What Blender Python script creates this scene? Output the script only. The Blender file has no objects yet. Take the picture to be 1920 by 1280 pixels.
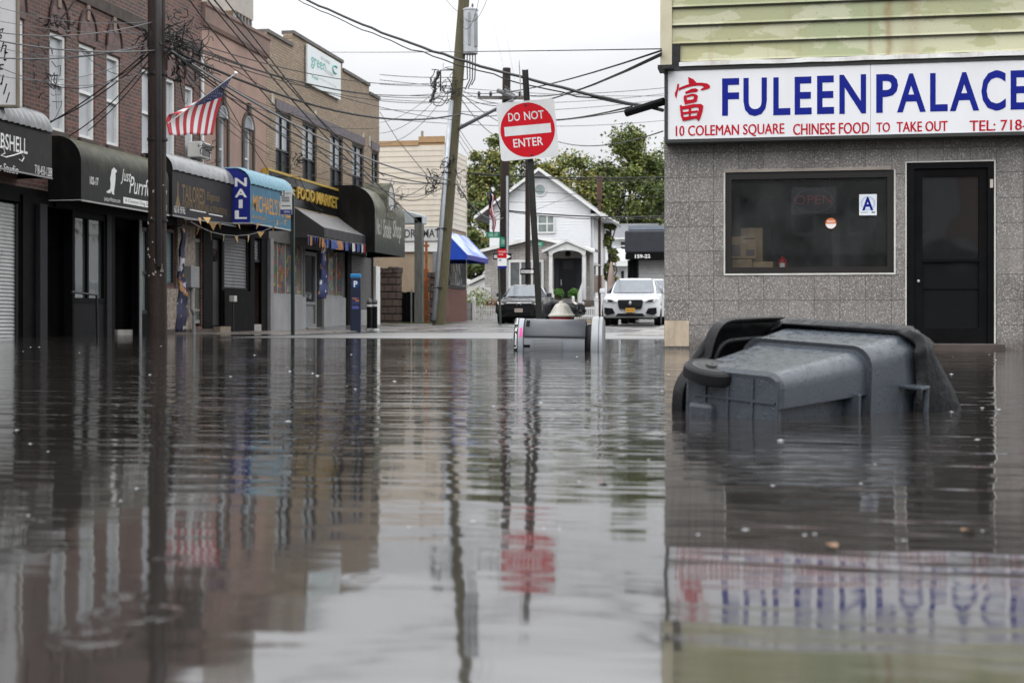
import bpy, bmesh, math, random
from mathutils import Vector, Matrix
R = math.radians
sc = bpy.context.scene
col = sc.collection
# ------------------------------------------------------------------ camera, sky, sun, exposure
F, CX, HY, CAMZ, YAW = 2667.0, 960.0, 599.0, 0.36, R(10.4)
cam_d = bpy.data.cameras.new("camera")
cam = bpy.data.objects.new("camera", cam_d); col.objects.link(cam)
cam.location = (0, 0, CAMZ); cam.rotation_euler = (R(90), 0, YAW)
cam_d.sensor_width = 36; cam_d.lens = 50.0; cam_d.shift_y = -41 / 1920
cam_d.clip_start = 0.05; cam_d.clip_end = 2000
cam_d.dof.use_dof = True; cam_d.dof.focus_distance = 13.0; cam_d.dof.aperture_fstop = 5.0
sc.camera = cam
SUN_EL, SUN_ROT = R(52), R(200)
w = bpy.data.worlds.new("World"); sc.world = w; w.use_nodes = True
nt = w.node_tree; nd = nt.nodes; ln = nt.links; nd.clear()
wo = nd.new("ShaderNodeOutputWorld"); bg = nd.new("ShaderNodeBackground"); bg.inputs[1].default_value = 0.1
sky = nd.new("ShaderNodeTexSky"); sky.sky_type = 'NISHITA'; sky.sun_disc = False
sky.sun_elevation = SUN_EL; sky.sun_rotation = SUN_ROT
geo = nd.new("ShaderNodeTexCoord"); sep = nd.new("ShaderNodeSeparateXYZ"); ln.new(geo.outputs['Generated'], sep.inputs[0])
def wm_(op, a, b):
    x = nd.new("ShaderNodeMath"); x.operation = op
    for i, v in enumerate((a, b)):
        if isinstance(v, bpy.types.NodeSocket): ln.new(v, x.inputs[i])
        else: x.inputs[i].default_value = v
    return x.outputs[0]
rs = nd.new("ShaderNodeMapRange"); rs.interpolation_type = 'SMOOTHSTEP'; rs.inputs[1].default_value = .16; rs.inputs[2].default_value = .46; rs.inputs[4].default_value = 16.5; ln.new(sep.outputs[2], rs.inputs[0])
ramp_o = wm_('ADD', wm_('ADD', wm_('MULTIPLY', wm_('MAXIMUM', sep.outputs[2], 0.0), 8.5), 7.8), rs.outputs[0])   # overcast: brighter towards the zenith
mp = nd.new("ShaderNodeMapping"); mp.inputs['Scale'].default_value = (2.2, 2.2, 7.0); ln.new(geo.outputs['Generated'], mp.inputs[0])
cn = nd.new("ShaderNodeTexNoise"); cn.inputs['Scale'].default_value = 1.6; cn.inputs['Detail'].default_value = 5; ln.new(mp.outputs[0], cn.inputs[0])
cr = nd.new("ShaderNodeMapRange"); cr.inputs[1].default_value = .3; cr.inputs[2].default_value = .7; cr.inputs[3].default_value = .84; cr.inputs[4].default_value = 1.12
ln.new(cn.outputs[0], cr.inputs[0])
mul = nd.new("ShaderNodeMath"); mul.operation = 'MULTIPLY'; ln.new(ramp_o, mul.inputs[0]); ln.new(cr.outputs[0], mul.inputs[1])
hs = nd.new("ShaderNodeCombineColor")
for i, k in enumerate((.985, .995, 1.02)):
    m_ = nd.new("ShaderNodeMath"); m_.operation = 'MULTIPLY'; m_.inputs[1].default_value = k; ln.new(mul.outputs[0], m_.inputs[0]); ln.new(m_.outputs[0], hs.inputs[i])
mixw = nd.new("ShaderNodeMix"); mixw.data_type = 'RGBA'; mixw.inputs[0].default_value = .95
ln.new(sky.outputs[0], mixw.inputs[6]); ln.new(hs.outputs[0], mixw.inputs[7]); ln.new(mixw.outputs[2], bg.inputs[0]); ln.new(bg.outputs[0], wo.inputs[0])
sd = bpy.data.lights.new("sun", 'SUN'); sd.energy = 0.6; sd.angle = R(40); sd.color = (1, .97, .93)
so = bpy.data.objects.new("sun", sd); col.objects.link(so)
so.rotation_euler = (R(90) - SUN_EL, 0, R(180) - SUN_ROT)
vs = sc.view_settings; vs.view_transform = 'Standard'; vs.look = 'None'; vs.exposure = 0.0; vs.gamma = 1.0; vs.use_curve_mapping = False
sc.cycles.max_bounces = 8; sc.cycles.transparent_max_bounces = 12
sc.cycles.caustics_reflective = False; sc.cycles.caustics_refractive = False

# ------------------------------------------------------------------ measuring helpers: a point of the photo on a known real plane
_c, _s = math.cos(YAW), math.sin(YAW)
def ray(px, py):
    a = (px - CX) / F
    return Vector((a * _c - _s, a * _s + _c, (HY - py) / F))
def at_d(px, py, d): r = ray(px, py); return Vector((r.x * d, r.y * d, CAMZ + r.z * d))
def at_X(px, py, X): r = ray(px, py); return at_d(px, py, X / r.x)
def at_Y(px, py, Y): r = ray(px, py); return at_d(px, py, Y / r.y)

# ------------------------------------------------------------------ object helpers
def props(o, label=None, cat=None, group=None, kind=None):
    if label: o['label'] = label
    if cat: o['category'] = cat
    if group: o['group'] = group
    if kind: o['kind'] = kind
    return o
def thing(name, label, cat, loc=(0, 0, 0), rz=0.0, group=None, rot=None):
    o = bpy.data.objects.new(name, None); col.objects.link(o); o.empty_display_size = .1
    o.location = loc; o.rotation_euler = rot if rot else (0, 0, rz)
    return props(o, label, cat, group)
def wmat(o):
    m = o.matrix_basis.copy()
    while o.parent: o = o.parent; m = o.matrix_basis @ m
    return m
ID = lambda s, n, z: Vector((s, n, z))
class MB:
    """collects shapes into one mesh; T maps local (s, n, z) to a point"""
    def __init__(s, T=ID): s.bm = bmesh.new(); s.T = T; s.mi = 0
    def v(s, p): return s.bm.verts.new(s.T(*p))
    def face(s, pts, mi=None):
        f = s.bm.faces.new([s.v(p) for p in pts]); f.material_index = s.mi if mi is None else mi; return f
    def box(s, a0, a1, b0, b1, c0, c1, mi=None):
        vs = [s.v((a, b, c)) for c in (c0, c1) for b in (b0, b1) for a in (a0, a1)]
        for q in ((0, 1, 3, 2), (4, 6, 7, 5), (0, 4, 5, 1), (2, 3, 7, 6), (0, 2, 6, 4), (1, 5, 7, 3)):
            f = s.bm.faces.new([vs[i] for i in q]); f.material_index = s.mi if mi is None else mi
    def loft(s, rings, close=True, cap=True, mi=None, capmi=None):
        mi = s.mi if mi is None else mi
        vr = [[s.v(p) for p in r] for r in rings]; n = len(vr[0])
        for a, b in zip(vr, vr[1:]):
            for i in range(n if close else n - 1):
                j = (i + 1) % n
                try:
                    f = s.bm.faces.new((a[i], a[j], b[j], b[i])); f.material_index = mi
                except ValueError: pass
        if cap and close:
            for r in (vr[0][::-1], vr[-1]):
                f = s.bm.faces.new(r); f.material_index = mi if capmi is None else capmi
        return vr
    def prism(s, poly, f0, f1, mi=None):
        """poly: list of 2-D pts, f0/f1: map (u, v) -> (s, n, z)"""
        s.loft([[f0(*p) for p in poly], [f1(*p) for p in poly]], mi=mi)
    def tube(s, pts, r, n=8, mi=None, r1=None, cap=True):
        pts = [Vector(p) for p in pts]; rings = []; m = len(pts)
        t0 = (pts[1] - pts[0]).normalized()
        u = t0.orthogonal().normalized()
        for i, p in enumerate(pts):
            t = (pts[min(i + 1, m - 1)] - pts[max(i - 1, 0)]).normalized()
            u = (u - t * u.dot(t)).normalized(); v = t.cross(u)
            rr = r if r1 is None else r + (r1 - r) * i / (m - 1)
            rings.append([tuple(p + (u * math.cos(2 * math.pi * k / n) + v * math.sin(2 * math.pi * k / n)) * rr) for k in range(n)])
        s.loft(rings, mi=mi, cap=cap)
    def lathe(s, prof, o=(0, 0, 0), ax=(0, 0, 1), n=20, mi=None, cap=True):
        ax = Vector(ax).normalized(); u = ax.orthogonal().normalized(); v = ax.cross(u); o = Vector(o)
        s.loft([[tuple(o + ax * h + (u * math.cos(2 * math.pi * k / n) + v * math.sin(2 * math.pi * k / n)) * max(r, .0005)) for k in range(n)] for r, h in prof], mi=mi, cap=cap)
    def build(s, name, mats, parent=None, smooth=False, bevel=0.0, loc=None, local=False, rn=True, solid=0.0, auto=None):
        """mesh coordinates are world unless local; origin goes to the parent, or to loc"""
        if rn: bmesh.ops.recalc_face_normals(s.bm, faces=s.bm.faces[:])
        o = bpy.data.objects.new(name, bpy.data.meshes.new(name)); col.objects.link(o)
        if parent: o.parent = parent
        if not local:
            if parent: s.bm.transform(wmat(parent).inverted())
            elif loc is not None: s.bm.transform(Matrix.Translation(-Vector(loc)))
        if loc is not None and not parent: o.location = loc
        if smooth:
            for f in s.bm.faces: f.smooth = True
        s.bm.to_mesh(o.data); s.bm.free()
        for m in (mats if isinstance(mats, (list, tuple)) else [mats]): o.data.materials.append(m)
        if smooth and auto is not None:
            o.data.set_sharp_from_angle(angle=R(auto))
        if solid: md = o.modifiers.new("thick", 'SOLIDIFY'); md.thickness = solid; md.offset = 0
        if bevel: md = o.modifiers.new("bevel", 'BEVEL'); md.width = bevel; md.segments = 2; md.limit_method = 'ANGLE'; md.angle_limit = R(40)
        return o
def copy_tree(o, parent=None):
    c = o.copy(); col.objects.link(c); c.parent = parent
    for ch in list(o.children): copy_tree(ch, c)
    return c
# facade maps: s along the wall, n outwards, z up
def facX(X): return lambda s, n, z: Vector((X + n, s, z))           # wall facing +X
def facY(Y): return lambda s, n, z: Vector((s, Y - n, z))           # wall facing the camera (-Y)
def cut_wall(mb, s0, s1, z0, z1, holes, depth=.15, ztop=None):
    """front face with openings and their reveals"""
    ss = sorted({s0, s1, *[min(max(h[i], s0), s1) for h in holes for i in (0, 1)]}); zs = sorted({z0, z1, *[min(max(h[i], z0), z1) for h in holes for i in (2, 3)]})
    for a, b in zip(ss, ss[1:]):
        for c, d in zip(zs, zs[1:]):
            m, k = (a + b) / 2, (c + d) / 2
            if any(h[0] < m < h[1] and h[2] < k < h[3] for h in holes): continue
            mb.face([(a, 0, c), (b, 0, c), (b, 0, d), (a, 0, d)])
    for a, b, c, d in [h[:4] for h in holes]:
        for q in ([(a, 0, c), (a, 0, d), (a, -depth, d), (a, -depth, c)], [(b, 0, c), (b, -depth, c), (b, -depth, d), (b, 0, d)],
                  [(a, 0, d), (b, 0, d), (b, -depth, d), (a, -depth, d)], [(a, 0, c), (a, -depth, c), (b, -depth, c), (b, 0, c)]):
            mb.face(q)
# lettering: text turned into mesh, fitted to a width and height, laid on a plane
def text_pts(string, bold=0.0, shear=0.0, spacing=1.0):
    cu = bpy.data.curves.new("t", 'FONT'); cu.body = string; cu.size = 1; cu.offset = bold; cu.shear = shear; cu.resolution_u = 3; cu.space_character = spacing
    ob = bpy.data.objects.new("t", cu); col.objects.link(ob)
    dg = bpy.context.evaluated_depsgraph_get(); dg.update()
    me = bpy.data.meshes.new_from_object(ob.evaluated_get(dg))
    vs = [v.co.copy() for v in me.vertices]; fs = [tuple(p.vertices) for p in me.polygons]
    bpy.data.objects.remove(ob); bpy.data.curves.remove(cu); bpy.data.meshes.remove(me)
    return vs, fs
def letter(mb, string, x0, x1, y0, y1, put, bold=0.0, shear=0.0, spacing=1.0, mi=None, arc=None):
    """fit the string's own bounding box to x0..x1, y0..y1; put(x, y) -> local point"""
    vs, fs = text_pts(string, bold, shear, spacing)
    if not vs: return
    ax, bx = min(v.x for v in vs), max(v.x for v in vs); ay, by = min(v.y for v in vs), max(v.y for v in vs)
    bv = []
    for v in vs:
        x = x0 + (x1 - x0) * (v.x - ax) / (bx - ax or 1); y = y0 + (y1 - y0) * (v.y - ay) / (by - ay or 1)
        bv.append(mb.v(put(x, y)))
    for f in fs:
        try: q = mb.bm.faces.new([bv[i] for i in f]); q.material_index = mb.mi if mi is None else mi
        except ValueError: pass
# ------------------------------------------------------------------ materials
MATS = {}
def nodes(name):
    m = bpy.data.materials.new(name); m.use_nodes = True; n = m.node_tree.nodes; return m, n, m.node_tree.links, n['Principled BSDF']
def mixc(n, l, fac, a, b, mode='MIX'):
    x = n.new("ShaderNodeMix"); x.data_type = 'RGBA'; x.blend_type = mode
    for s_, v_ in ((0, fac), (6, a), (7, b)):
        if isinstance(v_, bpy.types.NodeSocket): l.new(v_, x.inputs[s_])
        elif s_ == 0: x.inputs[0].default_value = v_
        else: x.inputs[s_].default_value = (*v_, 1) if len(v_) == 3 else v_
    return x.outputs[2]
def noise(n, l, vec, scale, detail=3, rough=.55, lo=None, hi=None, stretch=None):
    if stretch:
        mp = n.new("ShaderNodeMapping"); mp.inputs['Scale'].default_value = stretch; l.new(vec, mp.inputs[0]); vec = mp.outputs[0]
    t = n.new("ShaderNodeTexNoise"); t.inputs['Scale'].default_value = scale; t.inputs['Detail'].default_value = detail; t.inputs['Roughness'].default_value = rough
    l.new(vec, t.inputs['Vector'])
    if lo is None: return t.outputs[0]
    r = n.new("ShaderNodeMapRange"); r.inputs[1].default_value = lo; r.inputs[2].default_value = hi; l.new(t.outputs[0], r.inputs[0]); return r.outputs[0]
def bump(n, l, b, h, dist, strength=1.0):
    x = n.new("ShaderNodeBump"); x.inputs['Strength'].default_value = strength; x.inputs['Distance'].default_value = dist; l.new(h, x.inputs['Height']); l.new(x.outputs[0], b.inputs['Normal'])
def M(name, c, rough=.6, metal=0.0, var=.12, vs=4.0, dirt=None, dscale=1.2, damt=.5, bp=0.0, bs=60.0, spec=.3, coat=0.0, world=True, stretch=None, emis=0.0):
    if name in MATS: return MATS[name]
    m, n, l, b = nodes(name)
    tc = n.new("ShaderNodeNewGeometry").outputs['Position'] if world else n.new("ShaderNodeTexCoord").outputs['Object']
    lo = tuple(x * (1 - var) for x in c); hi = tuple(min(1, x * (1 + var)) for x in c)
    colr = mixc(n, l, noise(n, l, tc, vs, 4, .6, .3, .7, stretch), lo, hi)
    if dirt: colr = mixc(n, l, mm(n, l, noise(n, l, tc, dscale, 6, .65, .48, .72, (1, 1, .35)), damt), colr, dirt)
    l.new(colr, b.inputs['Base Color']); b.inputs['Roughness'].default_value = rough; b.inputs['Metallic'].default_value = metal
    b.inputs['Specular IOR Level'].default_value = spec; b.inputs['Coat Weight'].default_value = coat
    if bp: bump(n, l, b, noise(n, l, tc, bs, 3), bp)
    if emis: l.new(colr, b.inputs['Emission Color']); b.inputs['Emission Strength'].default_value = emis
    MATS[name] = m; return m
def mm(n, l, a, k, op='MULTIPLY'):
    x = n.new("ShaderNodeMath"); x.operation = op
    for i, v in enumerate((a, k)):
        if isinstance(v, bpy.types.NodeSocket): l.new(v, x.inputs[i])
        else: x.inputs[i].default_value = v
    return x.outputs[0]
def wallvec(n, l):
    g = n.new("ShaderNodeNewGeometry").outputs['Position']; sp = n.new("ShaderNodeSeparateXYZ"); l.new(g, sp.inputs[0])
    cb = n.new("ShaderNodeCombineXYZ"); l.new(mm(n, l, sp.outputs[0], sp.outputs[1], 'ADD'), cb.inputs[0]); l.new(sp.outputs[2], cb.inputs[1]); return cb.outputs[0], g
def brick(name, c1, c2, mortar, bw=.215, rh=.072, ms=.011, rough=.75, off=.5, bpd=.006, dark=None, spread=.9):
    m, n, l, b = nodes(name); v, g = wallvec(n, l)
    t = n.new("ShaderNodeTexBrick"); t.offset = off; t.inputs['Scale'].default_value = 1; t.inputs['Brick Width'].default_value = bw; t.inputs['Row Height'].default_value = rh
    t.inputs['Mortar Size'].default_value = ms; t.inputs['Mortar Smooth'].default_value = .2; t.inputs['Bias'].default_value = 0
    t.inputs[1].default_value = (*c1, 1); t.inputs[2].default_value = (*c2, 1); t.inputs[3].default_value = (*mortar, 1); l.new(v, t.inputs[0])
    c = mixc(n, l, noise(n, l, g, 1.1, 5, .6, .35, .7), t.outputs[0], dark or tuple(x * .55 for x in c1))
    x = n.new("ShaderNodeMix"); x.data_type = 'RGBA'; x.inputs[0].default_value = .55; l.new(t.outputs[0], x.inputs[6]); l.new(c, x.inputs[7])
    c2_ = mixc(n, l, noise(n, l, g, 9, 4, .7, .3, .75), x.outputs[2], mixc(n, l, .35, x.outputs[2], (.02, .018, .016)))
    l.new(c2_, b.inputs['Base Color']); b.inputs['Roughness'].default_value = rough
    h = mm(n, l, mm(n, l, t.outputs['Fac'], -1.0), mm(n, l, noise(n, l, g, 45, 3), .6), 'ADD'); bump(n, l, b, h, bpd)
    MATS[name] = m; return m
def glass(name, tint=(.02, .022, .024), rough=.04, spec=.6, wob=.0):
    m, n, l, b = nodes(name); b.inputs['Base Color'].default_value = (*tint, 1); b.inputs['Roughness'].default_value = rough; b.inputs['Specular IOR Level'].default_value = spec
    g = n.new("ShaderNodeNewGeometry").outputs['Position']; bump(n, l, b, noise(n, l, g, 1.3, 1), .012 + wob); MATS[name] = m; return m
def pane(name, tint=(.8, .82, .82), ior=1.5):
    m, n, l, b = nodes(name); tr = n.new("ShaderNodeBsdfTransparent"); tr.inputs[0].default_value = (*tint, 1); gl = n.new("ShaderNodeBsdfGlossy"); gl.inputs['Roughness'].default_value = .02
    fr = n.new("ShaderNodeFresnel"); fr.inputs[0].default_value = ior; mx = n.new("ShaderNodeMixShader"); l.new(fr.outputs[0], mx.inputs[0]); l.new(tr.outputs[0], mx.inputs[1]); l.new(gl.outputs[0], mx.inputs[2])
    df = n.new("ShaderNodeBsdfDiffuse"); df.inputs[0].default_value = (.5, .52, .52, 1); dm = n.new("ShaderNodeMixShader"); g = n.new("ShaderNodeNewGeometry").outputs['Position']
    l.new(mm(n, l, noise(n, l, g, 1.6, 5, .6, .3, .75), .075), dm.inputs[0]); l.new(mx.outputs[0], dm.inputs[1]); l.new(df.outputs[0], dm.inputs[2])      # pale diffuse haze painted into the glass to grey its reflection
    l.new(dm.outputs[0], n['Material Output'].inputs[0]); MATS[name] = m; return m
black = M('black_paint', (.006, .006, .0065), .5, var=.3, bp=.002, bs=30, spec=.05)
blackgloss = M('black_gloss', (.006, .0065, .007), .25, var=.2, spec=.12)
white = M('white_paint', (.74, .75, .75), .5, var=.05, dirt=(.45, .43, .4), damt=.35)
whitetrim = M('white_trim', (.7, .71, .7), .5, var=.06, dirt=(.4, .39, .36), damt=.4)
darkmetal = M('dark_metal', (.035, .035, .037), .4, .6)
steel = M('galvanised_steel', (.42, .44, .45), .42, .7, var=.15, vs=14, dirt=(.25, .23, .2), damt=.4)
greypaint = M('grey_paint', (.2, .2, .205), .5, var=.1, dirt=(.1, .095, .09), damt=.5)
cablem = M('cable_black', (.014, .014, .015), .6)
cableg = M('cable_grey', (.17, .17, .175), .5)
concrete = M('concrete', (.3, .29, .27), .75, var=.2, vs=3, dirt=(.16, .15, .14), bp=.004, bs=40)
stonesill = M('brown_sill', (.07, .055, .048), .7, var=.25)
gold = M('gold_letter', (.62, .42, .09), .35, .5)
dullgold = M('dull_gold_print', (.17, .115, .05), .6)
lettw = M('white_letter', (.78, .78, .77), .5, var=.04)
woodpole = M('dark_pole_wood', (.026, .018, .015), .6, spec=.2, var=.4, vs=9, stretch=(6, 6, .5), bp=.01, bs=25)
woodpole2 = M('olive_pole_wood', (.085, .075, .042), .7, var=.35, vs=8, stretch=(8, 8, .4), bp=.01, bs=25)
gdark = glass('dark_window_glass'); gsky = glass('upper_window_glass', (.2, .215, .23), .06, .7, .01); gtoned = glass('sky_toned_glass', (.42, .44, .46), .08, .6, .01)  # last one: pale base colour paints in sky reflection and the brick row's curtains
# ------------------------------------------------------------------ the setting: road, pavements, flood water
def prof(tab, y):
    if y <= tab[0][0]: return tab[0][1]
    for (a, za), (b, zb) in zip(tab, tab[1:]):
        if y <= b: return za + (zb - za) * (y - a) / (b - a)
    return tab[-1][1]
ROADZ = [(-400, .5), (-60, .3), (-25, -.1), (-5, -.42), (22, -.42), (34, -.14), (41, -.015), (44, .05), (48, .15), (55, .19), (66, .33), (90, .4), (400, .6)]
LEFTZ = [(10, -.09), (28, -.05), (33, -.004), (36, .02), (45, .045), (51, .12), (58, .16), (70, .3)]
RIGHTZ = [(10, -.08), (24, -.05), (30, -.006), (33, .02), (40, .08), (47, .17), (56, .24), (70, .34)]
def road_material():
    m, n, l, b = nodes('wet_asphalt'); g = n.new("ShaderNodeNewGeometry").outputs['Position']
    c = mixc(n, l, noise(n, l, g, 1.5, 6, .7, .35, .7), (.055, .054, .053), (.11, .105, .1))
    c = mixc(n, l, noise(n, l, g, 60, 2, .5, .45, .6), c, (.15, .145, .14)); l.new(c, b.inputs['Base Color'])
    r = n.new("ShaderNodeMapRange"); r.inputs[1].default_value = .4; r.inputs[2].default_value = .6; r.inputs[3].default_value = .12; r.inputs[4].default_value = .5
    l.new(noise(n, l, g, .6, 3), r.inputs[0]); l.new(r.outputs[0], b.inputs['Roughness']); bump(n, l, b, noise(n, l, g, 35, 3), .004); return m
mb = MB(); ys = [-400, -60, -25, -5, 22, 28, 34, 38, 41, 44, 48, 52, 55, 60, 66, 75, 90, 150, 400]; xs = [-500, -60, -30, -15, -12, -8, -3.6, -1, 8, 20, 60, 500]
gv = [[mb.v((x, y, prof(ROADZ, y) + (.02 if -11 < x < -4 else 0) + (.25 if abs(x) > 25 else 0))) for x in xs] for y in ys]
for a, b in zip(gv, gv[1:]):
    for i in range(len(xs) - 1): mb.bm.faces.new((a[i], a[i + 1], b[i + 1], b[i]))
props(mb.build('road', road_material()), kind='structure')
def pavement(name, x0, x1, y0, y1, tab, kerb_hi):
    mb = MB(); k = []
    y = y0
    while y <= y1 + .01: k.append(y); y += 1.5
    kx = x1 if kerb_hi else x0
    rings = []
    for y in k:
        z = prof(tab, y); rings.append([(x0, y, -.7), (x0, y, z), (x1, y, z + (0 if kerb_hi else .0)), (x1, y, -.7)])
    mb.loft(rings); props(mb.build(name, pavem, bevel=.02), kind='structure')
def pave_material():
    m, n, l, b = nodes('wet_pavement'); g = n.new("ShaderNodeNewGeometry").outputs['Position']
    t = n.new("ShaderNodeTexBrick"); t.offset = 0; t.inputs['Scale'].default_value = 1; t.inputs['Brick Width'].default_value = 1.5; t.inputs['Row Height'].default_value = 1.5; t.inputs['Mortar Size'].default_value = .012
    t.inputs[1].default_value = (.21, .185, .16, 1); t.inputs[2].default_value = (.17, .155, .14, 1); t.inputs[3].default_value = (.07, .065, .06, 1); l.new(g, t.inputs[0])
    c = mixc(n, l, noise(n, l, g, 1.2, 6, .7, .4, .7), t.outputs[0], (.1, .09, .08)); l.new(c, b.inputs['Base Color'])
    r = n.new("ShaderNodeMapRange"); r.inputs[1].default_value = .4; r.inputs[2].default_value = .6; r.inputs[3].default_value = .14; r.inputs[4].default_value = .45
    l.new(noise(n, l, g, .8, 3), r.inputs[0]); l.new(r.outputs[0], b.inputs['Roughness']); bump(n, l, b, noise(n, l, g, 40, 3), .003); return m
pavem = pave_material()
pavement('left_pavement', -15.3, -12.0, 8, 62, LEFTZ, True)
pavement('right_pavement', -3.5, -1.2, 14, 58, RIGHTZ, False)
RINGS = []
for px_r, py_r, r_r, w_r in ((168, 1195, .036, .014), (255, 1150, .046, .016), (75, 1027, .03, .016), (322, 1046, .016, .012), (235, 1117, .014, .01), (40, 975, .03, .016), (690, 1085, .02, .011)):
    p_ = at_d(px_r, py_r, F * CAMZ / (py_r - HY)); RINGS.append((p_.x, p_.y, r_r, w_r))
def water_material():
    m, n, l, b = nodes('flood_water'); g = n.new("ShaderNodeNewGeometry").outputs['Position']
    c = mixc(n, l, noise(n, l, g, .35, 3, .5, .35, .65), (.015, .0135, .012), (.024, .0215, .0195)); l.new(c, b.inputs['Base Color'])
    b.inputs['IOR'].default_value = 2.0; b.inputs['Specular IOR Level'].default_value = 1.0
    sp = n.new("ShaderNodeSeparateXYZ"); l.new(g, sp.inputs[0])
    def mr(v, a, b_, c_, d):
        r = n.new("ShaderNodeMapRange"); r.interpolation_type = 'SMOOTHSTEP'; r.inputs[1].default_value = a; r.inputs[2].default_value = b_; r.inputs[3].default_value = c_; r.inputs[4].default_value = d; l.new(v, r.inputs[0]); return r.outputs[0]
    near = mr(sp.outputs[1], 1.6, 6.5, .15, 1.0)                       # the water is calmer in the sheltered near part
    patch = noise(n, l, g, .22, 2, .5, .35, .65, (.6, 1, 1)); patch = mm(n, l, mm(n, l, patch, .9), .45, 'ADD')
    # a gust roughens the shallow strip in front of the far pavement
    gust = mm(n, l, mr(sp.outputs[1], 25.0, 28.0, 0, 1), mr(sp.outputs[0], -11.8, -10.2, 0, 1))
    gust = mm(n, l, gust, mr(sp.outputs[1], 37.0, 41.0, 1, .25))
    l.new(mm(n, l, mm(n, l, gust, .3), mm(n, l, mm(n, l, near, -.02), .055, 'ADD'), 'ADD'), b.inputs['Roughness'])
    w1 = noise(n, l, g, 3.4, 3, .5, None, None, (.22, 1, 1)); w2 = noise(n, l, g, 11, 2, .5, None, None, (.3, 1, 1)); w3 = noise(n, l, g, 1.3, 2, .5, None, None, (1.0, .8, 1))
    h = mm(n, l, mm(n, l, w1, .017), mm(n, l, w2, .0068), 'ADD'); h = mm(n, l, h, mm(n, l, near, patch)); h = mm(n, l, h, mm(n, l, w3, .0019), 'ADD')
    gw = noise(n, l, g, 9, 3, .6, None, None, (.6, 1, 1)); h = mm(n, l, h, mm(n, l, mm(n, l, gw, .04), gust), 'ADD')
    for x, y, r0, wd in RINGS:                                          # rings spreading from raindrops
        d = n.new("ShaderNodeVectorMath"); d.operation = 'DISTANCE'; l.new(g, d.inputs[0]); d.inputs[1].default_value = (x, y, 0)
        t = mm(n, l, mm(n, l, d.outputs['Value'], r0, 'SUBTRACT'), wd, 'DIVIDE'); e = mm(n, l, mm(n, l, t, t), -1.0); e = mm(n, l, 2.718, e, 'POWER')
        h = mm(n, l, h, mm(n, l, mm(n, l, e, mm(n, l, mm(n, l, t, 2.4), 0, 'COSINE')), .00026), 'ADD')
    bump(n, l, b, h, 1.0); return m
mb = MB(); mb.face([(-60, -45, 0), (60, -45, 0), (60, 60, 0), (-60, 60, 0)])
props(mb.build('flood_water', water_material()), kind='structure')
# raindrop splashes: little crowns and beads standing on the water
rnd = random.Random(5); mb = MB()
for i in range(100):
    y = 2.4 + 26 * rnd.random() ** 1.6; r = ray(rnd.uniform(-40, 1950), 700); x = r.x * y / r.y
    if y > 17 and x > -1.3: continue
    k = rnd.uniform(.3, .75) * (.5 if y < 4 else .8 if y < 8 else 1.0)
    mb.lathe([(.02 * k, .0), (.017 * k, .003 * k), (.009 * k, .0015), (.004 * k, .003 * k), (.002 * k, .007 * k), (.0005, .009 * k)], (x, y, -.0005), n=7, cap=False)
    if rnd.random() < .12: mb.lathe([(.0005, -.003 * k), (.003 * k, 0), (.0005, .003 * k)], (x + .01, y, .016 * k), n=6, cap=False)
props(mb.build('rain_splashes', M('splash_water', (.2, .21, .22), .1, spec=1.0), smooth=True), 'tiny white splashes where raindrops hit the flooded street', 'rain splashes', kind='stuff')

# a few fallen leaves drifting on the flood
lf = M('wet_leaf', (.14, .07, .03), .4, var=.4, vs=20)
for i, (px_l, py_l, wh) in enumerate(((1560, 1026, 'below the grey bin'), (1815, 998, 'below the reflected door'), (1582, 722, 'against the grey bin'), (655, 726, 'far out in the middle of the water'), (1130, 905, 'between the litter basket and the grey bin'))):
    p_ = at_d(px_l, py_l, F * CAMZ / (py_l - HY)); rnd_ = random.Random(i); a_ = rnd_.uniform(0, 6); ca_, sa_ = math.cos(a_), math.sin(a_); k_ = min(1.2, .34 + p_.y * .09)
    mb = MB(lambda s, n, z: Vector((p_.x + (s * ca_ - n * sa_) * k_, p_.y + (s * sa_ + n * ca_) * k_, .003 + z * k_)))
    mb.loft([[(-.03 + .06 * u, w_ * (.016 * math.sin(math.pi * min(1, u * .95 + .03)) + (.003 if q % 2 else 0)), .004 * abs(w_) + .003 * math.sin(u * 5)) for w_ in (-1, 0, 1)] for q, u in enumerate([k / 8 for k in range(9)])], close=False)
    props(mb.build('floating_leaf', lf, loc=(p_.x, p_.y, .003), smooth=True), 'small wet orange brown leaf floating ' + wh, 'leaf', 'fallen leaves on the water')
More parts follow.
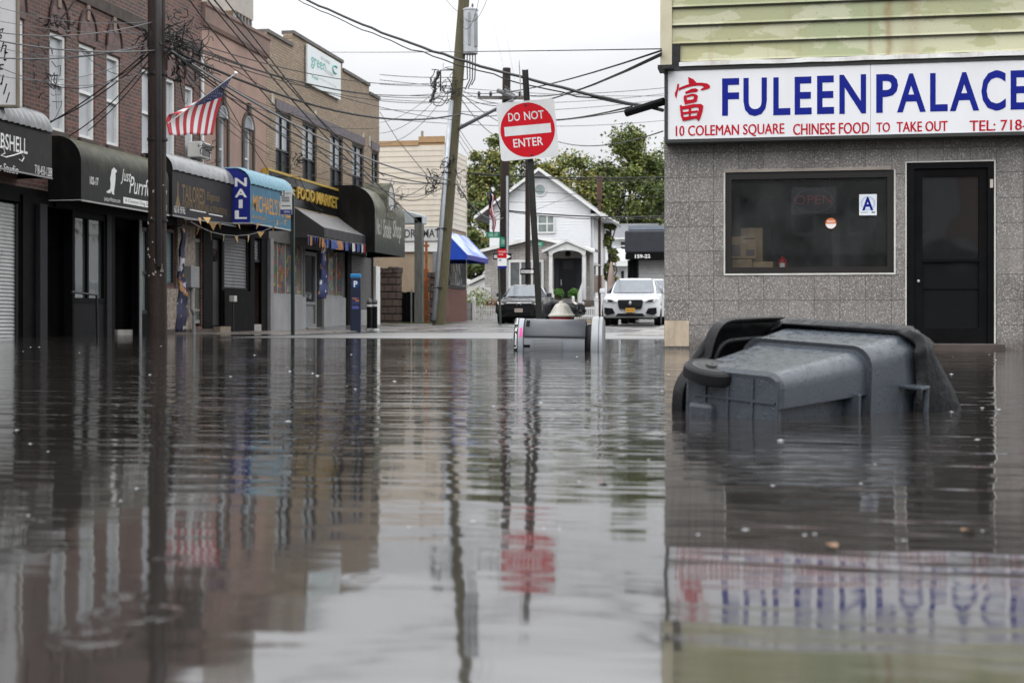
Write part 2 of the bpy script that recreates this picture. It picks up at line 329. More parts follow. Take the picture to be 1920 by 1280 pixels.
# ------------------------------------------------------------------ restaurant on the right, wall facing the camera at Y = RY
RY = 17.6; RX0 = -1.32; RX1 = 9.0
TR = facY(RY)
def rx(px, py=600, n=0.0): return at_Y(px, py, RY - n).x
def rz(py, px, n=0.0): return at_Y(px, py, RY - n).z
def granite():
    m, n, l, b = nodes('granite_tile'); v, g = wallvec(n, l)
    t = n.new("ShaderNodeTexBrick"); t.offset = 0; t.inputs['Scale'].default_value = 1; t.inputs['Brick Width'].default_value = .302; t.inputs['Row Height'].default_value = .302; t.inputs['Mortar Size'].default_value = .0035; t.inputs['Bias'].default_value = 0
    mp = n.new("ShaderNodeMapping"); mp.inputs['Location'].default_value = (.302 * 40 - (RY + RX0), -.292, 0); l.new(v, mp.inputs[0]); l.new(mp.outputs[0], t.inputs[0])
    t.inputs[1].default_value = (.165, .15, .14, 1); t.inputs[2].default_value = (.235, .217, .202, 1); t.inputs[3].default_value = (.055, .05, .046, 1)
    s1 = noise(n, l, g, 32, 4, .75, .34, .62); s2 = noise(n, l, g, 52, 2, .7, .55, .63)
    c = mixc(n, l, s1, mixc(n, l, .7, t.outputs[0], (.06, .056, .053)), t.outputs[0]); c = mixc(n, l, s2, c, (.42, .395, .37))
    c = mixc(n, l, mm(n, l, t.outputs['Fac'], .55), c, (.07, .064, .06))
    c = mixc(n, l, mm(n, l, noise(n, l, g, .9, 5, .6, .5, .7), .5), c, (.3, .28, .26)); c = mixc(n, l, mm(n, l, noise(n, l, g, 1.7, 5, .7, .55, .75, (1, 1, .3)), .5), c, (.07, .062, .055))
    sp_ = n.new("ShaderNodeSeparateXYZ"); l.new(g, sp_.inputs[0]); tide = n.new("ShaderNodeMapRange"); tide.inputs[1].default_value = .34; tide.inputs[2].default_value = .2; l.new(mm(n, l, sp_.outputs[2], mm(n, l, noise(n, l, g, 2.2, 4), .3), 'ADD'), tide.inputs[0])
    c = mixc(n, l, mm(n, l, tide.outputs[0], .6), c, (.055, .045, .035)); l.new(c, b.inputs['Base Color']); b.inputs['Roughness'].default_value = .5
    h = mm(n, l, t.outputs['Fac'], -1.0); bump(n, l, b, h, .004); MATS['granite'] = m; return m
def clapboard_green():
    m, n, l, b = nodes('green_clapboard'); g = n.new("ShaderNodeNewGeometry").outputs['Position']
    base = mixc(n, l, noise(n, l, g, .55, 2, .5, .4, .6, (1, 1, .5)), (.285, .315, .175), (.335, .325, .175))
    p = noise(n, l, g, 1.5, 5, .5, .5, .525, (1.0, 1, 2.2)); base = mixc(n, l, mm(n, l, p, .7), base, (.46, .455, .32))
    st = noise(n, l, g, 1.1, 5, .65, .58, .74, (2.2, 2, .22)); base = mixc(n, l, mm(n, l, st, .75), base, (.25, .17, .07))
    sx_ = n.new("ShaderNodeSeparateXYZ"); l.new(g, sx_.inputs[0])
    for xr, wr, ar in ((1.36, .05, .8), (1.62, .1, .55), (1.15, .03, .5), (.2, .06, .25)):                 # rusty run-off streaks
        d_ = mm(n, l, mm(n, l, mm(n, l, sx_.outputs[0], mm(n, l, noise(n, l, g, 5, 3), .12), 'ADD'), xr + .06, 'SUBTRACT'), wr, 'DIVIDE'); d_ = mm(n, l, 2.718, mm(n, l, mm(n, l, d_, d_), -1.0), 'POWER')
        base = mixc(n, l, mm(n, l, mm(n, l, d_, ar), noise(n, l, g, 2.5, 4, .6, .3, .6, (1, 1, .5))), base, (.2, .12, .04))
    sp = noise(n, l, g, 26, 2, .5, .68, .71); base = mixc(n, l, mm(n, l, sp, .6), base, (.12, .1, .07))
    l.new(base, b.inputs['Base Color']); b.inputs['Roughness'].default_value = .5; bump(n, l, b, noise(n, l, g, 18, 3), .003); return m
rest = thing('restaurant_building', 'corner building with grey granite tiles below and peeling pale green clapboards above', 'building', (3.8, RY, 0))
wx0, wx1, wz0, wz1 = rx(1360), rx(1676), rz(512, 1520), rz(321, 1520)
dx0, dx1, dz0, dz1 = rx(1700), rx(1864), .075, rz(304, 1780)
BELT = 3.42
mb = MB(TR)
cut_wall(mb, RX0, RX1, -.6, BELT, [(wx0, wx1, wz0, wz1), (dx0, dx1, dz0, dz1)], .14)
mb.face([(RX0, 0, -.6), (RX0, -14, -.6), (RX0, -14, BELT), (RX0, 0, BELT)]); mb.face([(RX1, 0, -.6), (RX1, -14, -.6), (RX1, -14, BELT), (RX1, 0, BELT)])
mb.face([(RX0, -14, -.6), (RX1, -14, -.6), (RX1, -14, BELT), (RX0, -14, BELT)])
mb.build('wall', granite(), rest)
# interior of the take-out shop
mb = MB(TR); i0, i1, ib, if_, iz0, iz1 = RX0 + .2, RX1 - .3, -5.2, -.145, .05, 3.3
for q in ([(i0, ib, iz0), (i1, ib, iz0), (i1, ib, iz1), (i0, ib, iz1)], [(i0, ib, iz0), (i0, if_, iz0), (i0, if_, iz1), (i0, ib, iz1)], [(i1, ib, iz0), (i1, if_, iz0), (i1, if_, iz1), (i1, ib, iz1)], [(i0, ib, iz0), (i1, ib, iz0), (i1, if_, iz0), (i0, if_, iz0)], [(i0, ib, iz1), (i1, ib, iz1), (i1, if_, iz1), (i0, if_, iz1)]): mb.face(q)
mb.build('interior_wall', M('shop_interior', (.6, .62, .61), .8, var=.15), rest, rn=True)
mb = MB(TR); mb.box(wx0 + .55, wx0 + 2.0, -3.4, -3.3, .1, 2.1); mb.box(wx0 + 1.35, wx0 + 1.45, -1.9, -1.8, .1, 3.2); mb.build('interior_partition', M('interior_partition', (.16, .17, .17), .6), rest)
# upper storey
mb = MB(TR); bz = BELT + .1; e = .225; k = 0
top = 8.2
mb.box(RX0 - .02, RX1, -14, -.02, BELT, top)
mb.build('upper_wall', M('upper_core', (.2, .21, .13), .7), rest)
mb = MB(TR); z = BELT + .1
while z < top:
    z1 = min(z + e, top); mb.loft([[(s, .0, z), (s, .042, z), (s, .03, z + .03), (s, .012, z1 + .012), (s, .0, z1 + .012)] for s in (RX0 + .1, RX1)]); z += e
mb.build('clapboard_siding', clapboard_green(), rest)
mb = MB(TR); z = BELT + .1
while z < top: mb.box(RX0 + .1, RX1, .001, .0455, z - .011, z + .004); z += e
mb.build('board_shade_strip', M('board_shade_dark', (.03, .03, .022), .8), rest)  # dark strips paint in the shade below each board edge
mb = MB(TR); mb.box(RX0 - .045, RX0 + .098, -.1, .06, 3.45, top); mb.build('corner_trim', M('cream_trim', (.56, .52, .38), .55, var=.08, dirt=(.35, .31, .22), damt=.4), rest)
mb = MB(TR); mb.box(RX0 + .102, RX0 + .2, .047, .062, 3.4, 3.73); mb.box(RX0 - .05, RX0 + .14, .05, .4, 3.385, 3.43); mb.build('black_patch', M('roof_tar', (.012, .012, .013), .55, bp=.01, bs=18), rest)
mb = MB(TR); rnd = random.Random(3); rings = []
s = RX0 + .2
while s < RX1:
    j = rnd.uniform(-.008, .008); rings.append([(s, .05, 3.43), (s, .3, 3.425 + j * .5), (s, .3, 3.475 + j), (s, .14, 3.505 + j), (s, .05, 3.52 + j)]); s += .22
mb.loft(rings); mb.build('flashing', M('white_flashing', (.72, .72, .71), .5, var=.1, dirt=(.33, .27, .2), dscale=3, damt=.8, bp=.004, bs=30), rest)
mb = MB(TR); mb.box(RX0 + .004, rx(1292), .001, .009, rz(649, 1270), rz(601, 1270)); mb.build('beige_tile', M('beige_marble', (.45, .37, .28), .3, var=.3, vs=7, stretch=(1, 1, .4)), rest)
# window
fr = M('bronze_frame', (.018, .016, .015), .35); caulk = M('white_caulk', (.62, .61, .58), .6, var=.1, dirt=(.3, .26, .2), dscale=4)
mb = MB(TR)
for a, b, c, d in ((wx0, wx1, wz0, wz0 + .075), (wx0, wx1, wz1 - .085, wz1), (wx0, wx0 + .075, wz0 + .075, wz1 - .085), (wx1 - .075, wx1, wz0 + .075, wz1 - .085)): mb.box(a, b, -.1, -.015, c, d)
win = mb.build('window', fr, rest)
mb = MB(TR); mb.face([(wx0 + .07, -.06, wz0 + .07), (wx1 - .07, -.06, wz0 + .07), (wx1 - .07, -.06, wz1 - .08), (wx0 + .07, -.06, wz1 - .08)]); mb.build('pane', pane('shop_pane', (.85, .88, .87)), win)
mb = MB(TR)
for a, b, c, d in ((wx0 - .02, wx1 + .02, wz0 - .022, wz0 - .002), (wx0 - .02, wx0 - .002, wz0, wz1), (wx1 + .002, wx1 + .02, wz0, wz1)): mb.box(a, b, .001, .012, c, d)
mb.build('caulk_trim', caulk, win)
mb = MB(TR); rings = []; s = wx0 - .02
rnd = random.Random(8)
while s < wx1 + .02: j = rnd.uniform(0, .018); rings.append([(s, .001, wz1 + .001), (s, .012, wz1 + .001), (s, .012, wz1 + .02 + j), (s, .001, wz1 + .03 + j)]); s += .06
mb.loft(rings); mb.build('mortar_smear', M('mortar_smear', (.33, .29, .25), .8, var=.2), win)
# door
mb = MB(TR)
for a, b, c, d in ((dx0, dx1, dz1 - .07, dz1), (dx0, dx0 + .09, dz0, dz1 - .07), (dx1 - .07, dx1, dz0, dz1 - .07)): mb.box(a, b, -.12, -.012, c, d)
door = mb.build('door', blackgloss, rest)
q0, q1 = dx0 + .09, dx1 - .07
mb = MB(TR)
for a, b, c, d in ((q0, q1, dz0 + .0, dz0 + .18), (q0, q1, dz1 - .17, dz1 - .07), (q0, q0 + .1, dz0 + .18, dz1 - .17), (q1 - .1, q1, dz0 + .18, dz1 - .17)): mb.box(a + .003, b - .003, -.1, -.04, c, d)
mb.build('door_leaf', black, door)
mb = MB(TR); mb.box(q0 + .1, q1 - .1, -.08, -.07, dz0 + .18, dz1 - .17); mb.build('pane', glass('door_glass', (.012, .013, .014), .05, .7), door)
mb = MB(TR); mb.box(q0 + .08, q1 - .06, -.069, -.035, 1.05, 1.08); mb.box(q0 + .08, q1 - .08, -.069, -.06, .72, .735); mb.build('push_bar', blackgloss, door)
mb = MB(TR); mb.lathe([(.016, 0), (.016, .012), (.01, .016)], (q0 + .05, -.04, .82), (0, 1, 0), 12); mb.build('lock', steel, door)
mb = MB(TR); mb.box(dx1 - .045, dx1 - .01, -.012, -.002, rz(352, 1862), rz(336, 1862)); mb.build('door_notice', M('paper_tag', (.55, .5, .45), .7), door)
mb = MB(TR)
for a, b, c, d in ((dx0 - .016, dx0 - .001, dz0, dz1 + .015), (dx1 + .001, dx1 + .016, dz0, dz1 + .015), (dx0, dx1, dz1 + .001, dz1 + .016)): mb.box(a, b, .001, .01, c, d)
mb.build('caulk_trim', caulk, door)
mb = MB(TR); mb.box(dx0 - .05, dx1 + .1, -.12, .18, -.3, dz0 - .004); mb.build('door_step', stonesill, rest, bevel=.01)
# long lightbox sign
SY = RY - .26; TS = facY(SY)
sx = lambda px: at_Y(px, 200, SY).x
sz = lambda py, px: at_Y(px, py, SY).z
sgx0, sgx1, sgz0, sgz1 = sx(1247), RX1, sz(268, 1250), sz(127, 1250)
sign = thing('shop_sign', 'long white lightbox shop sign with blue and red lettering above the granite wall', 'sign', (4, RY, sgz0))
mb = MB(TS)
for a, b, c, d in ((sgx0, sgx1, sgz0, sgz0 + .04), (sgx0, sgx1, sgz1 - .04, sgz1), (sgx0, sgx0 + .035, sgz0 + .04, sgz1 - .04)): mb.box(a, b, -.255, .012, c, d)
mb.build('frame', M('sign_frame', (.035, .036, .035), .45, var=.2), sign)
mb = MB(TS)
for a, b in ((sgx0 + .035, sx(1632)), (sx(1632) + .004, sgx1)): mb.box(a, b, -.25, 0, sgz0 + .04, sgz1 - .04)
mb.build('face_panel', M('sign_acrylic', (.74, .75, .77), .28, var=.025, vs=1.5, dirt=(.5, .48, .46), dscale=.9, damt=.25), sign)
blue = M('sign_blue', (.01, .018, .22), .4, spec=.08, var=.06); red = M('sign_red', (.45, .008, .022), .4, spec=.1, var=.08)
mb = MB(TS); P = lambda x, y: (x, .003, y)
def L(txt, a, b, y1, y0, bold=0.0, mi=0, ref=None):
    r = ref or (a + b) / 2; letter(mb, txt, sx(a), sx(b), sz(y0, r), sz(y1, r), P, bold, mi=mi)
for ch, a, b, y1, y0 in (("F", 1354, 1386, 147, 217), ("U", 1394, 1438, 146, 218), ("L", 1450, 1482, 145, 216), ("E", 1490, 1522, 144, 215), ("E", 1532, 1564, 142, 214), ("N", 1574, 1624, 140, 213.5),
                     ("P", 1643, 1684, 139, 211.5), ("A", 1682, 1736, 138, 210.5), ("L", 1744, 1777, 137, 209), ("A", 1781, 1836, 135.5, 208), ("C", 1840, 1886, 132, 208), ("E", 1895, 1929, 132, 205.5)):
    L(ch, a, b, y1, y0, .022)
mb.build('blue_lettering', blue, sign)
for t, a, b, y1, y0 in (("10 COLEMAN SQUARE", 1267, 1470, 234, 257), ("CHINESE FOOD", 1487, 1629, 231, 252), ("TO", 1643, 1668, 230, 248), ("TAKE OUT", 1681, 1776, 228, 247), ("TEL: 718-845-8899", 1818, 2030, 224, 244)): mb = MB(TS); P = lambda x, y: (x, .003, y); L(t, a, b, y1, y0, .0); P = lambda x, y: (x + .006, .0036, y + .002); L(t, a, b, y1, y0, .0); mb.build('red_lettering', red, sign)
mb = MB(TS)                                          # the brushed red character, stroke by stroke
def zz(x, y, q=0): return (sx(1230 + x / 4.266), .004 + q * .0008, sz(y / 4.266, 1300))
for q_, poly in enumerate(([(258, 615), (300, 635), (322, 660), (312, 672), (270, 690), (262, 660)], [(172, 668), (186, 670), (182, 700), (172, 745), (163, 786), (152, 765), (151, 742), (164, 712)],
             [(182, 702), (240, 680), (300, 664), (360, 664), (410, 672), (434, 692), (428, 712), (385, 724), (356, 726), (362, 712), (385, 702), (372, 690), (330, 686), (270, 694), (220, 708), (184, 724)],
             [(232, 735), (280, 712), (318, 708), (340, 722), (325, 738), (290, 740), (238, 752)], [(222, 768), (238, 758), (250, 800), (300, 796), (305, 772), (282, 770), (246, 780), (240, 764), (290, 750), (322, 756), (336, 770), (326, 816), (300, 822), (248, 832), (234, 838), (222, 800)],
             [(190, 842), (206, 836), (222, 930), (232, 962), (216, 970), (200, 930)], [(206, 850), (300, 834), (360, 834), (380, 850), (372, 896), (358, 940), (342, 972), (330, 960), (318, 940), (340, 890), (344, 866), (320, 858), (214, 876)],
             [(262, 862), (284, 858), (278, 930), (262, 934)], [(216, 896), (336, 884), (334, 902), (220, 914)], [(222, 936), (325, 926), (335, 946), (228, 966)])):
    mb.face([zz(*p, q_) for p in poly])
mb.build('red_character', red, sign)
# things seen through the shop window
box_m = M('cardboard', (.4, .28, .165), .75, var=.15, vs=6); boxp = M('cardboard_print', (.13, .1, .08), .8)
def cbox(px0, px1, py0, py1, n, dp, label):
    a, b = at_Y(px0, py1, RY - n), at_Y(px1, py0, RY - n); h = b.z - a.z; wd = b.x - a.x
    t = thing('cardboard_box', label, 'box', ((a.x + b.x) / 2, RY - n + dp / 2, a.z), R(rnd.uniform(-6, 6)), 'boxes stacked inside the shop window')
    m_ = MB(); m_.box(-wd / 2, wd / 2, -dp / 2, dp / 2, 0, h); m_.build('carton', box_m, t, local=True, bevel=.006)
    m_ = MB(); m_.box(-.03, .03, -dp / 2 - .002, dp / 2, h * .7, h + .002); m_.build('tape', M('packing_tape', (.45, .33, .2), .35), t, local=True)
    return t, wd, h, dp
zt = rz(506, 1420)
cbox(1366, 1412, 486, 508, -.42, .35, 'brown cardboard box at the bottom left of the shop window')
cbox(1412, 1452, 490, 508, -.5, .35, 'low cardboard box lying beside the stack in the shop window')
t, wd, h, dp = cbox(1367, 1416, 443, 485, -.42, .35, 'printed cardboard box on top of the stack in the shop window')
m_ = MB(); m_.box(-wd * .45, -wd * .12, -dp / 2 - .004, -dp / 2 - .002, h * .12, h * .62); m_.box(wd * .1, wd * .42, -dp / 2 - .004, -dp / 2 - .002, h * .12, h * .4); m_.box(wd * .0, wd * .45, -dp / 2 - .004, -dp / 2 - .002, h * .86, h * .93); m_.build('printing', boxp, t, local=True)
cbox(1389, 1430, 427, 490, -.85, .3, 'tall cardboard box standing behind the printed one in the shop window')
mb = MB(TR); mb.box(wx0 + .02, wx1 - .02, -1.3, -.2, wz0 - .35, wz0 - .005 + .06); mb.build('window_counter', M('counter', (.1, .1, .1), .5), rest)
p = at_Y(1467, 502, RY + .5); p.z = wz0 + .056
t = thing('fire_extinguisher', 'red fire extinguisher standing behind the shop window', 'fire extinguisher', p)
m_ = MB(); m_.lathe([(.052, 0), (.058, .01), (.058, .1), (.052, .128), (.03, .145), (.018, .15), (.018, .17)], n=16); m_.build('cylinder', M('extinguisher_red', (.45, .02, .025), .3), t, local=True, smooth=True, auto=40)
m_ = MB(); m_.box(-.03, .03, -.061, -.056, .02, .085); m_.build('label', lettw, t, local=True)
m_ = MB(); m_.box(-.012, .012, -.015, .015, .165, .19); m_.tube([(.0, 0, .18), (.03, 0, .22), (.05, 0, .235)], .008); m_.tube([(-.01, 0, .18), (-.05, 0, .16), (-.065, 0, .1)], .007); m_.build('valve', black, t, local=True)
TW = facY(RY + .045)
def wp(px, py): v = at_Y(px, py, RY + .045); return v.x, v.z
x0, z0 = wp(1611, 404); x1, z1 = wp(1644, 364)
t = thing('grade_card', 'white inspection card with a blue letter A in the shop window', 'card', ((x0 + x1) / 2, RY + .05, z0))
mb = MB(TW); mb.box(x0, x1, 0, .004, z0, z1); mb.build('card', M('white_card', (.72, .76, .8), .5, var=.03), t)
mb = MB(TW); cx, cz = (x0 + x1) / 2, z0 + (z1 - z0) * .56
mb.loft([[(cx + r * math.cos(k * .196), .0052, cz + r * math.sin(k * .196)) for k in range(32)] for r in (.085, .078)], cap=False); mb.loft([[(cx + r * math.cos(k * .196), .0052, cz + r * math.sin(k * .196)) for k in range(32)] for r in (.068, .064)], cap=False)
mb.build('seal_ring', M('pale_blue_print', (.3, .42, .65), .6), t)
mb = MB(TW); letter(mb, "A", x0 + .035, x1 - .04, z0 + .06, z1 - .035, lambda x, y: (x, .006, y), .03); mb.build('blue_lettering', blue, t)
mb = MB(TW); mb.box(x1 - .06, x1 - .02, .0045, .006, z0 + .03, z0 + .042); mb.box(x0 + .02, x0 + .1, .0045, .006, z0 + .034, z0 + .038); mb.build('small_print', black, t)
cx, cz = wp(1558, 419)
t = thing('round_sticker', 'round orange and white sticker on the shop window glass', 'sticker', (cx, RY + .05, cz))
mb = MB(TW); mb.lathe([(.066, 0), (.066, .003)], (cx, 0, cz), (0, 1, 0), 28); mb.build('disc', M('sticker_orange', (.62, .17, .05), .5), t)
mb = MB(TW)
mb.face([(cx + .062 * math.cos(a_), .0045, cz + .062 * math.sin(a_)) for a_ in [math.pi * 1.03 + k * math.pi * .94 / 12 for k in range(13)]])
for dz in (.012, .026): mb.box(cx - .045, cx + .045, .0035, .0045, cz + dz, cz + dz + .006)
mb.build('white_print', lettw, t)
TO = facY(RY + .2)
def op(px, py): v = at_Y(px, py, RY + .2); return v.x, v.z
x0, z0 = op(1484, 402); x1, z1 = op(1568, 350)
t = thing('open_sign', 'unlit open sign in red letters inside the shop window', 'sign', ((x0 + x1) / 2, RY + .2, z0))
mb = MB(TO); mb.box(x0, x1, -.03, 0, z0, z1); mb.tube([(x0 + .1, -.015, z1), (x0 + .1, -.015, wz1 + .02)], .003); mb.tube([(x1 - .1, -.015, z1), (x1 - .1, -.015, wz1 + .02)], .003); mb.build('board', M('open_board', (.012, .014, .022), .4), t)
mb = MB(TO); letter(mb, "OPEN", x0 + .04, x1 - .05, z0 + .12, z1 - .1, lambda x, y: (x, .004, y), -.01); mb.build('lettering', M('dull_red_tube', (.3, .05, .05), .4), t)
mb = MB(TO); cx, cz = (x0 + x1) / 2, (z0 + z1) / 2
for k in range(44):
    a_ = k * 2 * math.pi / 44; mb.box(cx + .235 * math.cos(a_) - .004, cx + .235 * math.cos(a_) + .004, 0, .005, cz + .14 * math.sin(a_) - .004, cz + .14 * math.sin(a_) + .004)
mb.build('dot_oval', M('led_dots', (.25, .3, .36), .4), t)
# ------------------------------------------------------------------ row of shops on the left, facades facing +X
LX = -15.0
TL = facX(LX)
def ly(px, n=0.0): return at_X(px, 600, LX + n).y
def lz(py, px, n=0.0): return at_X(px, py, LX + n).z
def lrect(a, b, top, bot, ref=None, n=0.0):
    r = ref if ref is not None else (a + b) / 2
    return (ly(a, n), ly(b, n), lz(bot, r, n), lz(top, r, n))
def frame(bld, T, h, w=.06, d0=-.13, d1=-.06, mat=None, name='window', mid=None, vert=None, pane_m=None, sill=None, sill_m=None, panelz=None, panel_m=None):
    a, b, c, d = h; mb = MB(T)
    for q in ((a, b, c, c + w), (a, b, d - w, d), (a, a + w, c + w, d - w), (b - w, b, c + w, d - w)): mb.box(q[0], q[1], d0, d1, q[2], q[3])
    for z in (mid or []): mb.box(a + w, b - w, d0 + .01, d1 - .01, z - w * .4, z + w * .4)
    for s in (vert or []): mb.box(s - w * .35, s + w * .35, d0 + .012, d1 - .012, c + w, d - w)
    o = mb.build(name, mat or whitetrim, bld)
    mb = MB(T); z0 = panelz if panelz else c + w * .5
    mb.face([(a + w * .5, d0 + .03, z0), (b - w * .5, d0 + .03, z0), (b - w * .5, d0 + .03, d - w * .5), (a + w * .5, d0 + .03, d - w * .5)]); mb.build('pane', pane_m or gsky, o)
    if panelz: mb = MB(T); mb.box(a + w, b - w, d0 + .0, d0 + .035, c + w, z0); mb.build('lower_panel', panel_m, o)
    if sill: mb = MB(T); mb.box(a - .06, b + .06, -.12, .07, c - sill, c - .002); mb.build('sill', sill_m or stonesill, o)
    return o
def shutter(bld, T, h, n=-.1, mat=None, name='roller_shutter', pitch=.075):
    a, b, c, d = h; mb = MB(T); pts = []; z = c
    while z < d - 1e-4:
        for k, q in ((0, 0), (.15, .012), (.5, .022), (.85, .012)): pts.append((z + pitch * k, q))
        z += pitch
    pts = [p for p in pts if p[0] < d]
    mb.loft([[(s, n + q, zz_) for zz_, q in pts] for s in (a, b)], close=False)
    o = mb.build(name, mat or shut_m, bld, smooth=True); 
    mb = MB(T); mb.box(a, b, n - .02, n + .05, c - .05, c + .03); mb.build('bottom_bar', darkmetal, o)
    for s in (a, b): mb = MB(T); mb.box(s - .04, s + .04, n - .03, n + .06, c - .05, d); mb.build('guide_rail', darkmetal, o)
    return o
shut_m = M('silver_shutter', (.4, .405, .4), .4, .35, var=.12, vs=3, dirt=(.18, .17, .16), damt=.5)
shutd_m = M('grey_shutter', (.17, .17, .175), .45, .4, var=.15, vs=3, dirt=(.08, .08, .08), damt=.5)
redbrick = brick('dark_red_brick', (.185, .062, .045), (.055, .031, .026), (.19, .145, .12), bw=.24, rh=.088, ms=.013, bpd=.005, dark=(.05, .036, .033))
tanbrick = brick('tan_brick', (.41, .315, .215), (.28, .21, .145), (.17, .135, .1), bw=.24, rh=.085, bpd=.005, dark=(.24, .18, .12))
stucco = M('pink_brown_stucco', (.31, .21, .17), .85, var=.12, vs=1.5, dirt=(.19, .13, .11), damt=.55, bp=.004, bs=30)
pebble = M('pebble_dash', (.25, .215, .18), .8, var=.5, vs=14, dirt=(.08, .06, .05), dscale=9, damt=.8, bp=.02, bs=18)
# ---- brick building ----
b1 = thing('brick_building', 'dark red brick building with tall white windows and pointed arch panels above shop awnings', 'building', (LX, 28, 0))
Y0, Y1, BT = 18.0, ly(378), 8.9
wins = [(93, 124, 58, 241), (148, 178, 78, 259), (200, 225, 97, 268), (266, 288, 118, 277), (312, 329, 138, 293), (347, 363, 152, 292)]
WH = [(ly(a), ly(b), 4.36 if i < 4 else 4.42, 6.45) for i, (a, b, t, bo) in enumerate(wins)]
WH.append((WH[0][0] - 1.75, WH[0][1] - 1.75, 4.36, 6.45))
gf = [(ly(-60), ly(37), -.1, 2.75), (ly(80), ly(133), -.1, 2.75), (ly(135), ly(208), -.1, 2.9), (ly(208), ly(259), -.1, 2.75), (ly(262), ly(281), .5, 2.75), (ly(308), ly(329), lz(536, 320), 2.75), (ly(363), ly(387), lz(612, 375), 2.75)]
mb = MB(TL); cut_wall(mb, Y0, Y1, -.6, BT, WH + gf, .16)
for q in ([(Y0, 0, -.6), (Y0, -9, -.6), (Y0, -9, BT), (Y0, 0, BT)], [(Y1, 0, -.6), (Y1, -9, -.6), (Y1, -9, BT), (Y1, 0, BT)], [(Y0, -9, -.6), (Y1, -9, -.6), (Y1, -9, BT), (Y0, -9, BT)], [(Y0, 0, BT), (Y1, 0, BT), (Y1, -9, BT), (Y0, -9, BT)]): mb.face(q)
mb.build('wall', redbrick, b1)
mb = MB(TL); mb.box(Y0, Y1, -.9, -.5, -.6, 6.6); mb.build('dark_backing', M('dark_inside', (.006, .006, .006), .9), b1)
mb = MB(TL); mb.box(Y0, Y1 - .03, .001, .05, 7.35, 7.62); mb.build('stone_band', M('dark_stone_band', (.06, .048, .042), .8, var=.3), b1)
mb = MB(TL); mb.box(Y0, Y1, -.3, .06, BT + .002, BT + .12); mb.build('coping', M('brown_coping', (.085, .06, .05), .7, var=.2), b1)
for h in WH: frame(b1, TL, h, .085, -.15, -.04, whitetrim, mid=[5.4], pane_m=gtoned, sill=.16)
arch_m = brick('arch_brick', (.2, .11, .1), (.09, .055, .05), (.16, .13, .12), .14, .14, .01, dark=(.08, .05, .045))
for h in WH:
    c = (h[0] + h[1]) / 2; wd = (h[1] - h[0]) / 2 + .05; pts = [(c - wd, 6.47), (c - wd, 6.62)] + [(c - wd * math.cos(t), 6.62 + .62 * math.sin(t)) for t in [k * math.pi / 12 for k in range(1, 12)]] + [(c + wd, 6.62), (c + wd, 6.47)]
    mb = MB(TL); mb.prism(pts, lambda u, v: (u, .001, v), lambda u, v: (u, .02, v)); a_ = mb.build('arch_panel', arch_m, b1)
    mb = MB(TL); mb.tube([(p[0], .03, p[1]) for p in pts[1:-1]], .03, 6); mb.build('arch_trim', M('dark_arch_trim', (.03, .014, .012), .6), a_)
    mb = MB(TL); mb.box(c - .07, c + .07, .002, .05, 7.0, 7.34); mb.build('keystone', M('keystone', (.2, .15, .12), .7), a_)
# ground floor fittings
T1 = facX(LX + .004); shr = lambda hs: [(a + .012, b - .012, c, d - .012) for a, b, c, d in hs]
mb = MB(T1); cut_wall(mb, Y0, ly(304), -.1, 3.05, shr(gf[:5]), .17); mb.build('black_cladding', black, b1)
shutter(b1, TL, (ly(-60) + .05, ly(37) - .05, -.1, 2.7), -.08, shut_m)
def slab(bld, name, a, b, c, d, n0, n1, m, **k): mb = MB(TL); mb.box(a, b, n0, n1, c, d); return mb.build(name, m, bld, **k)
slab(b1, 'black_pier', ly(39), ly(79), -.1, 2.9, .002, .05, black); slab(b1, 'pilaster', ly(62), ly(76), -.1, 2.75, .051, .16, M('dark_grey_paint', (.02, .02, .022), .5, spec=.1), bevel=.01)
for a, b in ((ly(132.5), ly(135.7)), (ly(207), ly(212)), (ly(256.5), ly(262))): slab(b1, 'black_pier', a, b, -.1, 2.9, .0015, .045, black)
slab(b1, 'recess_door', ly(81), ly(132), -.1, 2.74, -.5, -.4, black)
slab(b1, 'shop_fascia', ly(100), ly(328), 2.75, 3.0, .002, .06, black)
h = (ly(136), ly(207), lz(568, 170), lz(402, 170)); slab(b1, 'window_base_panel', h[0], h[1], -.1, h[2], -.1, -.02, M('black_board', (.011, .011, .012), .5, spec=.08, var=.4, vs=3, stretch=(1, 5, .5)))
slab(b1, 'side_panel', ly(198), ly(209), -.1, 2.8, -.02, .04, M('dark_grey_paint', (.03, .03, .032)))
inner = glass('shop_window_teal', (.05, .058, .058), .06, .9)
frame(b1, TL, (h[0], ly(199), h[2], h[3]), .11, -.1, 0, black, vert=[ly(166)], pane_m=inner); slab(b1, 'transom_panel', h[0], h[1], h[3], 2.9, -.1, -.02, black)
slab(b1, 'recess_door', ly(212), ly(256), -.1, 2.7, -.55, -.45, black); slab(b1, 'door_step', ly(228), ly(256), -.1, .12, -.44, -.1, concrete)
slab(b1, 'door_jamb', ly(258), ly(262.5), -.1, 2.75, .002, .05, greypaint)
frame(b1, TL, (ly(262.5), ly(281), .5, 2.6), .09, -.12, -.04, darkmetal, mid=[1.5], pane_m=glass('pale_green_glass', (.16, .2, .19), .15))
frame(b1, TL, (ly(308), ly(329), lz(536, 320), lz(430, 320)), .08, -.12, -.02, M('brown_frame', (.05, .03, .025), .5), pane_m=M('blue_blind', (.13, .2, .22), .4, var=.1))
mb = MB(TL); a, b, c, d = ly(309), ly(328), lz(532, 320), lz(434, 320); z = c + .06
while z < d: mb.box(a, b, -.089, -.08, z, z + .008); z += .09
mb.build('blind_slats', M('blind_line', (.07, .11, .12), .5), b1)
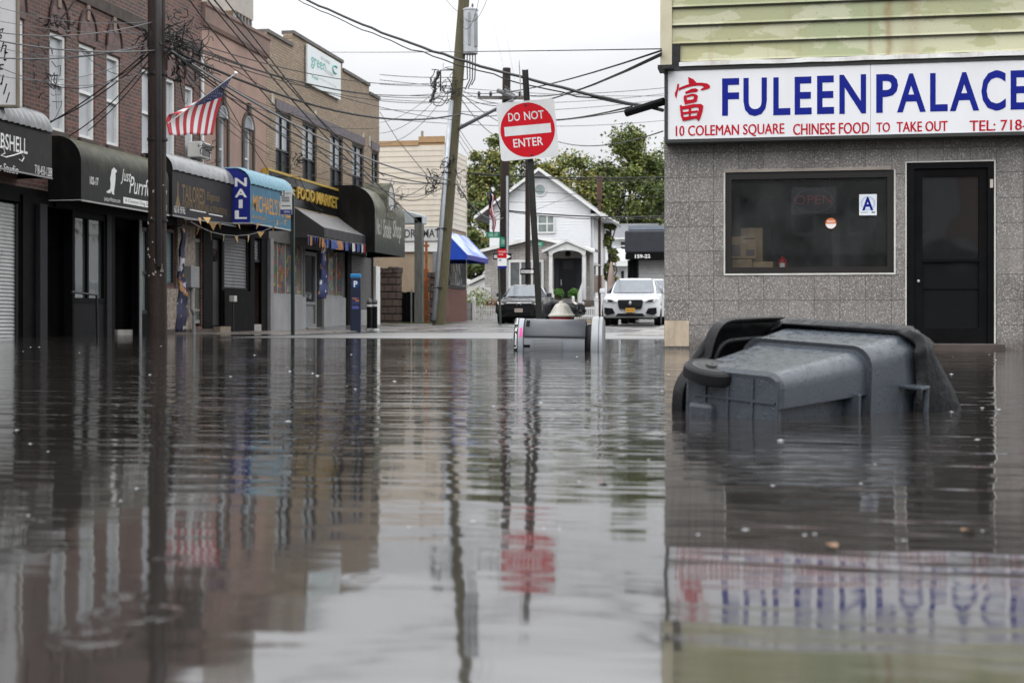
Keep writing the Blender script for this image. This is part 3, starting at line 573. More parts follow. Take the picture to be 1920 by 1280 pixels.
slab(b1, 'pebble_panel', ly(305), ly(362), -.0, lz(542, 330), .002, .05, pebble); slab(b1, 'pebble_pier', ly(330), ly(363), lz(542, 330), 2.8, .002, .05, pebble); slab(b1, 'stone_base', ly(305), ly(396), -.1, lz(617, 350), .002, .08, stonesill)
h = (ly(364), ly(386), lz(606, 375), lz(448, 375))
sdm = M('security_door_green', (.2, .22, .21), .5); o = frame(b1, TL, h, .09, -.13, -.05, sdm, name='security_door', mid=[h[2] + 1.0, h[2] + .35], pane_m=glass('pale_green_glass2', (.1, .12, .115), .2))
mb = MB(TL)
for k in range(1, 6): s = h[0] + (h[1] - h[0]) * k / 6; mb.tube([(s, -.06, h[2] + .08), (s, -.06, h[3] - .1)], .012, 6)
mb.build('bars', sdm, o)
mb = MB(TL); mb.tube([(Y1 - .07, .05, 4.4), (Y1 - .07, .05, 7.4)], .05, 8); mb.build('downpipe', whitetrim, b1)
mb = MB(TL); mb.box(ly(351), ly(370), .0, .38, lz(297, 360), lz(268, 360)); o = mb.build('air_conditioner', M('ac_white', (.6, .6, .58), .5), b1, bevel=.02)
mb = MB(TL); mb.box(ly(353), ly(368), .381, .39, lz(294, 360), lz(271, 360)); mb.build('grille', M('ac_grille', (.12, .12, .12), .6), o)
# ---- stucco building ----
b2 = thing('stucco_building', 'pinkish brown stucco building with narrow arched windows beside the brick building', 'building', (LX, 40, 0))
Y2, S2 = ly(499), 8.42
AR = [(ly(408), ly(424.5), 4.15, 5.95), (ly(456), ly(472.5), 4.1, 5.9)]
gf2 = [(ly(397), ly(416), lz(612, 405), 2.6), (ly(419), ly(466), lz(541, 440), 2.72), (ly(474), ly(497), -.05, 2.75)]
mb = MB(TL); cut_wall(mb, Y1 + .01, Y2, -.6, S2, AR + gf2, .2)
for q in ([(Y1 + .01, 0, -.6), (Y1 + .01, -9, -.6), (Y1 + .01, -9, S2), (Y1 + .01, 0, S2)], [(Y2, 0, -.6), (Y2, -9, -.6), (Y2, -9, S2), (Y2, 0, S2)], [(Y1, -9, -.6), (Y2, -9, -.6), (Y2, -9, S2), (Y1, -9, S2)], [(Y1, 0, S2), (Y2, 0, S2), (Y2, -9, S2), (Y1, -9, S2)]): mb.face(q)
mb.build('wall', stucco, b2)
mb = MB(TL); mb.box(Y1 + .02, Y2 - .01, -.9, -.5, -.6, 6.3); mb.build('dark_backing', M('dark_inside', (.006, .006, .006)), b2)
mb = MB(TL); mb.prism([(0.002, 8.2), (.06, 8.22), (.1, 8.32), (.1, 8.72), (.14, 8.76), (.14, 8.84), (-.4, 8.84), (-.4, 8.43), (.002, 8.43)], lambda u, v: (Y1 + .02, u, v), lambda u, v: (Y2 + .05, u, v)); mb.build('cornice', M('stucco_cornice', (.2, .135, .112), .75, var=.15, dirt=(.09, .065, .055)), b2)
for a, b, c, d in AR:
    o = frame(b2, TL, (a, b, c, d - .0), .06, -.16, -.09, whitetrim, mid=[c + (d - c) * .52], vert=[(a + b) / 2 + .01])
    cx, rr_ = (a + b) / 2, (b - a) / 2
    pts = [(cx - rr_ * math.cos(t), d + 1.0 * rr_ * math.sin(t)) for t in [k * math.pi / 14 for k in range(15)]]
    mb = MB(TL); mb.prism(pts, lambda u, v: (u, .003, v), lambda u, v: (u, .01, v)); mb.build('arch_light', gsky, o)
    mb = MB(TL); full = [(a, c)] + pts + [(b, c)]; big = [(a - .13, c)] + [(cx + (p[0] - cx) * (1 + .13 / rr_), d + (p[1] - d) * (1 + .13 / rr_)) for p in pts] + [(b + .13, c)]
    mb.loft([[(p[0], .03, p[1]) for p in full], [(p[0], .05, p[1]) for p in full], [(p[0], .05, p[1]) for p in big], [(p[0], .001, p[1]) for p in big]], close=False, cap=False); mb.build('arch_surround', M('brown_arch', (.065, .05, .042), .7), o)
    mb = MB(TL); mb.tube([(p[0], .02, p[1]) for p in pts], .03, 6); mb.build('arch_frame', whitetrim, o)
    mb = MB(TL); mb.box(cx - .09, cx + .09, .002, .09, d + rr_ + .05, d + rr_ + .38); mb.build('keystone', M('brown_arch', (.065, .05, .042)), o)
    mb = MB(TL); mb.box(a - .15, b + .15, -.1, .1, c - .16, c - .002); mb.build('sill', M('brown_arch', (.065, .05, .042)), o)
mb = MB(facX(LX + .004)); cut_wall(mb, Y1 + .03, Y2 - .02, -.05, 3.0, shr(gf2), .2); mb.build('black_cladding', black, b2)
slab(b2, 'black_front', Y1 + .03, ly(396.5), -.05, 2.8, .002, .04, black); slab(b2, 'black_fascia', Y1 + .03, ly(500), 2.76, 3.05, .041, .07, black)
o = slab(b2, 'door', ly(397.5), ly(415.5), lz(610, 405), 2.55, -.14, -.08, M('charcoal_door', (.028, .027, .028), .4)); slab(o, 'fanlight', ly(400), ly(412), 1.95, 2.3, -.079, -.07, gdark); slab(b2, 'door_step', ly(397), ly(417), -.05, lz(612, 405), .0, .25, M('tan_step', (.2, .165, .13), .7))
shutter(b2, TL, (ly(420), ly(465), lz(541, 440), 2.7), -.06, shutd_m, pitch=.09)
slab(b2, 'black_stall_riser', ly(417.5), ly(473), -.05, lz(545, 440), .002, .06, black); slab(b2, 'black_pier', ly(466), ly(474), lz(545, 440), 2.76, .002, .06, black)
shutter(b2, TL, (ly(475.5), ly(487), lz(488, 480), 2.7), -.06, shutd_m, pitch=.09, name='half_open_shutter'); slab(b2, 'recess_door', ly(475), ly(490), -.05, 2.7, -.5, -.4, black); slab(b2, 'black_pier', ly(487.5), ly(498.5), -.05, 2.76, .002, .05, black); slab(b2, 'door_step', ly(474), ly(487), -.05, .22, -.3, .05, concrete)
slab(b2, 'grey_post', ly(499.2), ly(505), -.05, 2.8, .003, .14, greypaint)
# ---- tan brick building ----
b3 = thing('tan_brick_building', 'tan brick building with stepped parapet and dark framed windows above the food market', 'building', (LX, 48, 0))
Y3 = ly(711)
tw = [(517, 546, 188, 318), (567, 594, 210, 333), (619, 643, 235, 350), (660, 682, 252, 362), (697, 709, 265, 372)]
TH = [(ly(a), ly(b), 4.55, 6.78) for a, b, t, bo in tw]
ys_ = [ly(x) for x in (500, 548, 642, 692, 711)]; tops = [9.0, 9.42, 9.15, 8.85]
gf3 = [(ly(507), ly(569), lz(555, 540), 2.75), (ly(572), ly(604), .03, 2.7), (ly(606), ly(645), lz(557, 625), 2.7), (ly(655), ly(700), .0, 2.75)]
mb = MB(TL); cut_wall(mb, Y2 + .01, Y3, -.6, 8.6, TH + gf3, .18)
for a, b, t in zip(ys_, ys_[1:], tops):
    a = max(a, Y2 + .01); mb.box(a, b, -.3, 0, 8.6, t)
for q in ([(Y2 + .01, 0, -.6), (Y2 + .01, -9, -.6), (Y2 + .01, -9, 8.6), (Y2 + .01, 0, 8.6)], [(Y3, 0, -.6), (Y3, -9, -.6), (Y3, -9, 8.6), (Y3, 0, 8.6)], [(Y2, -9, -.6), (Y3, -9, -.6), (Y3, -9, 8.6), (Y2, -9, 8.6)], [(Y2, -.301, 8.6), (Y3, -.301, 8.6), (Y3, -9, 8.6), (Y2, -9, 8.6)]): mb.face(q)
mb.build('wall', tanbrick, b3)
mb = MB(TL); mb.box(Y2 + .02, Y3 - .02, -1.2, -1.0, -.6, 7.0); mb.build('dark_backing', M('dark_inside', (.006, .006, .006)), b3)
for a, b, t in zip(ys_, ys_[1:], tops): a = max(a, Y2 + .02); slab(b3, 'coping', a, b - .01, t + .002, t + .11, -.36, .06, M('grey_coping', (.12, .11, .1), .7, var=.2))
slab(b3, 'lintel_band', ly(516), ly(683), 6.82, 7.12, .002, .04, M('bluestone', (.13, .115, .125), .7, var=.2)); slab(b3, 'lintel_band', ly(695), ly(710), 6.82, 7.12, .002, .04, M('bluestone', (.13, .115, .125)))
dfr = M('charcoal_frame', (.02, .021, .024), .4); lpn = M('charcoal_panel', (.032, .034, .038), .35)
for h in TH: frame(b3, TL, h, .075, -.16, -.05, dfr, vert=[(h[0] + h[1]) / 2], mid=[5.62], panelz=5.6, panel_m=lpn, pane_m=gtoned, sill=.12, sill_m=M('grey_coping', (.12, .11, .1)))
for py, px in ((166, 510), (205, 590), (240, 680), (255, 692)):
    c = ly(px); mb = MB(TL); mb.box(c - .12, c + .12, .002, .03, 6.9, 7.3); mb.build('worn_brick_patch', M('pale_brick', (.4, .36, .3), .8, var=.4, vs=8), b3)
mb = MB(facX(LX + .004)); cut_wall(mb, Y2 + .03, Y3 - .8, .0, 3.3, shr(gf3), .19); mb.build('grey_cladding', M('market_cladding', (.11, .105, .1), .6), b3)
slab(b3, 'stall_riser', ly(507), ly(571), -.05, lz(555, 540), .002, .05, M('grey_render', (.27, .27, .275), .6, var=.1, vs=2, dirt=(.18, .175, .17)))
slab(b3, 'stall_riser', ly(605), ly(646), -.05, lz(557, 625), .002, .05, M('grey_render', (.27, .27, .275)))
def posters():
    m, n, l, b = nodes('window_posters'); v, g = wallvec(n, l); t = n.new("ShaderNodeTexVoronoi"); t.distance = 'CHEBYCHEV'; t.inputs['Scale'].default_value = 2.6; l.new(v, t.inputs['Vector'])
    hsv = n.new("ShaderNodeHueSaturation"); hsv.inputs['Saturation'].default_value = 1.0; hsv.inputs['Value'].default_value = .22; hsv.inputs['Saturation'].default_value = .8; l.new(t.outputs['Color'], hsv.inputs['Color'])
    c = mixc(n, l, noise(n, l, g, 5, 4, .6, .35, .65), hsv.outputs[0], (.12, .11, .105)); c = mixc(n, l, noise(n, l, g, 4, 2, .5, .58, .64), c, (.4, .07, .04)); c = mixc(n, l, noise(n, l, g, 5.3, 2, .5, .6, .66), c, (.4, .33, .06)); l.new(c, b.inputs['Base Color']); b.inputs['Roughness'].default_value = .12; return m
pm = posters()
frame(b3, TL, (ly(507), ly(569), lz(555, 540), lz(442, 540)), .07, -.12, -.02, M('alu_frame', (.33, .34, .34), .4, .4), vert=[ly(522), ly(537), ly(553)], pane_m=pm)
frame(b3, TL, (ly(606), ly(645), lz(557, 625), lz(448, 625)), .07, -.12, -.02, M('alu_frame', (.33, .34, .34)), vert=[ly(618), ly(632)], pane_m=pm)
o = frame(b3, TL, (ly(575), ly(599), .1, 2.6), .12, -.2, -.1, M('grey_door', (.2, .205, .21), .45), name='door', mid=[.9], panelz=.9, panel_m=M('grey_door', (.2, .205, .21)), pane_m=gdark)
slab(b3, 'door_step', ly(573), ly(603), -.05, .1, -.18, .1, concrete)
slab(b3, 'black_pier', ly(646.5), ly(654.5), -.05, 2.75, .002, .1, black)
def meshgate():
    m, n, l, b = nodes('mesh_gate'); v, g = wallvec(n, l); t = n.new("ShaderNodeTexBrick"); t.inputs['Scale'].default_value = 1; t.inputs['Brick Width'].default_value = .13; t.inputs['Row Height'].default_value = .065; t.inputs['Mortar Size'].default_value = .016
    t.inputs[1].default_value = (.02, .02, .02, 1); t.inputs[2].default_value = (.028, .028, .028, 1); t.inputs[3].default_value = (.17, .165, .16, 1); l.new(v, t.inputs[0]); l.new(t.outputs[0], b.inputs['Base Color']); bump(n, l, b, t.outputs['Fac'], .01); return m
o = slab(b3, 'mesh_gate', ly(655), ly(699), .75, 2.7, -.1, -.06, meshgate()); shutter(b3, TL, (ly(656), ly(699), .05, .74), -.08, shut_m)
slab(b3, 'white_post', ly(701), ly(709), .05, 2.4, .002, .08, whitetrim)
# ---- things on the roofs ----
t = thing('roof_ventilator', 'beige box on thin legs on the roof above the stucco building', 'roof unit', at_X(459, 40, LX - 2.5))
mb = MB(facX(LX - 2.5)); f = lambda px: at_X(px, 30, LX - 2.5).y; g_ = lambda py: at_X(459, py, LX - 2.5).z
mb.box(f(441), f(475), -1.2, 0, g_(30), g_(-60)); mb.build('housing', M('beige_unit', (.33, .31, .28), .6), t)
mb = MB(facX(LX - 2.5))
for k in range(6): s = f(443) + (f(473) - f(443)) * k / 5; mb.box(s - .04, s + .04, -.1, -.02, S2, g_(30)); mb.box(s - .04, s + .04, -1.15, -1.07, S2, g_(30))
mb.build('legs', greypaint, t)
# ---- awnings ----
def rib_awning(label, name, a, b, n, zb, zt, rad, mats, text=None, mould=None, ribs=0, endm=1, scal=0, cat='awning', back=0.0):
    """a, b along the wall; closed quarter-round awning; mats = front, end, underside trim"""
    t = thing(name, label, cat, (LX, (a + b) / 2, zb)); mb = MB(TL); K = 9
    prof_ = [(.0, zt)] + [(n - rad + rad * math.sin(k * math.pi / 2 / K), zt - rad + rad * math.cos(k * math.pi / 2 / K)) for k in range(K + 1)] + [(n, zb)]
    prof_ = [(max(p, .0), z) for p, z in prof_]
    N = max(2, ribs * 6); rings = []
    for i in range(N + 1):
        s = a + (b - a) * i / N; k = abs(math.sin(i * math.pi / 6)) if scal else 0
        rings.append([(s, p + .001 - (0 if not scal else (1 - k) * scal * max(0, min(1, (z - zt + rad) / rad))), z - (0 if not scal else (1 - k) * scal * .6 * max(0, min(1, (z - (zt - rad)) / rad * 1.2)))) for p, z in prof_])
    mb.loft(rings, close=False); mb.build('canopy', mats[0] if not scal else [mats[0]], t, smooth=True, auto=50)
    for nm, s in (('end_panel', a - .004), ('end_panel', b + .004)):
        mb = MB(TL); mb.face([(s, p, z) for p, z in prof_] + [(s, 0, zb)]); mb.build(nm, mats[1], t)
    mb = MB(TL); mb.box(a, b, n + .003, n + .02, zb - .02, zb + .012); mb.tube([(a, .02, zb), (a, n, zb)], .012, 6); mb.build('edge_trim', mats[2], t)
    return t
blackcanvas = M('black_canvas', (.008, .0078, .0075), .55, spec=.1, var=.2, vs=2, dirt=(.04, .038, .034), bp=.006, bs=7)
silverband = M('silver_canvas', (.25, .255, .26), .3, .2, var=.15)
def mossy(name, c, moss, z0, z1):
    m, n, l, b = nodes(name); g = n.new("ShaderNodeNewGeometry").outputs['Position']; sp = n.new("ShaderNodeSeparateXYZ"); l.new(g, sp.inputs[0])
    r = n.new("ShaderNodeMapRange"); r.inputs[1].default_value = z0; r.inputs[2].default_value = z1; l.new(mm(n, l, sp.outputs[2], mm(n, l, noise(n, l, g, 1.6, 4, .6, None, None, (3, 3, .5)), .8), 'ADD'), r.inputs[0])
    c_ = mixc(n, l, r.outputs[0], c, mixc(n, l, noise(n, l, g, 4, 4, .6, .35, .65), moss, tuple(x * .5 for x in moss))); l.new(c_, b.inputs['Base Color']); b.inputs['Roughness'].default_value = .5; b.inputs['Specular IOR Level'].default_value = .2; bump(n, l, b, noise(n, l, g, 5, 3), .008); return m
N1 = .75
# hair studio
zb, zt = lz(333, 90, N1), lz(232, 97)
t = rib_awning('dark grey awning of the hair studio with silver ribbed top at the left edge', 'shop_awning', ly(-160, N1), ly(97, N1), N1, zb, zt, .5, (M('grey_canvas', (.028, .026, .025), .5, spec=.15, var=.15, bp=.006, bs=6), blackcanvas, silverband))
PA = lambda x, y: (x, N1 + .006, y)
def AL(mb, txt, a, b, y1, y0, n=None, bold=0.0, shear=0.0, put=None, **k):
    n = N1 if n is None else n; r = (a + b) / 2
    letter(mb, txt, ly(a, n), ly(b, n), lz(y0, r, n), lz(y1, r, n), put or (lambda x, y: (x, n + .006, y)), bold, shear, **k)
mb = MB(TL); AL(mb, "BOMBSHELL", -36, 51, 250, 280, bold=.01); AL(mb, "Hair & Color Studio", -60, 34, 302, 318); AL(mb, "718-450-1288", 65, 97, 312, 329)
mb.tube([(ly(x, N1), N1 + .01, lz(y, 20, N1)) for x, y in ((-10, 285), (5, 278), (8, 290), (0, 296), (10, 297), (25, 290), (38, 283), (44, 290), (40, 299), (35, 296))], .014, 5); mb.build('lettering', lettw, t)
def silver_top(t, a, b, n, zt, rad, ribs):
    mb = MB(TL); K = 8; N = ribs * 6; rings = []
    pr = [(.02, zt)] + [(n - rad + rad * math.sin(k * math.pi / 2 / K), zt - rad + rad * math.cos(k * math.pi / 2 / K)) for k in range(K + 1)]
    for i in range(N + 1):
        s = a + (b - a) * i / N; bul = .014 + .05 * abs(math.sin(i * math.pi / 6)); c_ = (n - rad * 1.4, zt - rad * 1.4)
        rg = []
        for p, z in pr:
            dx, dz = p - c_[0], z - c_[1]; q = math.hypot(dx, dz) or 1; rg.append((s, p + dx / q * bul, z + dz / q * bul))
        rings.append(rg)
    mb.loft(rings, close=False); mb.build('ribbed_top', silverband, t, smooth=True)
silver_top(t, ly(-160, N1), ly(97, N1) + .0, N1, zt, .4, 22)
# dog groomer
zb, zt = 2.86, 4.22
JR = ly(316, N1)
t = rib_awning('long black awning of the dog groomer with mossy top and white dog silhouette', 'shop_awning', ly(152, N1), JR, N1, zb, zt, .55, (mossy('mossy_black_canvas', (.013, .013, .012), (.1, .1, .06), 3.95, 4.6), blackcanvas, M('pale_trim', (.4, .4, .38), .5)))
mb = MB(TL); AL(mb, "102-17", 168, 184, 332, 347, bold=.02); AL(mb, "Just", 226, 245, 318, 347, shear=.35); AL(mb, "Purrfection", 242, 312, 337, 369, shear=.3); AL(mb, "justpurrfection.com", 195, 225, 370, 381)
mb.build('lettering', lettw, t); mb = MB(TL)
dog = [(199, 361), (206, 355), (207, 345), (206, 335), (208, 325), (209, 318), (213, 313), (217, 316), (219, 319), (216, 323), (216, 333), (215, 345), (213, 360), (214, 364), (210, 364), (208, 358), (206, 363), (200, 363)]
mb.face([(ly(x, N1), N1 + .006, lz(y, 208, N1)) for x, y in dog]); mb.build('dog_silhouette', lettw, t)
o = None
mb = MB(TL); mb.box(ly(231, N1), ly(312, N1), N1 + .002, N1 + .006, lz(388, 270, N1), lz(376.5, 270, N1)); s_ = mb.build('white_strip', lettw, t)
mb = MB(TL); AL(mb, "A Couture Dog Grooming Salon", 234, 309, 379, 387, put=lambda x, y: (x, N1 + .008, y)); mb.build('strip_lettering', black, s_)
# tailor
zb, zt = lz(404, 325, N1), lz(306, 325, N1) + .25
t = rib_awning('charcoal tailor awning with silver ribbed top and dull gold lettering', 'shop_awning', ly(323, N1), ly(442, N1), N1, zb, zt, .5, (M('charcoal_canvas', (.024, .023, .026), .5, spec=.15, var=.15, bp=.006, bs=6), blackcanvas, silverband))
silver_top(t, ly(323, N1), ly(442, N1), N1, zt, .42, 11)
mb = MB(TL); AL(mb, "TAILORED", 341, 384, 350, 380, bold=.01); AL(mb, "Elegance", 387, 411, 362, 381, shear=.3); AL(mb, "FORMAL & BESPOKE ALTERATIONS", 342, 425, 384, 396)
mb.face([(ly(x, N1), N1 + .006, lz(y, 333, N1)) for x, y in ((328, 387), (332, 366), (332, 344), (333, 338), (334, 344), (334, 366), (338, 387))]); mb.build('gold_lettering', dullgold, t)
mb = MB(TL); AL(mb, "162-16 159 Rd.", 326, 347, 387, 400)
for a, b, y in ((356, 386, 393), (391, 417, 401)): mb.box(ly(a, N1), ly(b, N1), N1 + .003, N1 + .006, lz(y, a, N1) - .012, lz(y, a, N1) + .012)
mb.build('white_lettering', lettw, t)
# nail salon
N2 = 1.25
zb, zt = lz(418, 470, N2), lz(330, 470, N2) + .2
t = rib_awning('blue nail salon awning with dark blue end panel and orange lettering', 'shop_awning', ly(469, N2), ly(549, N2), N2, zb, zt, .5, (M('cyan_canvas', (.018, .115, .195), .4, var=.2, bp=.004, bs=6), M('dark_blue_canvas', (.012, .02, .19), .45), M('pale_trim', (.4, .4, .38))))
silverold = silverband; silverband = M('cyan_ribbed', (.15, .3, .38), .35, var=.1); silver_top(t, ly(469, N2), ly(549, N2), N2, zt, .42, 10); silverband = silverold
mb = MB(TL); AL(mb, "MICHAEL'S NAILS", 474, 546, 372, 403, n=N2, bold=.01); AL(mb, "162-14 159 ROAD", 472, 498, 405, 411, n=N2); mb.build('orange_lettering', M('orange_letter', (.5, .24, .04), .5), t)
mb = MB(TL); ya = ly(469, N2) - .008; zc = zt - .25
for i, ch in enumerate("NAIL"):
    z1 = zc - i * .29; letter(mb, ch, .82 if ch != 'I' else .93, 1.16 if ch != 'I' else 1.04, z1 - .23, z1, lambda x, y: (ya, x, y), .03)
mb.build('white_lettering', lettw, t)
# food market sign and sloping awning
ms = thing('market_sign', 'black market fascia sign with raised gold letters and gold border', 'sign', (LX, ly(575), 3.4)); a, b = ly(503, .2), ly(649, .2); z1, z0 = lz(320, 505, .2), lz(410, 645, .2)
z0 = min(z0, lz(372, 503, .2))
mb = MB(TL); mb.box(a, b, .01, .16, z0, z1); mb.build('board', M('black_sign_board', (.012, .012, .012), .15), ms)
mb = MB(TL)
for q in ((a - .03, b + .03, z1, z1 + .07), (a - .03, b + .03, z0 - .07, z0), (a - .05, a, z0, z1), (b, b + .05, z0, z1)): mb.box(q[0], q[1], .01, .2, q[2], q[3])
mb.build('gold_border', gold, ms)
for txt, p0, p1 in (("Sal's", 516, 551), ("FOOD", 556, 588), ("MARKET", 592, 632)):
    mb = MB(TL); letter(mb, txt, ly(p0, .2), ly(p1, .2), z0 + .28, z1 - .24, lambda x, y: (x, .22, y), .02); mb.build('raised_lettering', gold, ms, solid=.05)
mb = MB(TL); letter(mb, "DELI", ly(637, .2), ly(644, .2), z0 + .62, z0 + .82, lambda x, y: (x, .17, y), .02); letter(mb, "BEER", ly(637, .2), ly(644, .2), z0 + .34, z0 + .54, lambda x, y: (x, .17, y), .02); mb.build('small_lettering', gold, ms)
t = thing('market_awning', 'grey sloping awning with dark valance over the food market front', 'awning', (LX, ly(620), 2.4)); n = 1.15
a, b = ly(572, n) , ly(697, n); zt_, zm, zv = lz(388, 553, .2), lz(418, 565, n), lz(437, 565, n)
a = ly(553, .2)
mb = MB(TL); N = 24; mb.loft([[(a + (b - a) * i / N, .17 + (n - .17) * k / 6, zt_ + (zm - zt_) * k / 6 - .05 * math.sin(k * math.pi / 6) * (1 - .3 * abs(math.sin(i * math.pi / 6)))) for k in range(7)] for i in range(N + 1)], close=False); mb.build('canopy', M('grey_awning', (.17, .165, .165), .5, var=.15, bp=.004, bs=8), t, smooth=True, solid=.008)
mb = MB(TL); mb.loft([[(a + (b - a) * i / 40, n + .01 + .01 * math.sin(i * 1.3), zm - .005), (a + (b - a) * i / 40, n + .012 + .018 * math.sin(i * 1.3), zv)] for i in range(41)][0:] and [[(a + (b - a) * i / 40, n + .01 + .01 * math.sin(i * 1.3), z) for i in range(41)] for z in (zm - .005, zv)], close=False); mb.build('valance', M('dark_valance', (.035, .034, .036), .6), t, solid=.006)
for s in (a, b): mb = MB(TL); mb.face([(s, .17, zt_), (s, n, zm), (s, n, zv), (s, .17, zv)]); mb.build('end_panel', M('dark_valance', (.035, .034, .036)), t, solid=.006)
# smoke shop awning: tall rounded front with an arch dormer
n = 1.5
t = thing('smoke_shop_awning', 'dark green weathered awning of the smoke shop with arched crest at the row end', 'awning', (LX, ly(720), 2.4))
a, b = ly(703, n), ly(759, n); zb, zt = lz(473, 705, n), lz(368, 703, n) + .25
prof_ = [(.02, zt + .15)] + [(n - .9 + .9 * math.sin(k * math.pi / 18), zt - .75 + .9 * math.cos(k * math.pi / 18)) for k in range(10)] + [(n, zb)]
mb = MB(TL); mb.loft([[(s, p, z) for p, z in prof_] for s in (a, (a + b) / 2, b)], close=False); mb.build('canopy', mossy('mossy_green_canvas', (.028, .032, .028), (.17, .17, .13), 3.3, 4.6), t, smooth=True, auto=50)
for s in (a - .004, b + .004): mb = MB(TL); mb.face([(s, p, z) for p, z in prof_] + [(s, .02, zb)]); mb.build('end_panel', blackcanvas, t)
mb = MB(TL); c = (a + b) / 2; pts = [(c - .55 * math.cos(k * math.pi / 14), zt - .35 + .75 * math.sin(k * math.pi / 14)) for k in range(15)]
mb.prism([(c - .55, zt - .9)] + pts + [(c + .55, zt - .9)], lambda u, v: (u, n + .02, v), lambda u, v: (u, n - .9, v)); o = mb.build('crest', mossy('mossy_crest', (.05, .052, .045), (.15, .15, .11), 3.3, 4.4), t)
mb = MB(TL); mb.prism([(c + .33 * math.cos(k * math.pi / 10), zt - .25 + .5 * math.sin(k * math.pi / 10) - (.3 if k > 10 else 0)) for k in range(0, 11)] + [(c - .33, zt - .6), (c + .33, zt - .6)], lambda u, v: (u, n + .03, v), lambda u, v: (u, n + .022, v)); mb.build('crest_panel', M('pale_panel', (.5, .5, .48), .5), o)
mb = MB(TL)
for txt, p0, p1, y1, y0 in (("No.1", 705.5, 715, 410, 440), ("Smoke", 718, 733, 412, 447), ("Shop", 736, 752, 414, 456)): letter(mb, txt, ly(p0, n), ly(p1, n), lz(y0, (p0 + p1) / 2, n), lz(y1, (p0 + p1) / 2, n), lambda x, y: (x, n + .008, y), .015, .2)
mb.build('lettering', M('pale_letter', (.42, .42, .38), .6), t)
# vertical white sign at the far left, the green sign on the parapet
t = thing('upright_sign', 'tall white signboard with slanting black letters at the top left', 'sign', at_X(18, 197, LX + .6))
mb = MB(); p0, p1, p2 = at_X(-40, 197, LX + .35), at_X(33, 197, LX + 1.05), at_X(33, -60, LX + 1.05)
ux = (p1 - p0); ux.z = 0; wl = ux.length; ux.normalize(); un = Vector((ux.y, -ux.x, 0)); TS_ = lambda s, n, z: p1 + ux * (s) + un * n + Vector((0, 0, z)); hh = p2.z - p1.z
mb = MB(TS_); mb.box(-wl, -.03, -.12, .0, 0, hh); mb.build('panel', M('upright_panel', (.62, .62, .63), .45, var=.04, dirt=(.4, .38, .36), damt=.3), t)
mb = MB(TS_); mb.box(-.03, .0, -.14, .02, -.04, hh); mb.box(-wl, -.03, -.14, .02, -.04, 0); mb.build('frame', M('tan_frame', (.18, .15, .11), .6), t)
mb = MB(TS_)
for ch, py, xo in (("g", 62, .27), ("h", 86, .22), ("t", 103, .2), ("F", 129, .27), ("u", 149, .27), ("l", 166, .21), ("l", 182, .16)):
    z = (at_X(15, py + 9, LX + .95)).z - p1.z; letter(mb, ch, -xo - (.1 if ch not in 'lt' else .06), -xo + .02, z, z + .2, lambda x, y: (x, .006, y), 0, .35)
mb.build('lettering', black, t)
t = thing('banner_sign', 'white banner sign with green lettering on the parapet of the tan brick building', 'sign', at_X(608, 150, LX))
a, b = ly(576.5, .1), ly(639, .1); z0, z1 = lz(156, 576, .1), lz(82, 576, .1); mb = MB(TL); mb.box(a, b, .04, .1, z0, z1); mb.build('board', M('banner_board', (.66, .7, .7), .4, var=.03), t)
def GS(mb, txt, u0, u1, v0, v1, **k): letter(mb, txt, a + (b - a) * u0, a + (b - a) * u1, z0 + (z1 - z0) * v0, z0 + (z1 - z0) * v1, lambda x, y: (x, .105, y), **k)
mb = MB(TL); GS(mb, "green", .1, .52, .44, .74, bold=.0); mb.build('teal_lettering', M('teal_letter', (.05, .36, .31), .5), t); mb = MB(TL); mb.tube([(a + (b - a) * (.82 + .09 * math.cos(q)), .105, z0 + (z1 - z0) * (.74 + .1 * math.sin(q))) for q in [k * .5 for k in range(2, 11)]], .03, 5); mb.build('teal_swirl', M('teal_letter', (.05, .36, .31)), t); mb = MB(TL); GS(mb, "fresh", .12, .3, .2, .3); mb.build('teal_lettering', M('teal_letter', (.05, .36, .31), .5), t)
mb = MB(TL); GS(mb, "THE CORNER", .38, .66, .8, .88); GS(mb, "smart living", .3, .85, .25, .33); GS(mb, "house", .55, .78, .5, .68); mb.build('pale_lettering', M('pale_grey_letter', (.5, .54, .53), .5), t)
# ------------------------------------------------------------------ far end of the street
def boards(mb, T_, s0, s1, z0, z1, e, n=.0, lap=.018):
    z = z0
    while z < z1 - .01:
        t = min(z + e, z1); mb.loft([[(s, n + lap + .006, z), (s, n + .006, t), (s, n, t), (s, n, z)] for s in (s0, s1)]); z += e
def vinyl(name, c): return M(name, c, .5, var=.05, vs=1.2, dirt=tuple(x * .65 for x in c), dscale=1.0, damt=.4)
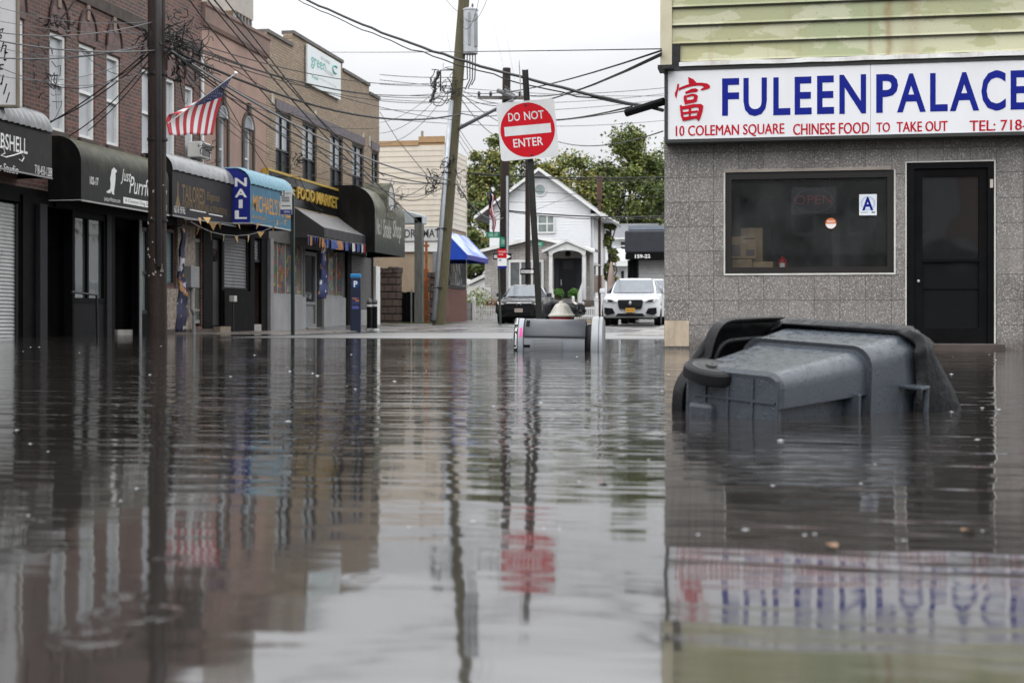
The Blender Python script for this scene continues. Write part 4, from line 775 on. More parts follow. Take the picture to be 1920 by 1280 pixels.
# corner shop with cream siding
LXB, LYB = -14.0, 60.0
bs = thing('corner_laundry', 'cream sided flat roofed corner laundry with orange trim, behind the leaning pole', 'building', (LXB, LYB, .2))
TB, TBX = facY(LYB), facX(LXB)
bx = lambda px: at_Y(px, 450, LYB).x
bzz = lambda py, px=780: at_Y(px, py, LYB).z
cream = vinyl('cream_siding', (.6, .545, .46)); topz = bzz(273)
mb = MB(); mb.box(-24, LXB - .03, LYB + .03, LYB + 4.55, -.2, topz); mb.build('wall', M('tan_render', (.33, .26, .185), .75, var=.1, vs=2, dirt=(.24, .19, .14)), bs)
mb = MB(TB); boards(mb, TB, -22, LXB, bzz(425), topz, .235); mb.build('front_siding', cream, bs)
mb = MB(TBX); boards(mb, TBX, LYB, LYB + 4.5, bzz(425), topz - .05, .235); mb.build('side_siding', cream, bs)
mb = MB(TB); xs_ = bx(785); mb.box(-22, xs_, -.1, .05, topz + .001, topz + .22); mb.box(xs_ + .001, LXB + .02, -.1, .05, topz + .12, topz + .38); mb.box(xs_ - .1, LXB, -.3, -.0, topz + .002, topz + .12); mb.build('orange_fascia', M('orange_trim', (.36, .23, .12), .6), bs)
mb = MB(); mb.box(LXB - .06, LXB + .03, LYB - .04, LYB + .05, bzz(425), topz); mb.box(LXB - .06, LXB + .03, LYB + 4.45, LYB + 4.55, .1, topz); mb.build('corner_trim', cream, bs)
mb = MB(); mb.box(bx(784), bx(788), LYB + .5, LYB + .6, topz + .3, bzz(243)); mb.build('roof_post', M('post_wood', (.25, .22, .2), .7), bs)
mb = MB(TB); mb.box(-20, LXB, .03, .12, bzz(452), bzz(426)); mb.build('sign_board', M('laundry_board', (.5, .5, .49), .5), bs)
mb = MB(TB); letter(mb, "LAUNDROMAT", bx(718), bx(826), bzz(446), bzz(430), lambda x, y: (x, .126, y), .02); mb.build('sign_lettering', M('dark_letter', (.05, .055, .06), .5), bs)
mb = MB(TB); mb.box(-20, LXB, .0, .06, bzz(472), bzz(453)); mb.build('white_band', whitetrim, bs)
mb = MB(TBX); mb.box(LYB + .05, LYB + 4.4, .002, .06, .0, at_X(850, 542, LXB).z); mb.build('brick_base', brick('base_red_brick', (.23, .07, .05), (.17, .05, .04), (.2, .16, .14)), bs)
mb = MB(TBX); mb.box(LYB + .3, LYB + 4.3, .002, .05, at_X(850, 541, LXB).z, at_X(850, 480, LXB).z); o = mb.build('window', dfr, bs); mb = MB(TBX); mb.box(LYB + .5, LYB + 4.1, .051, .06, at_X(850, 535, LXB).z, at_X(850, 484, LXB).z); mb.build('pane', gdark, o)
mb = MB(); mb.box(LXB - .5, LXB - .02, LYB - .05, LYB + .02, .1, bzz(452)); mb.build('corner_pier', greypaint, bs)
t = thing('blue_awning', 'bright blue sloping awning with pale printed front on the corner laundry', 'awning', (LXB, LYB + 2, 2.8)); n = 1.05; a, b = LYB - .15, LYB + 4.4
zt, zm, zv = bzz(433, 838), bzz(478, 838), bzz(487, 838); bl = M('royal_blue_canvas', (.014, .06, .4), .45, var=.1)
def aw_print():
    m, n_, l, bb = nodes('printed_canvas'); g = n_.new("ShaderNodeNewGeometry").outputs['Position']; c = mixc(n_, l, noise(n_, l, g, 1.1, 3, .5, .45, .6), (.13, .2, .58), (.5, .58, .72)); l.new(c, bb.inputs['Base Color']); bb.inputs['Roughness'].default_value = .4; return m
mb = MB(TBX); mb.face([(a, .05, zt), (b, .05, zt), (b, n, zm), (a, n, zm)]); mb.build('canopy', aw_print(), t, solid=.01)
mb = MB(TBX); mb.face([(a, n + .006, zm), (b, n + .006, zm), (b, n + .006, zv), (a, n + .006, zv)]); mb.build('valance', M('violet_valance', (.05, .05, .3), .5), t, solid=.01)
for s in (a, b): mb = MB(TBX); mb.face([(s, .05, zt), (s, n, zm), (s, n, zv), (s, .05, zv)]); mb.build('end_panel', bl, t, solid=.01)
# lot between the brick row and the laundry
stone = brick('rough_pillar_stone', (.125, .082, .065), (.085, .058, .048), (.035, .028, .025), .34, .3, .03, bpd=.03)
def pillar(name, label, p0, p1, y1, Y, grp=None):
    a, b = at_Y(p0, 600, Y), at_Y(p1, 600, Y); zt = at_Y((p0 + p1) / 2, y1, Y).z; w_ = b.x - a.x
    t = thing(name, label, 'pillar', ((a.x + b.x) / 2, Y + w_ / 2, .05), group=grp); rnd = random.Random(p0)
    mb = MB(); z = 0.0; 
    while z < zt - .35:
        j = rnd.uniform(-.03, .03); mb.box(a.x + j, b.x + j * .5, Y, Y + w_, z, z + .27); mb.box(a.x + .04, b.x - .04, Y + .04, Y + w_ - .04, z + .27, z + .3); z += .3
    mb.build('shaft', stone, t, bevel=.025)
    mb = MB(); x = a.x - .05
    while x < b.x: mb.box(x, min(x + .2, b.x + .05), Y - .05, Y + w_ + .05, zt - .28 + rnd.uniform(0, .04), zt + rnd.uniform(-.05, .03)); x += .215
    mb.build('cap', stone, t, bevel=.03)
pillar('stone_pillar', 'rough brown stone gate pillar with toothed cap beside the black gate', 711, 745, 500, 56.5)
pillar('stone_pillar', 'grey brown stone pillar half hidden by the leaning utility pole', 803, 826, 508, 57.5)
t = thing('black_gate', 'low black board gate between the stone pillar and the green post', 'gate', at_Y(760, 607, 57.6)); mb = MB(facY(57.6)); a = at_Y(743, 600, 57.6).x
for k in range(6): mb.box(a + k * .155, a + k * .155 + .145, 0, .05, .1, at_Y(750, 548 - (k % 2), 57.6).z)
mb.build('board_panel', black, t); mb = MB(facY(57.6)); mb.box(a + .64, a + .7, .05, .09, .05, 1.6); mb.build('gate_post', steel, t)
t = thing('square_post', 'weathered grey green square post with a flat lamp head beside the dark gate', 'post', at_Y(787, 607, 56.8)); mb = MB(facY(56.8)); a, b = at_Y(778, 600, 56.8).x, at_Y(797, 600, 56.8).x
mb.box(a + .05, b - .05, 0, .3, -.1, at_Y(787, 408, 56.8).z); mb.build('post', M('green_grey_post', (.1, .105, .095), .6, var=.3, stretch=(4, 4, .4)), t)
mb = MB(facY(57.0)); p = at_Y(762, 412, 57.0); mb.prism([(0, 0), (1.5, .0), (1.5, .35), (.3, .62), (0, .62)], lambda u, v: (p.x - .4 + u * .8, -.3, p.z - .2 + v), lambda u, v: (p.x - .4 + u * .8, .5, p.z - .2 + v)); mb.build('lamp_head', M('pale_metal_hood', (.42, .47, .5), .35, .3), t, bevel=.03)
t = thing('rusty_bracket_post', 'orange brown rusty post with short crosspiece by the laundry wall', 'post', at_Y(800, 600, 58.5)); mb = MB(facY(58.5)); q = at_Y(800, 600, 58.5).x; z1, z2, z3 = at_Y(800, 565, 58.5).z, at_Y(800, 505, 58.5).z, at_Y(800, 452, 58.5).z
mb.box(q - .1, q + .1, 0, .12, .0, z2); mb.box(q - .05, q + .05, .02, .1, z2, z3); mb.box(q - .18, q + .12, .01, .11, z3 - .25, z3 - .15); mb.build('post', M('rust_paint', (.3, .1, .03), .7, var=.3), t)
gm = M('verge_grass', (.075, .095, .03), .8, var=.4)
rnd = random.Random(4); V, FC = [], []
for i in range(1400):
    x, y = rnd.uniform(-15.2, -12.6), rnd.uniform(54.5, 57.2); z = prof(LEFTZ, y); a = rnd.uniform(0, 6.28); h = rnd.uniform(.04, .14); dx, dy = .012 * math.cos(a), .012 * math.sin(a); k = len(V)
    V += [(x - dx, y - dy, z), (x + dx, y + dy, z), (x + rnd.uniform(-.05, .05), y + rnd.uniform(-.05, .05), z + h)]; FC.append((k, k + 1, k + 2))
def pymesh(name, V, FC, mats, parent=None, mi=None):
    me = bpy.data.meshes.new(name); me.from_pydata(V, [], FC); o = bpy.data.objects.new(name, me); col.objects.link(o)
    for m in (mats if isinstance(mats, (list, tuple)) else [mats]): me.materials.append(m)
    if mi: me.polygons.foreach_set('material_index', mi)
    if parent: o.parent = parent
    return o
props(pymesh('grass_tufts', V, FC, gm), 'sparse grass along the gate foot beside the pavement', 'grass', kind='stuff')
# ---- white house with stone porch ----
HYY = 74.0; TH_ = facY(HYY)
hx = lambda px, Y=HYY: at_Y(px, 450, Y).x
hz = lambda py, px=1015, Y=HYY: at_Y(px, py, Y).z
hs = thing('white_house', 'white clapboard gabled house with grey stone ground floor and arched porch', 'house', (-12, HYY, .35))
x0, x1, zE, zP, xP = hx(918), hx(1107), hz(392), hz(322), hx(1013)
vw = M('white_siding', (.74, .755, .77), .5, var=.03, dirt=(.65, .65, .64), damt=.25); DEP = 7.0
mb = MB(TH_); mb.prism([(x0 + .02, .2), (x1 - .02, .2), (x1 - .02, zE), (xP, zP - .02), (x0 + .02, zE)], lambda u, v: (u, -.02, v), lambda u, v: (u, -DEP, v)); mb.build('wall', M('house_core', (.6, .6, .6), .7), hs)
mb = MB(TH_); z = hz(470)
while z < zP - .05:
    t_ = z + .15; k = 0 if z < zE else (z - zE) / (zP - zE); a, b = x0 + (xP - x0) * k, x1 + (xP - x1) * k
    mb.loft([[(s, .024, z), (s, .006, t_), (s, -.02, t_), (s, -.02, z)] for s in (a, b)]); z += .15
mb.build('front_siding', vw, hs)
mb = MB(facX(x1)); boards(mb, None, HYY, HYY + DEP, .6, zE, .15); mb.build('side_siding', vw, hs)
roofg = M('grey_shingles', (.16, .165, .175), .8, var=.35, vs=10); ov = .75
def pitched(bld, T_, xa, za, xb, zb_, n0, n1, th, m, name='roof', trim=None):
    mb = MB(T_); mb.prism([(xa, za), (xb, zb_), (xb, zb_ + th), (xa, za + th)], lambda u, v: (u, n0, v), lambda u, v: (u, n1, v)); o = mb.build(name, m, bld)
    if trim:
        mb = MB(T_); mb.prism([(xa, za - .02), (xb, zb_ - .02), (xb, zb_ + th + .015), (xa, za + th + .015)], lambda u, v: (u, n0 + .002, v), lambda u, v: (u, n0 + .05, v)); mb.build('bargeboard', trim, o)
sl = (zP - zE) / (xP - x0)
pitched(hs, TH_, x0 - ov, zE - ov * sl + .03, xP - .002, zP + .03, .45, -DEP - .3, .14, roofg, trim=whitetrim); sl2 = (zP - zE) / (x1 - xP); pitched(hs, TH_, xP, zP + .03, x1 + ov * 1.1, zE - ov * 1.1 * sl2 + .03, .45, -DEP - .3, .14, roofg, trim=whitetrim)
mb = MB(TH_); mb.box(x1 + .06, x1 + ov, -DEP, .3, zE - .42, zE - .3); mb.build('soffit', whitetrim, hs)
mb = MB(TH_); mb.lathe([(.36, 0), (.36, .05), (.27, .06), (.27, .03)], (xP - .0, .02, hz(356)), (0, 1, 0), 24); o = mb.build('round_window', whitetrim, hs); mb = MB(TH_); mb.lathe([(.265, .0), (.265, .035)], (xP, .02, hz(356)), (0, 1, 0), 24); mb.build('pane', M('dull_pane', (.3, .36, .36), .1), o)
frame(hs, TH_, (hx(996), hx(1041), hz(438), hz(402)), .09, .02, .09, whitetrim, vert=[hx(1009), hx(1026)], mid=[hz(420)], pane_m=M('curtain_pane', (.22, .26, .25), .1, var=.3, vs=2))
# stone ground floor that stands forward
HS = 72.6; TS2 = facY(HS); sx2 = lambda px: at_Y(px, 500, HS).x; sz2 = lambda py, px=1010: at_Y(px, py, HS).z
stn = brick('grey_ledge_stone', (.55, .53, .505), (.4, .385, .365), (.27, .255, .24), .42, .13, .012, bpd=.01, dark=(.3, .28, .26))
fx0, fx1 = sx2(909), sx2(1106); zL, zR_, zK, xK = sz2(468), sz2(468), sz2(448), sx2(1008)
mb = MB(TS2); mb.prism([(fx0, .2), (fx1, .2), (fx1, zR_ - .1), (xK, zK - .05), (fx0, zL - .1)], lambda u, v: (u, 0, v), lambda u, v: (u, -1.37, v)); mb.build('stone_front', stn, hs)
pitched(hs, TS2, fx0 - .35, zL - .16, xK - .001, zK, .35, -1.38, .12, roofg, 'porch_roof', whitetrim); pitched(hs, TS2, xK, zK, fx1 + .3, zR_ - .12, .35, -1.38, .12, roofg, 'porch_roof', whitetrim)
frame(hs, TS2, (sx2(953), sx2(1020), sz2(540), sz2(487)), .13, .003, .09, whitetrim, vert=[sx2(976), sx2(998)], pane_m=M('grey_blind_pane', (.13, .14, .145), .12, var=.2))
d0, d1, dz0_, dz1_ = sx2(1039), sx2(1090), sz2(558), sz2(485)
mb = MB(TS2); mb.box(d0, d1, .003, .06, dz0_, dz1_); o = mb.build('front_door', M('black_front_door', (.014, .015, .018), .3), hs)
mb = MB(TS2); mb.box(sx2(1056), sx2(1075), .061, .07, sz2(505), sz2(490)); mb.build('door_light', M('door_light', (.06, .06, .07), .1), o)
for q in (1045, 1085): mb = MB(TS2); mb.box(sx2(q - 3), sx2(q + 3), .061, .068, dz0_ + .2, dz1_ - .15); mb.build('side_light', M('side_light', (.035, .04, .05), .1), o)
mb = MB(TS2); mb.tube([(sx2(1053), .09, sz2(535)), (sx2(1053), .11, sz2(524))], .03, 8); mb.build('handle', steel, o)
# porch
PY = 71.2; TP = facY(PY); px_ = lambda q: at_Y(q, 500, PY).x; pz_ = lambda q, p=1064: at_Y(p, q, PY).z
for q in (1032.5, 1095): mb = MB(TP); mb.box(px_(q - 3.2), px_(q + 3.2), -.17, .0, pz_(562), pz_(477)); mb.build('porch_column', white, hs)
cxp = (px_(1017) + px_(1110)) / 2; hw = (px_(1110) - px_(1017)) / 2; za, zb_ = pz_(470), pz_(454)
ar = [(cxp - .78, za - .25)] + [(cxp - .78 * math.cos(k * math.pi / 10), za - .25 + .28 * math.sin(k * math.pi / 10)) for k in range(11)] + [(cxp + .78, za - .25)]
mb = MB(TP); out = [(px_(1030), za - .25), (px_(1028), za), (cxp, zb_ - .02), (px_(1099), za), (px_(1097.5), za - .25)]
mb.bm.faces.new([mb.v((u, 0.02, v)) for u, v in out[:1] + out[1:] + ar[::-1][1:-1]]); mb.build('porch_gable', whitetrim, hs, solid=.05)
pitched(hs, TP, cxp - hw, za - .1, cxp - .001, zb_ + .02, .15, -1.38, .13, whitetrim, 'porch_roof'); pitched(hs, TP, cxp, zb_ + .02, cxp + hw, za - .1, .15, -1.38, .13, whitetrim, 'porch_roof')
mb = MB(TP); mb.lathe([(.15, 0), (.15, .03)], (cxp, -.3, pz_(475)), (0, 1, 0), 16); mb.build('house_plaque', black, hs)
for k in range(4): mb = MB(TP); mb.box(px_(1040), px_(1090), -1.3, .1 + .3 * (3 - k), .2 + k * .27, .2 + (k + 1) * .27 - .003); mb.build('step', M('brown_step', (.17, .145, .125), .7), hs)
mb = MB(TP); mb.box(px_(1026), px_(1108), -1.36, -.02, .2, pz_(563)); mb.build('porch_base', M('brown_stone_base', (.13, .105, .09), .8, var=.3), hs)
for q0, q1 in ((1041, 1033), (1084, 1092)):
    mb = MB(); A, B = at_Y(q0 - 1, 553, PY - .1), at_Y(q1, 528, PY - .1)
    mb.box(min(A.x, B.x) - .02, max(A.x, B.x) + .02, PY - .2, PY - .12, A.z - .6, A.z - .5); mb.prism([(A.x - .09 if q0 < 1060 else A.x + .09, A.z - .9), (B.x, A.z - .9), (B.x, B.z), (A.x, A.z)], lambda u, v: (u, PY - .2, v), lambda u, v: (u, PY - .12, v)); mb.build('stair_rail', white, hs)
for q in (1047, 1076):
    p = at_Y(q, 564, PY - .05); t = thing('potted_shrub', 'round green shrub in a pot ' + ('left' if q < 1060 else 'right') + ' of the black front door', 'plant', p, group='potted shrubs by the front door'); mb = MB(); mb.lathe([(.12, 0), (.17, .22), (.15, .22)], n=12); mb.build('pot', M('brown_pot', (.1, .06, .045), .7), t, local=True)
    rnd = random.Random(q); V, FC = [], []
    for i in range(500):
        d = Vector((rnd.gauss(0, 1), rnd.gauss(0, 1), rnd.gauss(0, .7))).normalized() * rnd.uniform(.15, .3); c = d + Vector((0, 0, .36)); u = Vector((rnd.gauss(0, 1), rnd.gauss(0, 1), rnd.gauss(0, 1))).normalized() * .04; v = u.orthogonal() * .8; k = len(V)
        V += [tuple(c - u), tuple(c + v), tuple(c + u), tuple(c - v)]; FC.append((k, k + 1, k + 2, k + 3))
    pymesh('foliage', V, FC, M('shrub_green', (.06, .15, .025), .6, var=.4, vs=20), t)
mb = MB(facX(x1)); a = HYY + 1.0; mb.box(a, a + .9, .03, .5, hz(547, 1118), hz(515, 1118)); mb.build('air_conditioner', M('beige_ac', (.42, .36, .31), .6), hs)
mb = MB(facX(x1)); mb.box(a, a + .9, .03, .06, hz(513, 1118), hz(497, 1118)); mb.build('side_window', dfr, hs); mb = MB(facX(x1)); mb.prism([(.03, hz(490, 1118)), (.5, hz(497, 1118)), (.03, hz(497, 1118))], lambda u, v: (a - .1, u, v), lambda u, v: (a + 1.0, u, v)); mb.build('window_hood', whitetrim, hs)
mb = MB(facX(x1)); mb.tube([(HYY + .25, .1, .3), (HYY + .25, .1, zE - .3)], .05, 6); mb.build('downpipe', whitetrim, hs)
t = thing('rusty_pipe', 'tall rust brown vent pipe beside the white house', 'pipe', at_Y(1123, 600, 75)); mb = MB(); p = at_Y(1124, 600, 75); mb.tube([(p.x, 75, .3), (p.x, 75, at_Y(1124, 375, 75).z)], .075, 8); mb.tube([(p.x, 75, at_Y(1124, 375, 75).z), (p.x, 75, at_Y(1124, 330, 75).z)], .14, 8); mb.build('pipe', M('rust_brown', (.09, .045, .035), .7), t)
# small flag on a staff by the house, garage behind, picket fences
def flag_mats():
    return [M('flag_red', (.42, .012, .025), .6, var=.1, world=False), M('flag_white', (.68, .68, .69), .6, var=.04, world=False), M('flag_blue', (.018, .026, .1), .6, var=.1, world=False)]
def flag_mesh(t, grid, NU, NV, stars=True):
    """grid(u, v): u 0..1 along the fly, v 0..1 down the hoist"""
    mb = MB(); vv = [[mb.v(tuple(grid(i / NU, j / NV))) for j in range(NV + 1)] for i in range(NU + 1)]
    for i in range(NU):
        for j in range(NV):
            f = mb.bm.faces.new((vv[i][j], vv[i + 1][j], vv[i + 1][j + 1], vv[i][j + 1])); st = j * 13 // NV
            f.material_index = 2 if (i / NU < .4 and st < 7) else (0 if st % 2 == 0 else 1); f.smooth = True
    o = mb.build('cloth', flag_mats(), t, solid=.004)
    if stars:
        mb = MB()
        for r in range(9):
            for c in range(6 if r % 2 == 0 else 5):
                u, v = .4 * ((c + .5 + (0 if r % 2 == 0 else .5)) / 6.2), (7 / 13) * (r + .7) / 9.4; p = Vector(grid(u, v)); du = (Vector(grid(u + .01, v)) - p).normalized(); dv = (Vector(grid(u, v + .01)) - p).normalized(); nn = du.cross(dv).normalized(); s_ = .022 if NU > 40 else .02
                for sg in (1, -1):
                    q = p + nn * .006 * sg; pts = [q + du * (math.sin(k * math.pi / 5) * (s_ if k % 2 == 0 else s_ * .4)) - dv * (math.cos(k * math.pi / 5) * (s_ if k % 2 == 0 else s_ * .4)) for k in range(10)]; mb.face([tuple(x) for x in pts])
        mb.build('stars', lettw, o, rn=False)
    return o
def picket(label, pa, pb, Y, ytop, ybot, n_, dip=0.0, posts=True):
    a, b = at_Y(pa, 590, Y), at_Y(pb, 590, Y); z1, z0 = at_Y(pa, ytop, Y).z, at_Y(pa, ybot, Y).z; t = thing('picket_fence', label, 'fence', ((a.x + b.x) / 2, Y, z0)); mb = MB(facY(Y)); w_ = (b.x - a.x) / n_
    for i in range(n_):
        x = a.x + i * w_; h = z1 - dip * (1 - abs(2 * i / max(1, n_ - 1) - 1) ** 2) ; mb.prism([(x, z0), (x + w_ * .5, z0), (x + w_ * .5, h - .05), (x + w_ * .25, h), (x, h - .05)], lambda u, v: (u, 0, v), lambda u, v: (u, .025, v))
    mb.build('pickets', white, t); mb = MB(facY(Y))
    for z in (z0 + .12, z0 + .48): mb.box(a.x, b.x, -.035, -.002, z, z + .07)
    mb.build('rails', white, t); 
    for x in (a.x - .1, b.x + .02):
        mb = MB(facY(Y)); mb.box(x - .05, x + .09, -.05, .09, z0, z1 + .2); mb.lathe([(.1, 0), (.11, .03), (.05, .05), (.08, .12), (.06, .18), (.005, .2)], (x + .02, .02, z1 + .2), n=10); mb.build('post', white, t)
picket('low white picket fence left of the black SUV', 892, 940, 66.5, 572, 601, 15)
picket('white picket fence section with scooped top right of the black SUV', 1078, 1118, 66.5, 571, 598, 12, .14)
t = thing('board_fence', 'tall white board fence panel behind the steel rubbish bin', 'fence', at_Y(888, 600, 69)); mb = MB(facY(69)); a, b = at_Y(863, 600, 69).x, at_Y(915, 600, 69).x
k = a
while k < b: mb.box(k, k + .135, 0, .03, .3, at_Y(888, 538, 69).z + .04 * math.sin(k * 2)); k += .14
mb.build('boards', white, t); mb = MB(facY(69)); mb.box(a, b, .031, .06, 1.6, 1.72); mb.box(a, b, .031, .06, .5, .62); mb.build('rails', white, t)
t = thing('small_shed', 'low white shed with a pitched roof behind the board fence', 'shed', at_Y(905, 600, 76)); mb = MB(facY(76)); a, b = at_Y(883, 600, 76).x, at_Y(918, 600, 76).x; zc = at_Y(900, 535, 76).z
mb.prism([(a, .3), (b, .3), (b, at_Y(918, 518, 76).z), (a, zc)], lambda u, v: (u, 0, v), lambda u, v: (u, -3, v)); mb.build('wall', vw, t); mb = MB(facY(76)); mb.prism([(a - .3, zc - .05), (b, at_Y(918, 516, 76).z), (b, at_Y(918, 516, 76).z + .18), (a - .3, zc + .13)], lambda u, v: (u, .2, v), lambda u, v: (u, -3, v)); mb.build('roof', whitetrim, t)
t = thing('steel_bin', 'galvanised steel rubbish bin standing by the white board fence', 'bin', at_Y(879, 602, 66.8)); mb = MB(); mb.lathe([(.29, 0), (.33, .86), (.35, .87), (.35, .9), (.3, .9)], n=24); mb.build('drum', steel, t, local=True, smooth=True, auto=40)
mb = MB(); mb.lathe([(.335, .6), (.345, .61), (.345, .65), (.335, .66)], n=24, cap=False); mb.lathe([(.315, .25), (.325, .26), (.325, .3), (.316, .31)], n=24, cap=False); mb.build('bands', steel, t, local=True)
t = thing('garden_shrub', 'pale leafy shrub in front of the white board fence', 'plant', at_Y(893, 600, 67.6))
rnd = random.Random(2); V, FC = [], []
for i in range(420):
    c = Vector((rnd.gauss(0, .35), rnd.gauss(0, .2), abs(rnd.gauss(.8, .35)))); u = Vector((rnd.gauss(0, 1), rnd.gauss(0, 1), rnd.gauss(0, 1))).normalized() * .07; v = u.orthogonal() * .6; k = len(V); V += [tuple(c - u), tuple(c + v), tuple(c + u), tuple(c - v)]; FC.append((k, k + 1, k + 2, k + 3))
pymesh('foliage', V, FC, M('pale_leaf', (.2, .25, .1), .6, var=.3, vs=20), t); mb = MB(); 
for k in range(5): mb.tube([(0, 0, 0), (rnd.gauss(0, .1), rnd.gauss(0, .1), .5), (rnd.gauss(0, .3), rnd.gauss(0, .15), 1.1)], .012, 5)
mb.build('stems', M('stem', (.09, .07, .05), .8), t, local=True)
t = thing('planting_strip', 'low russet shrubs behind the left picket fence', 'plant', at_Y(925, 595, 68.5)); V, FC = [], []
for i in range(500):
    c = Vector((rnd.uniform(-.5, .5), rnd.gauss(0, .2), abs(rnd.gauss(.55, .15)))); u = Vector((rnd.gauss(0, 1), rnd.gauss(0, 1), rnd.gauss(0, 1))).normalized() * .06; v = u.orthogonal() * .6; k = len(V); V += [tuple(c - u), tuple(c + v), tuple(c + u), tuple(c - v)]; FC.append((k, k + 1, k + 2, k + 3))
pymesh('foliage', V, FC, M('russet_leaf', (.17, .075, .03), .7, var=.4, vs=20), t)
# ---- grey roofed house and the dark awning on the right ----
t = thing('grey_roof_house', 'pale house with a grey shingle roof behind the dark awning', 'house', at_Y(1190, 600, 88)); TG = facY(88.0); gx = lambda p: at_Y(p, 450, 88).x; gz = lambda p: at_Y(1190, p, 88).z
mb = MB(TG); mb.box(gx(1143), gx(1300), -8, 0, .3, gz(449)); mb.build('wall', vw, t)
mb = MB(TG); mb.prism([(gx(1138), gz(449)), (gx(1302), gz(449)), (gx(1302), gz(446)), (gx(1138), gz(446))], lambda u, v: (u, .5, v), lambda u, v: (u, -.2, v)); mb.build('gutter', whitetrim, t)
mb = MB(TG); mb.prism([(.4, gz(446)), (-5, gz(409)), (-5.1, gz(409)), (-5.1, gz(446))], lambda u, v: (gx(1138), u, v), lambda u, v: (gx(1224), u, v)); mb.build('roof', roofg, t)
frame(t, TG, (gx(1161), gx(1180), gz(470), gz(450)), .1, .003, .08, whitetrim, mid=[gz(461)], pane_m=gdark)
mb = MB(TG); mb.lathe([(.01, 0), (.9, .0), (.85, .3), (.5, .65), (.05, .75)], (gx(1164), .3, gz(489)), n=16); mb.build('porch_hood', whitetrim, t); mb = MB(TG); mb.box(gx(1143), gx(1182), .1, 1.2, gz(500), gz(489)); mb.build('porch_roof', whitetrim, t)
mb = MB(TG); mb.box(gx(1165), gx(1170), .003, .05, .5, gz(508)); mb.build('porch_door', dfr, t)
t = thing('dark_shopfront', 'low shopfront with a dark square awning and white roller shutter beside the grey roofed house', 'building', at_Y(1210, 600, 66)); TK = facY(66.0); kx = lambda p: at_Y(p, 450, 66).x; kz = lambda p: at_Y(1210, p, 66).z
mb = MB(TK); mb.box(kx(1180), kx(1330), -8, 0, .0, kz(431)); mb.build('wall', M('charcoal_wall', (.05, .05, .055), .6), t)
mb = MB(TK); mb.box(kx(1178), kx(1330), -.3, .1, kz(431) + .002, kz(431) + .2); mb.box(kx(1180), kx(1203), -3, -.5, kz(431) + .2, kz(424)); mb.build('parapet', M('blue_grey_trim', (.2, .23, .27), .5), t)
mb = MB(TK); mb.box(kx(1175), kx(1330), .101, .9, kz(476), kz(434)); mb.build('box_awning', M('slate_canvas', (.03, .033, .042), .6, spec=.3), t, bevel=.08)
mb = MB(TK); mb.box(kx(1176), kx(1330), .101, .89, kz(487), kz(476) - .003); o = mb.build('valance', black, t)
mb = MB(TK); letter(mb, "159-22", kx(1194), kx(1222.5), kz(485.5), kz(478.5), lambda x, y: (x, .9, y), .03); mb.build('lettering', lettw, o)
shutter(t, TK, (kx(1196), kx(1330), .2, kz(488)), .02, M('white_shutter', (.45, .45, .45), .5), pitch=.16)
mb = MB(TK); mb.box(kx(1178), kx(1184), .002, .3, .2, kz(488)); mb.box(kx(1187), kx(1195), .002, .2, .2, kz(488)); mb.build('black_post', black, t)
t = thing('garden_statue', 'pinkish folded garden parasol standing behind the white car', 'parasol', at_Y(1146, 600, 72)); p = at_Y(1146, 540, 72); q = at_Y(1146, 490, 72); mb = MB(); mb.lathe([(.03, .0), (.03, p.z - .4), (.22, p.z - .35), (.2, p.z + .3), (.13, q.z - .5), (.03, q.z)], (p.x, 72, 0), n=10); mb.build('folded_canopy', M('pink_canvas', (.42, .32, .28), .7), t)
t.name = 'folded_parasol'
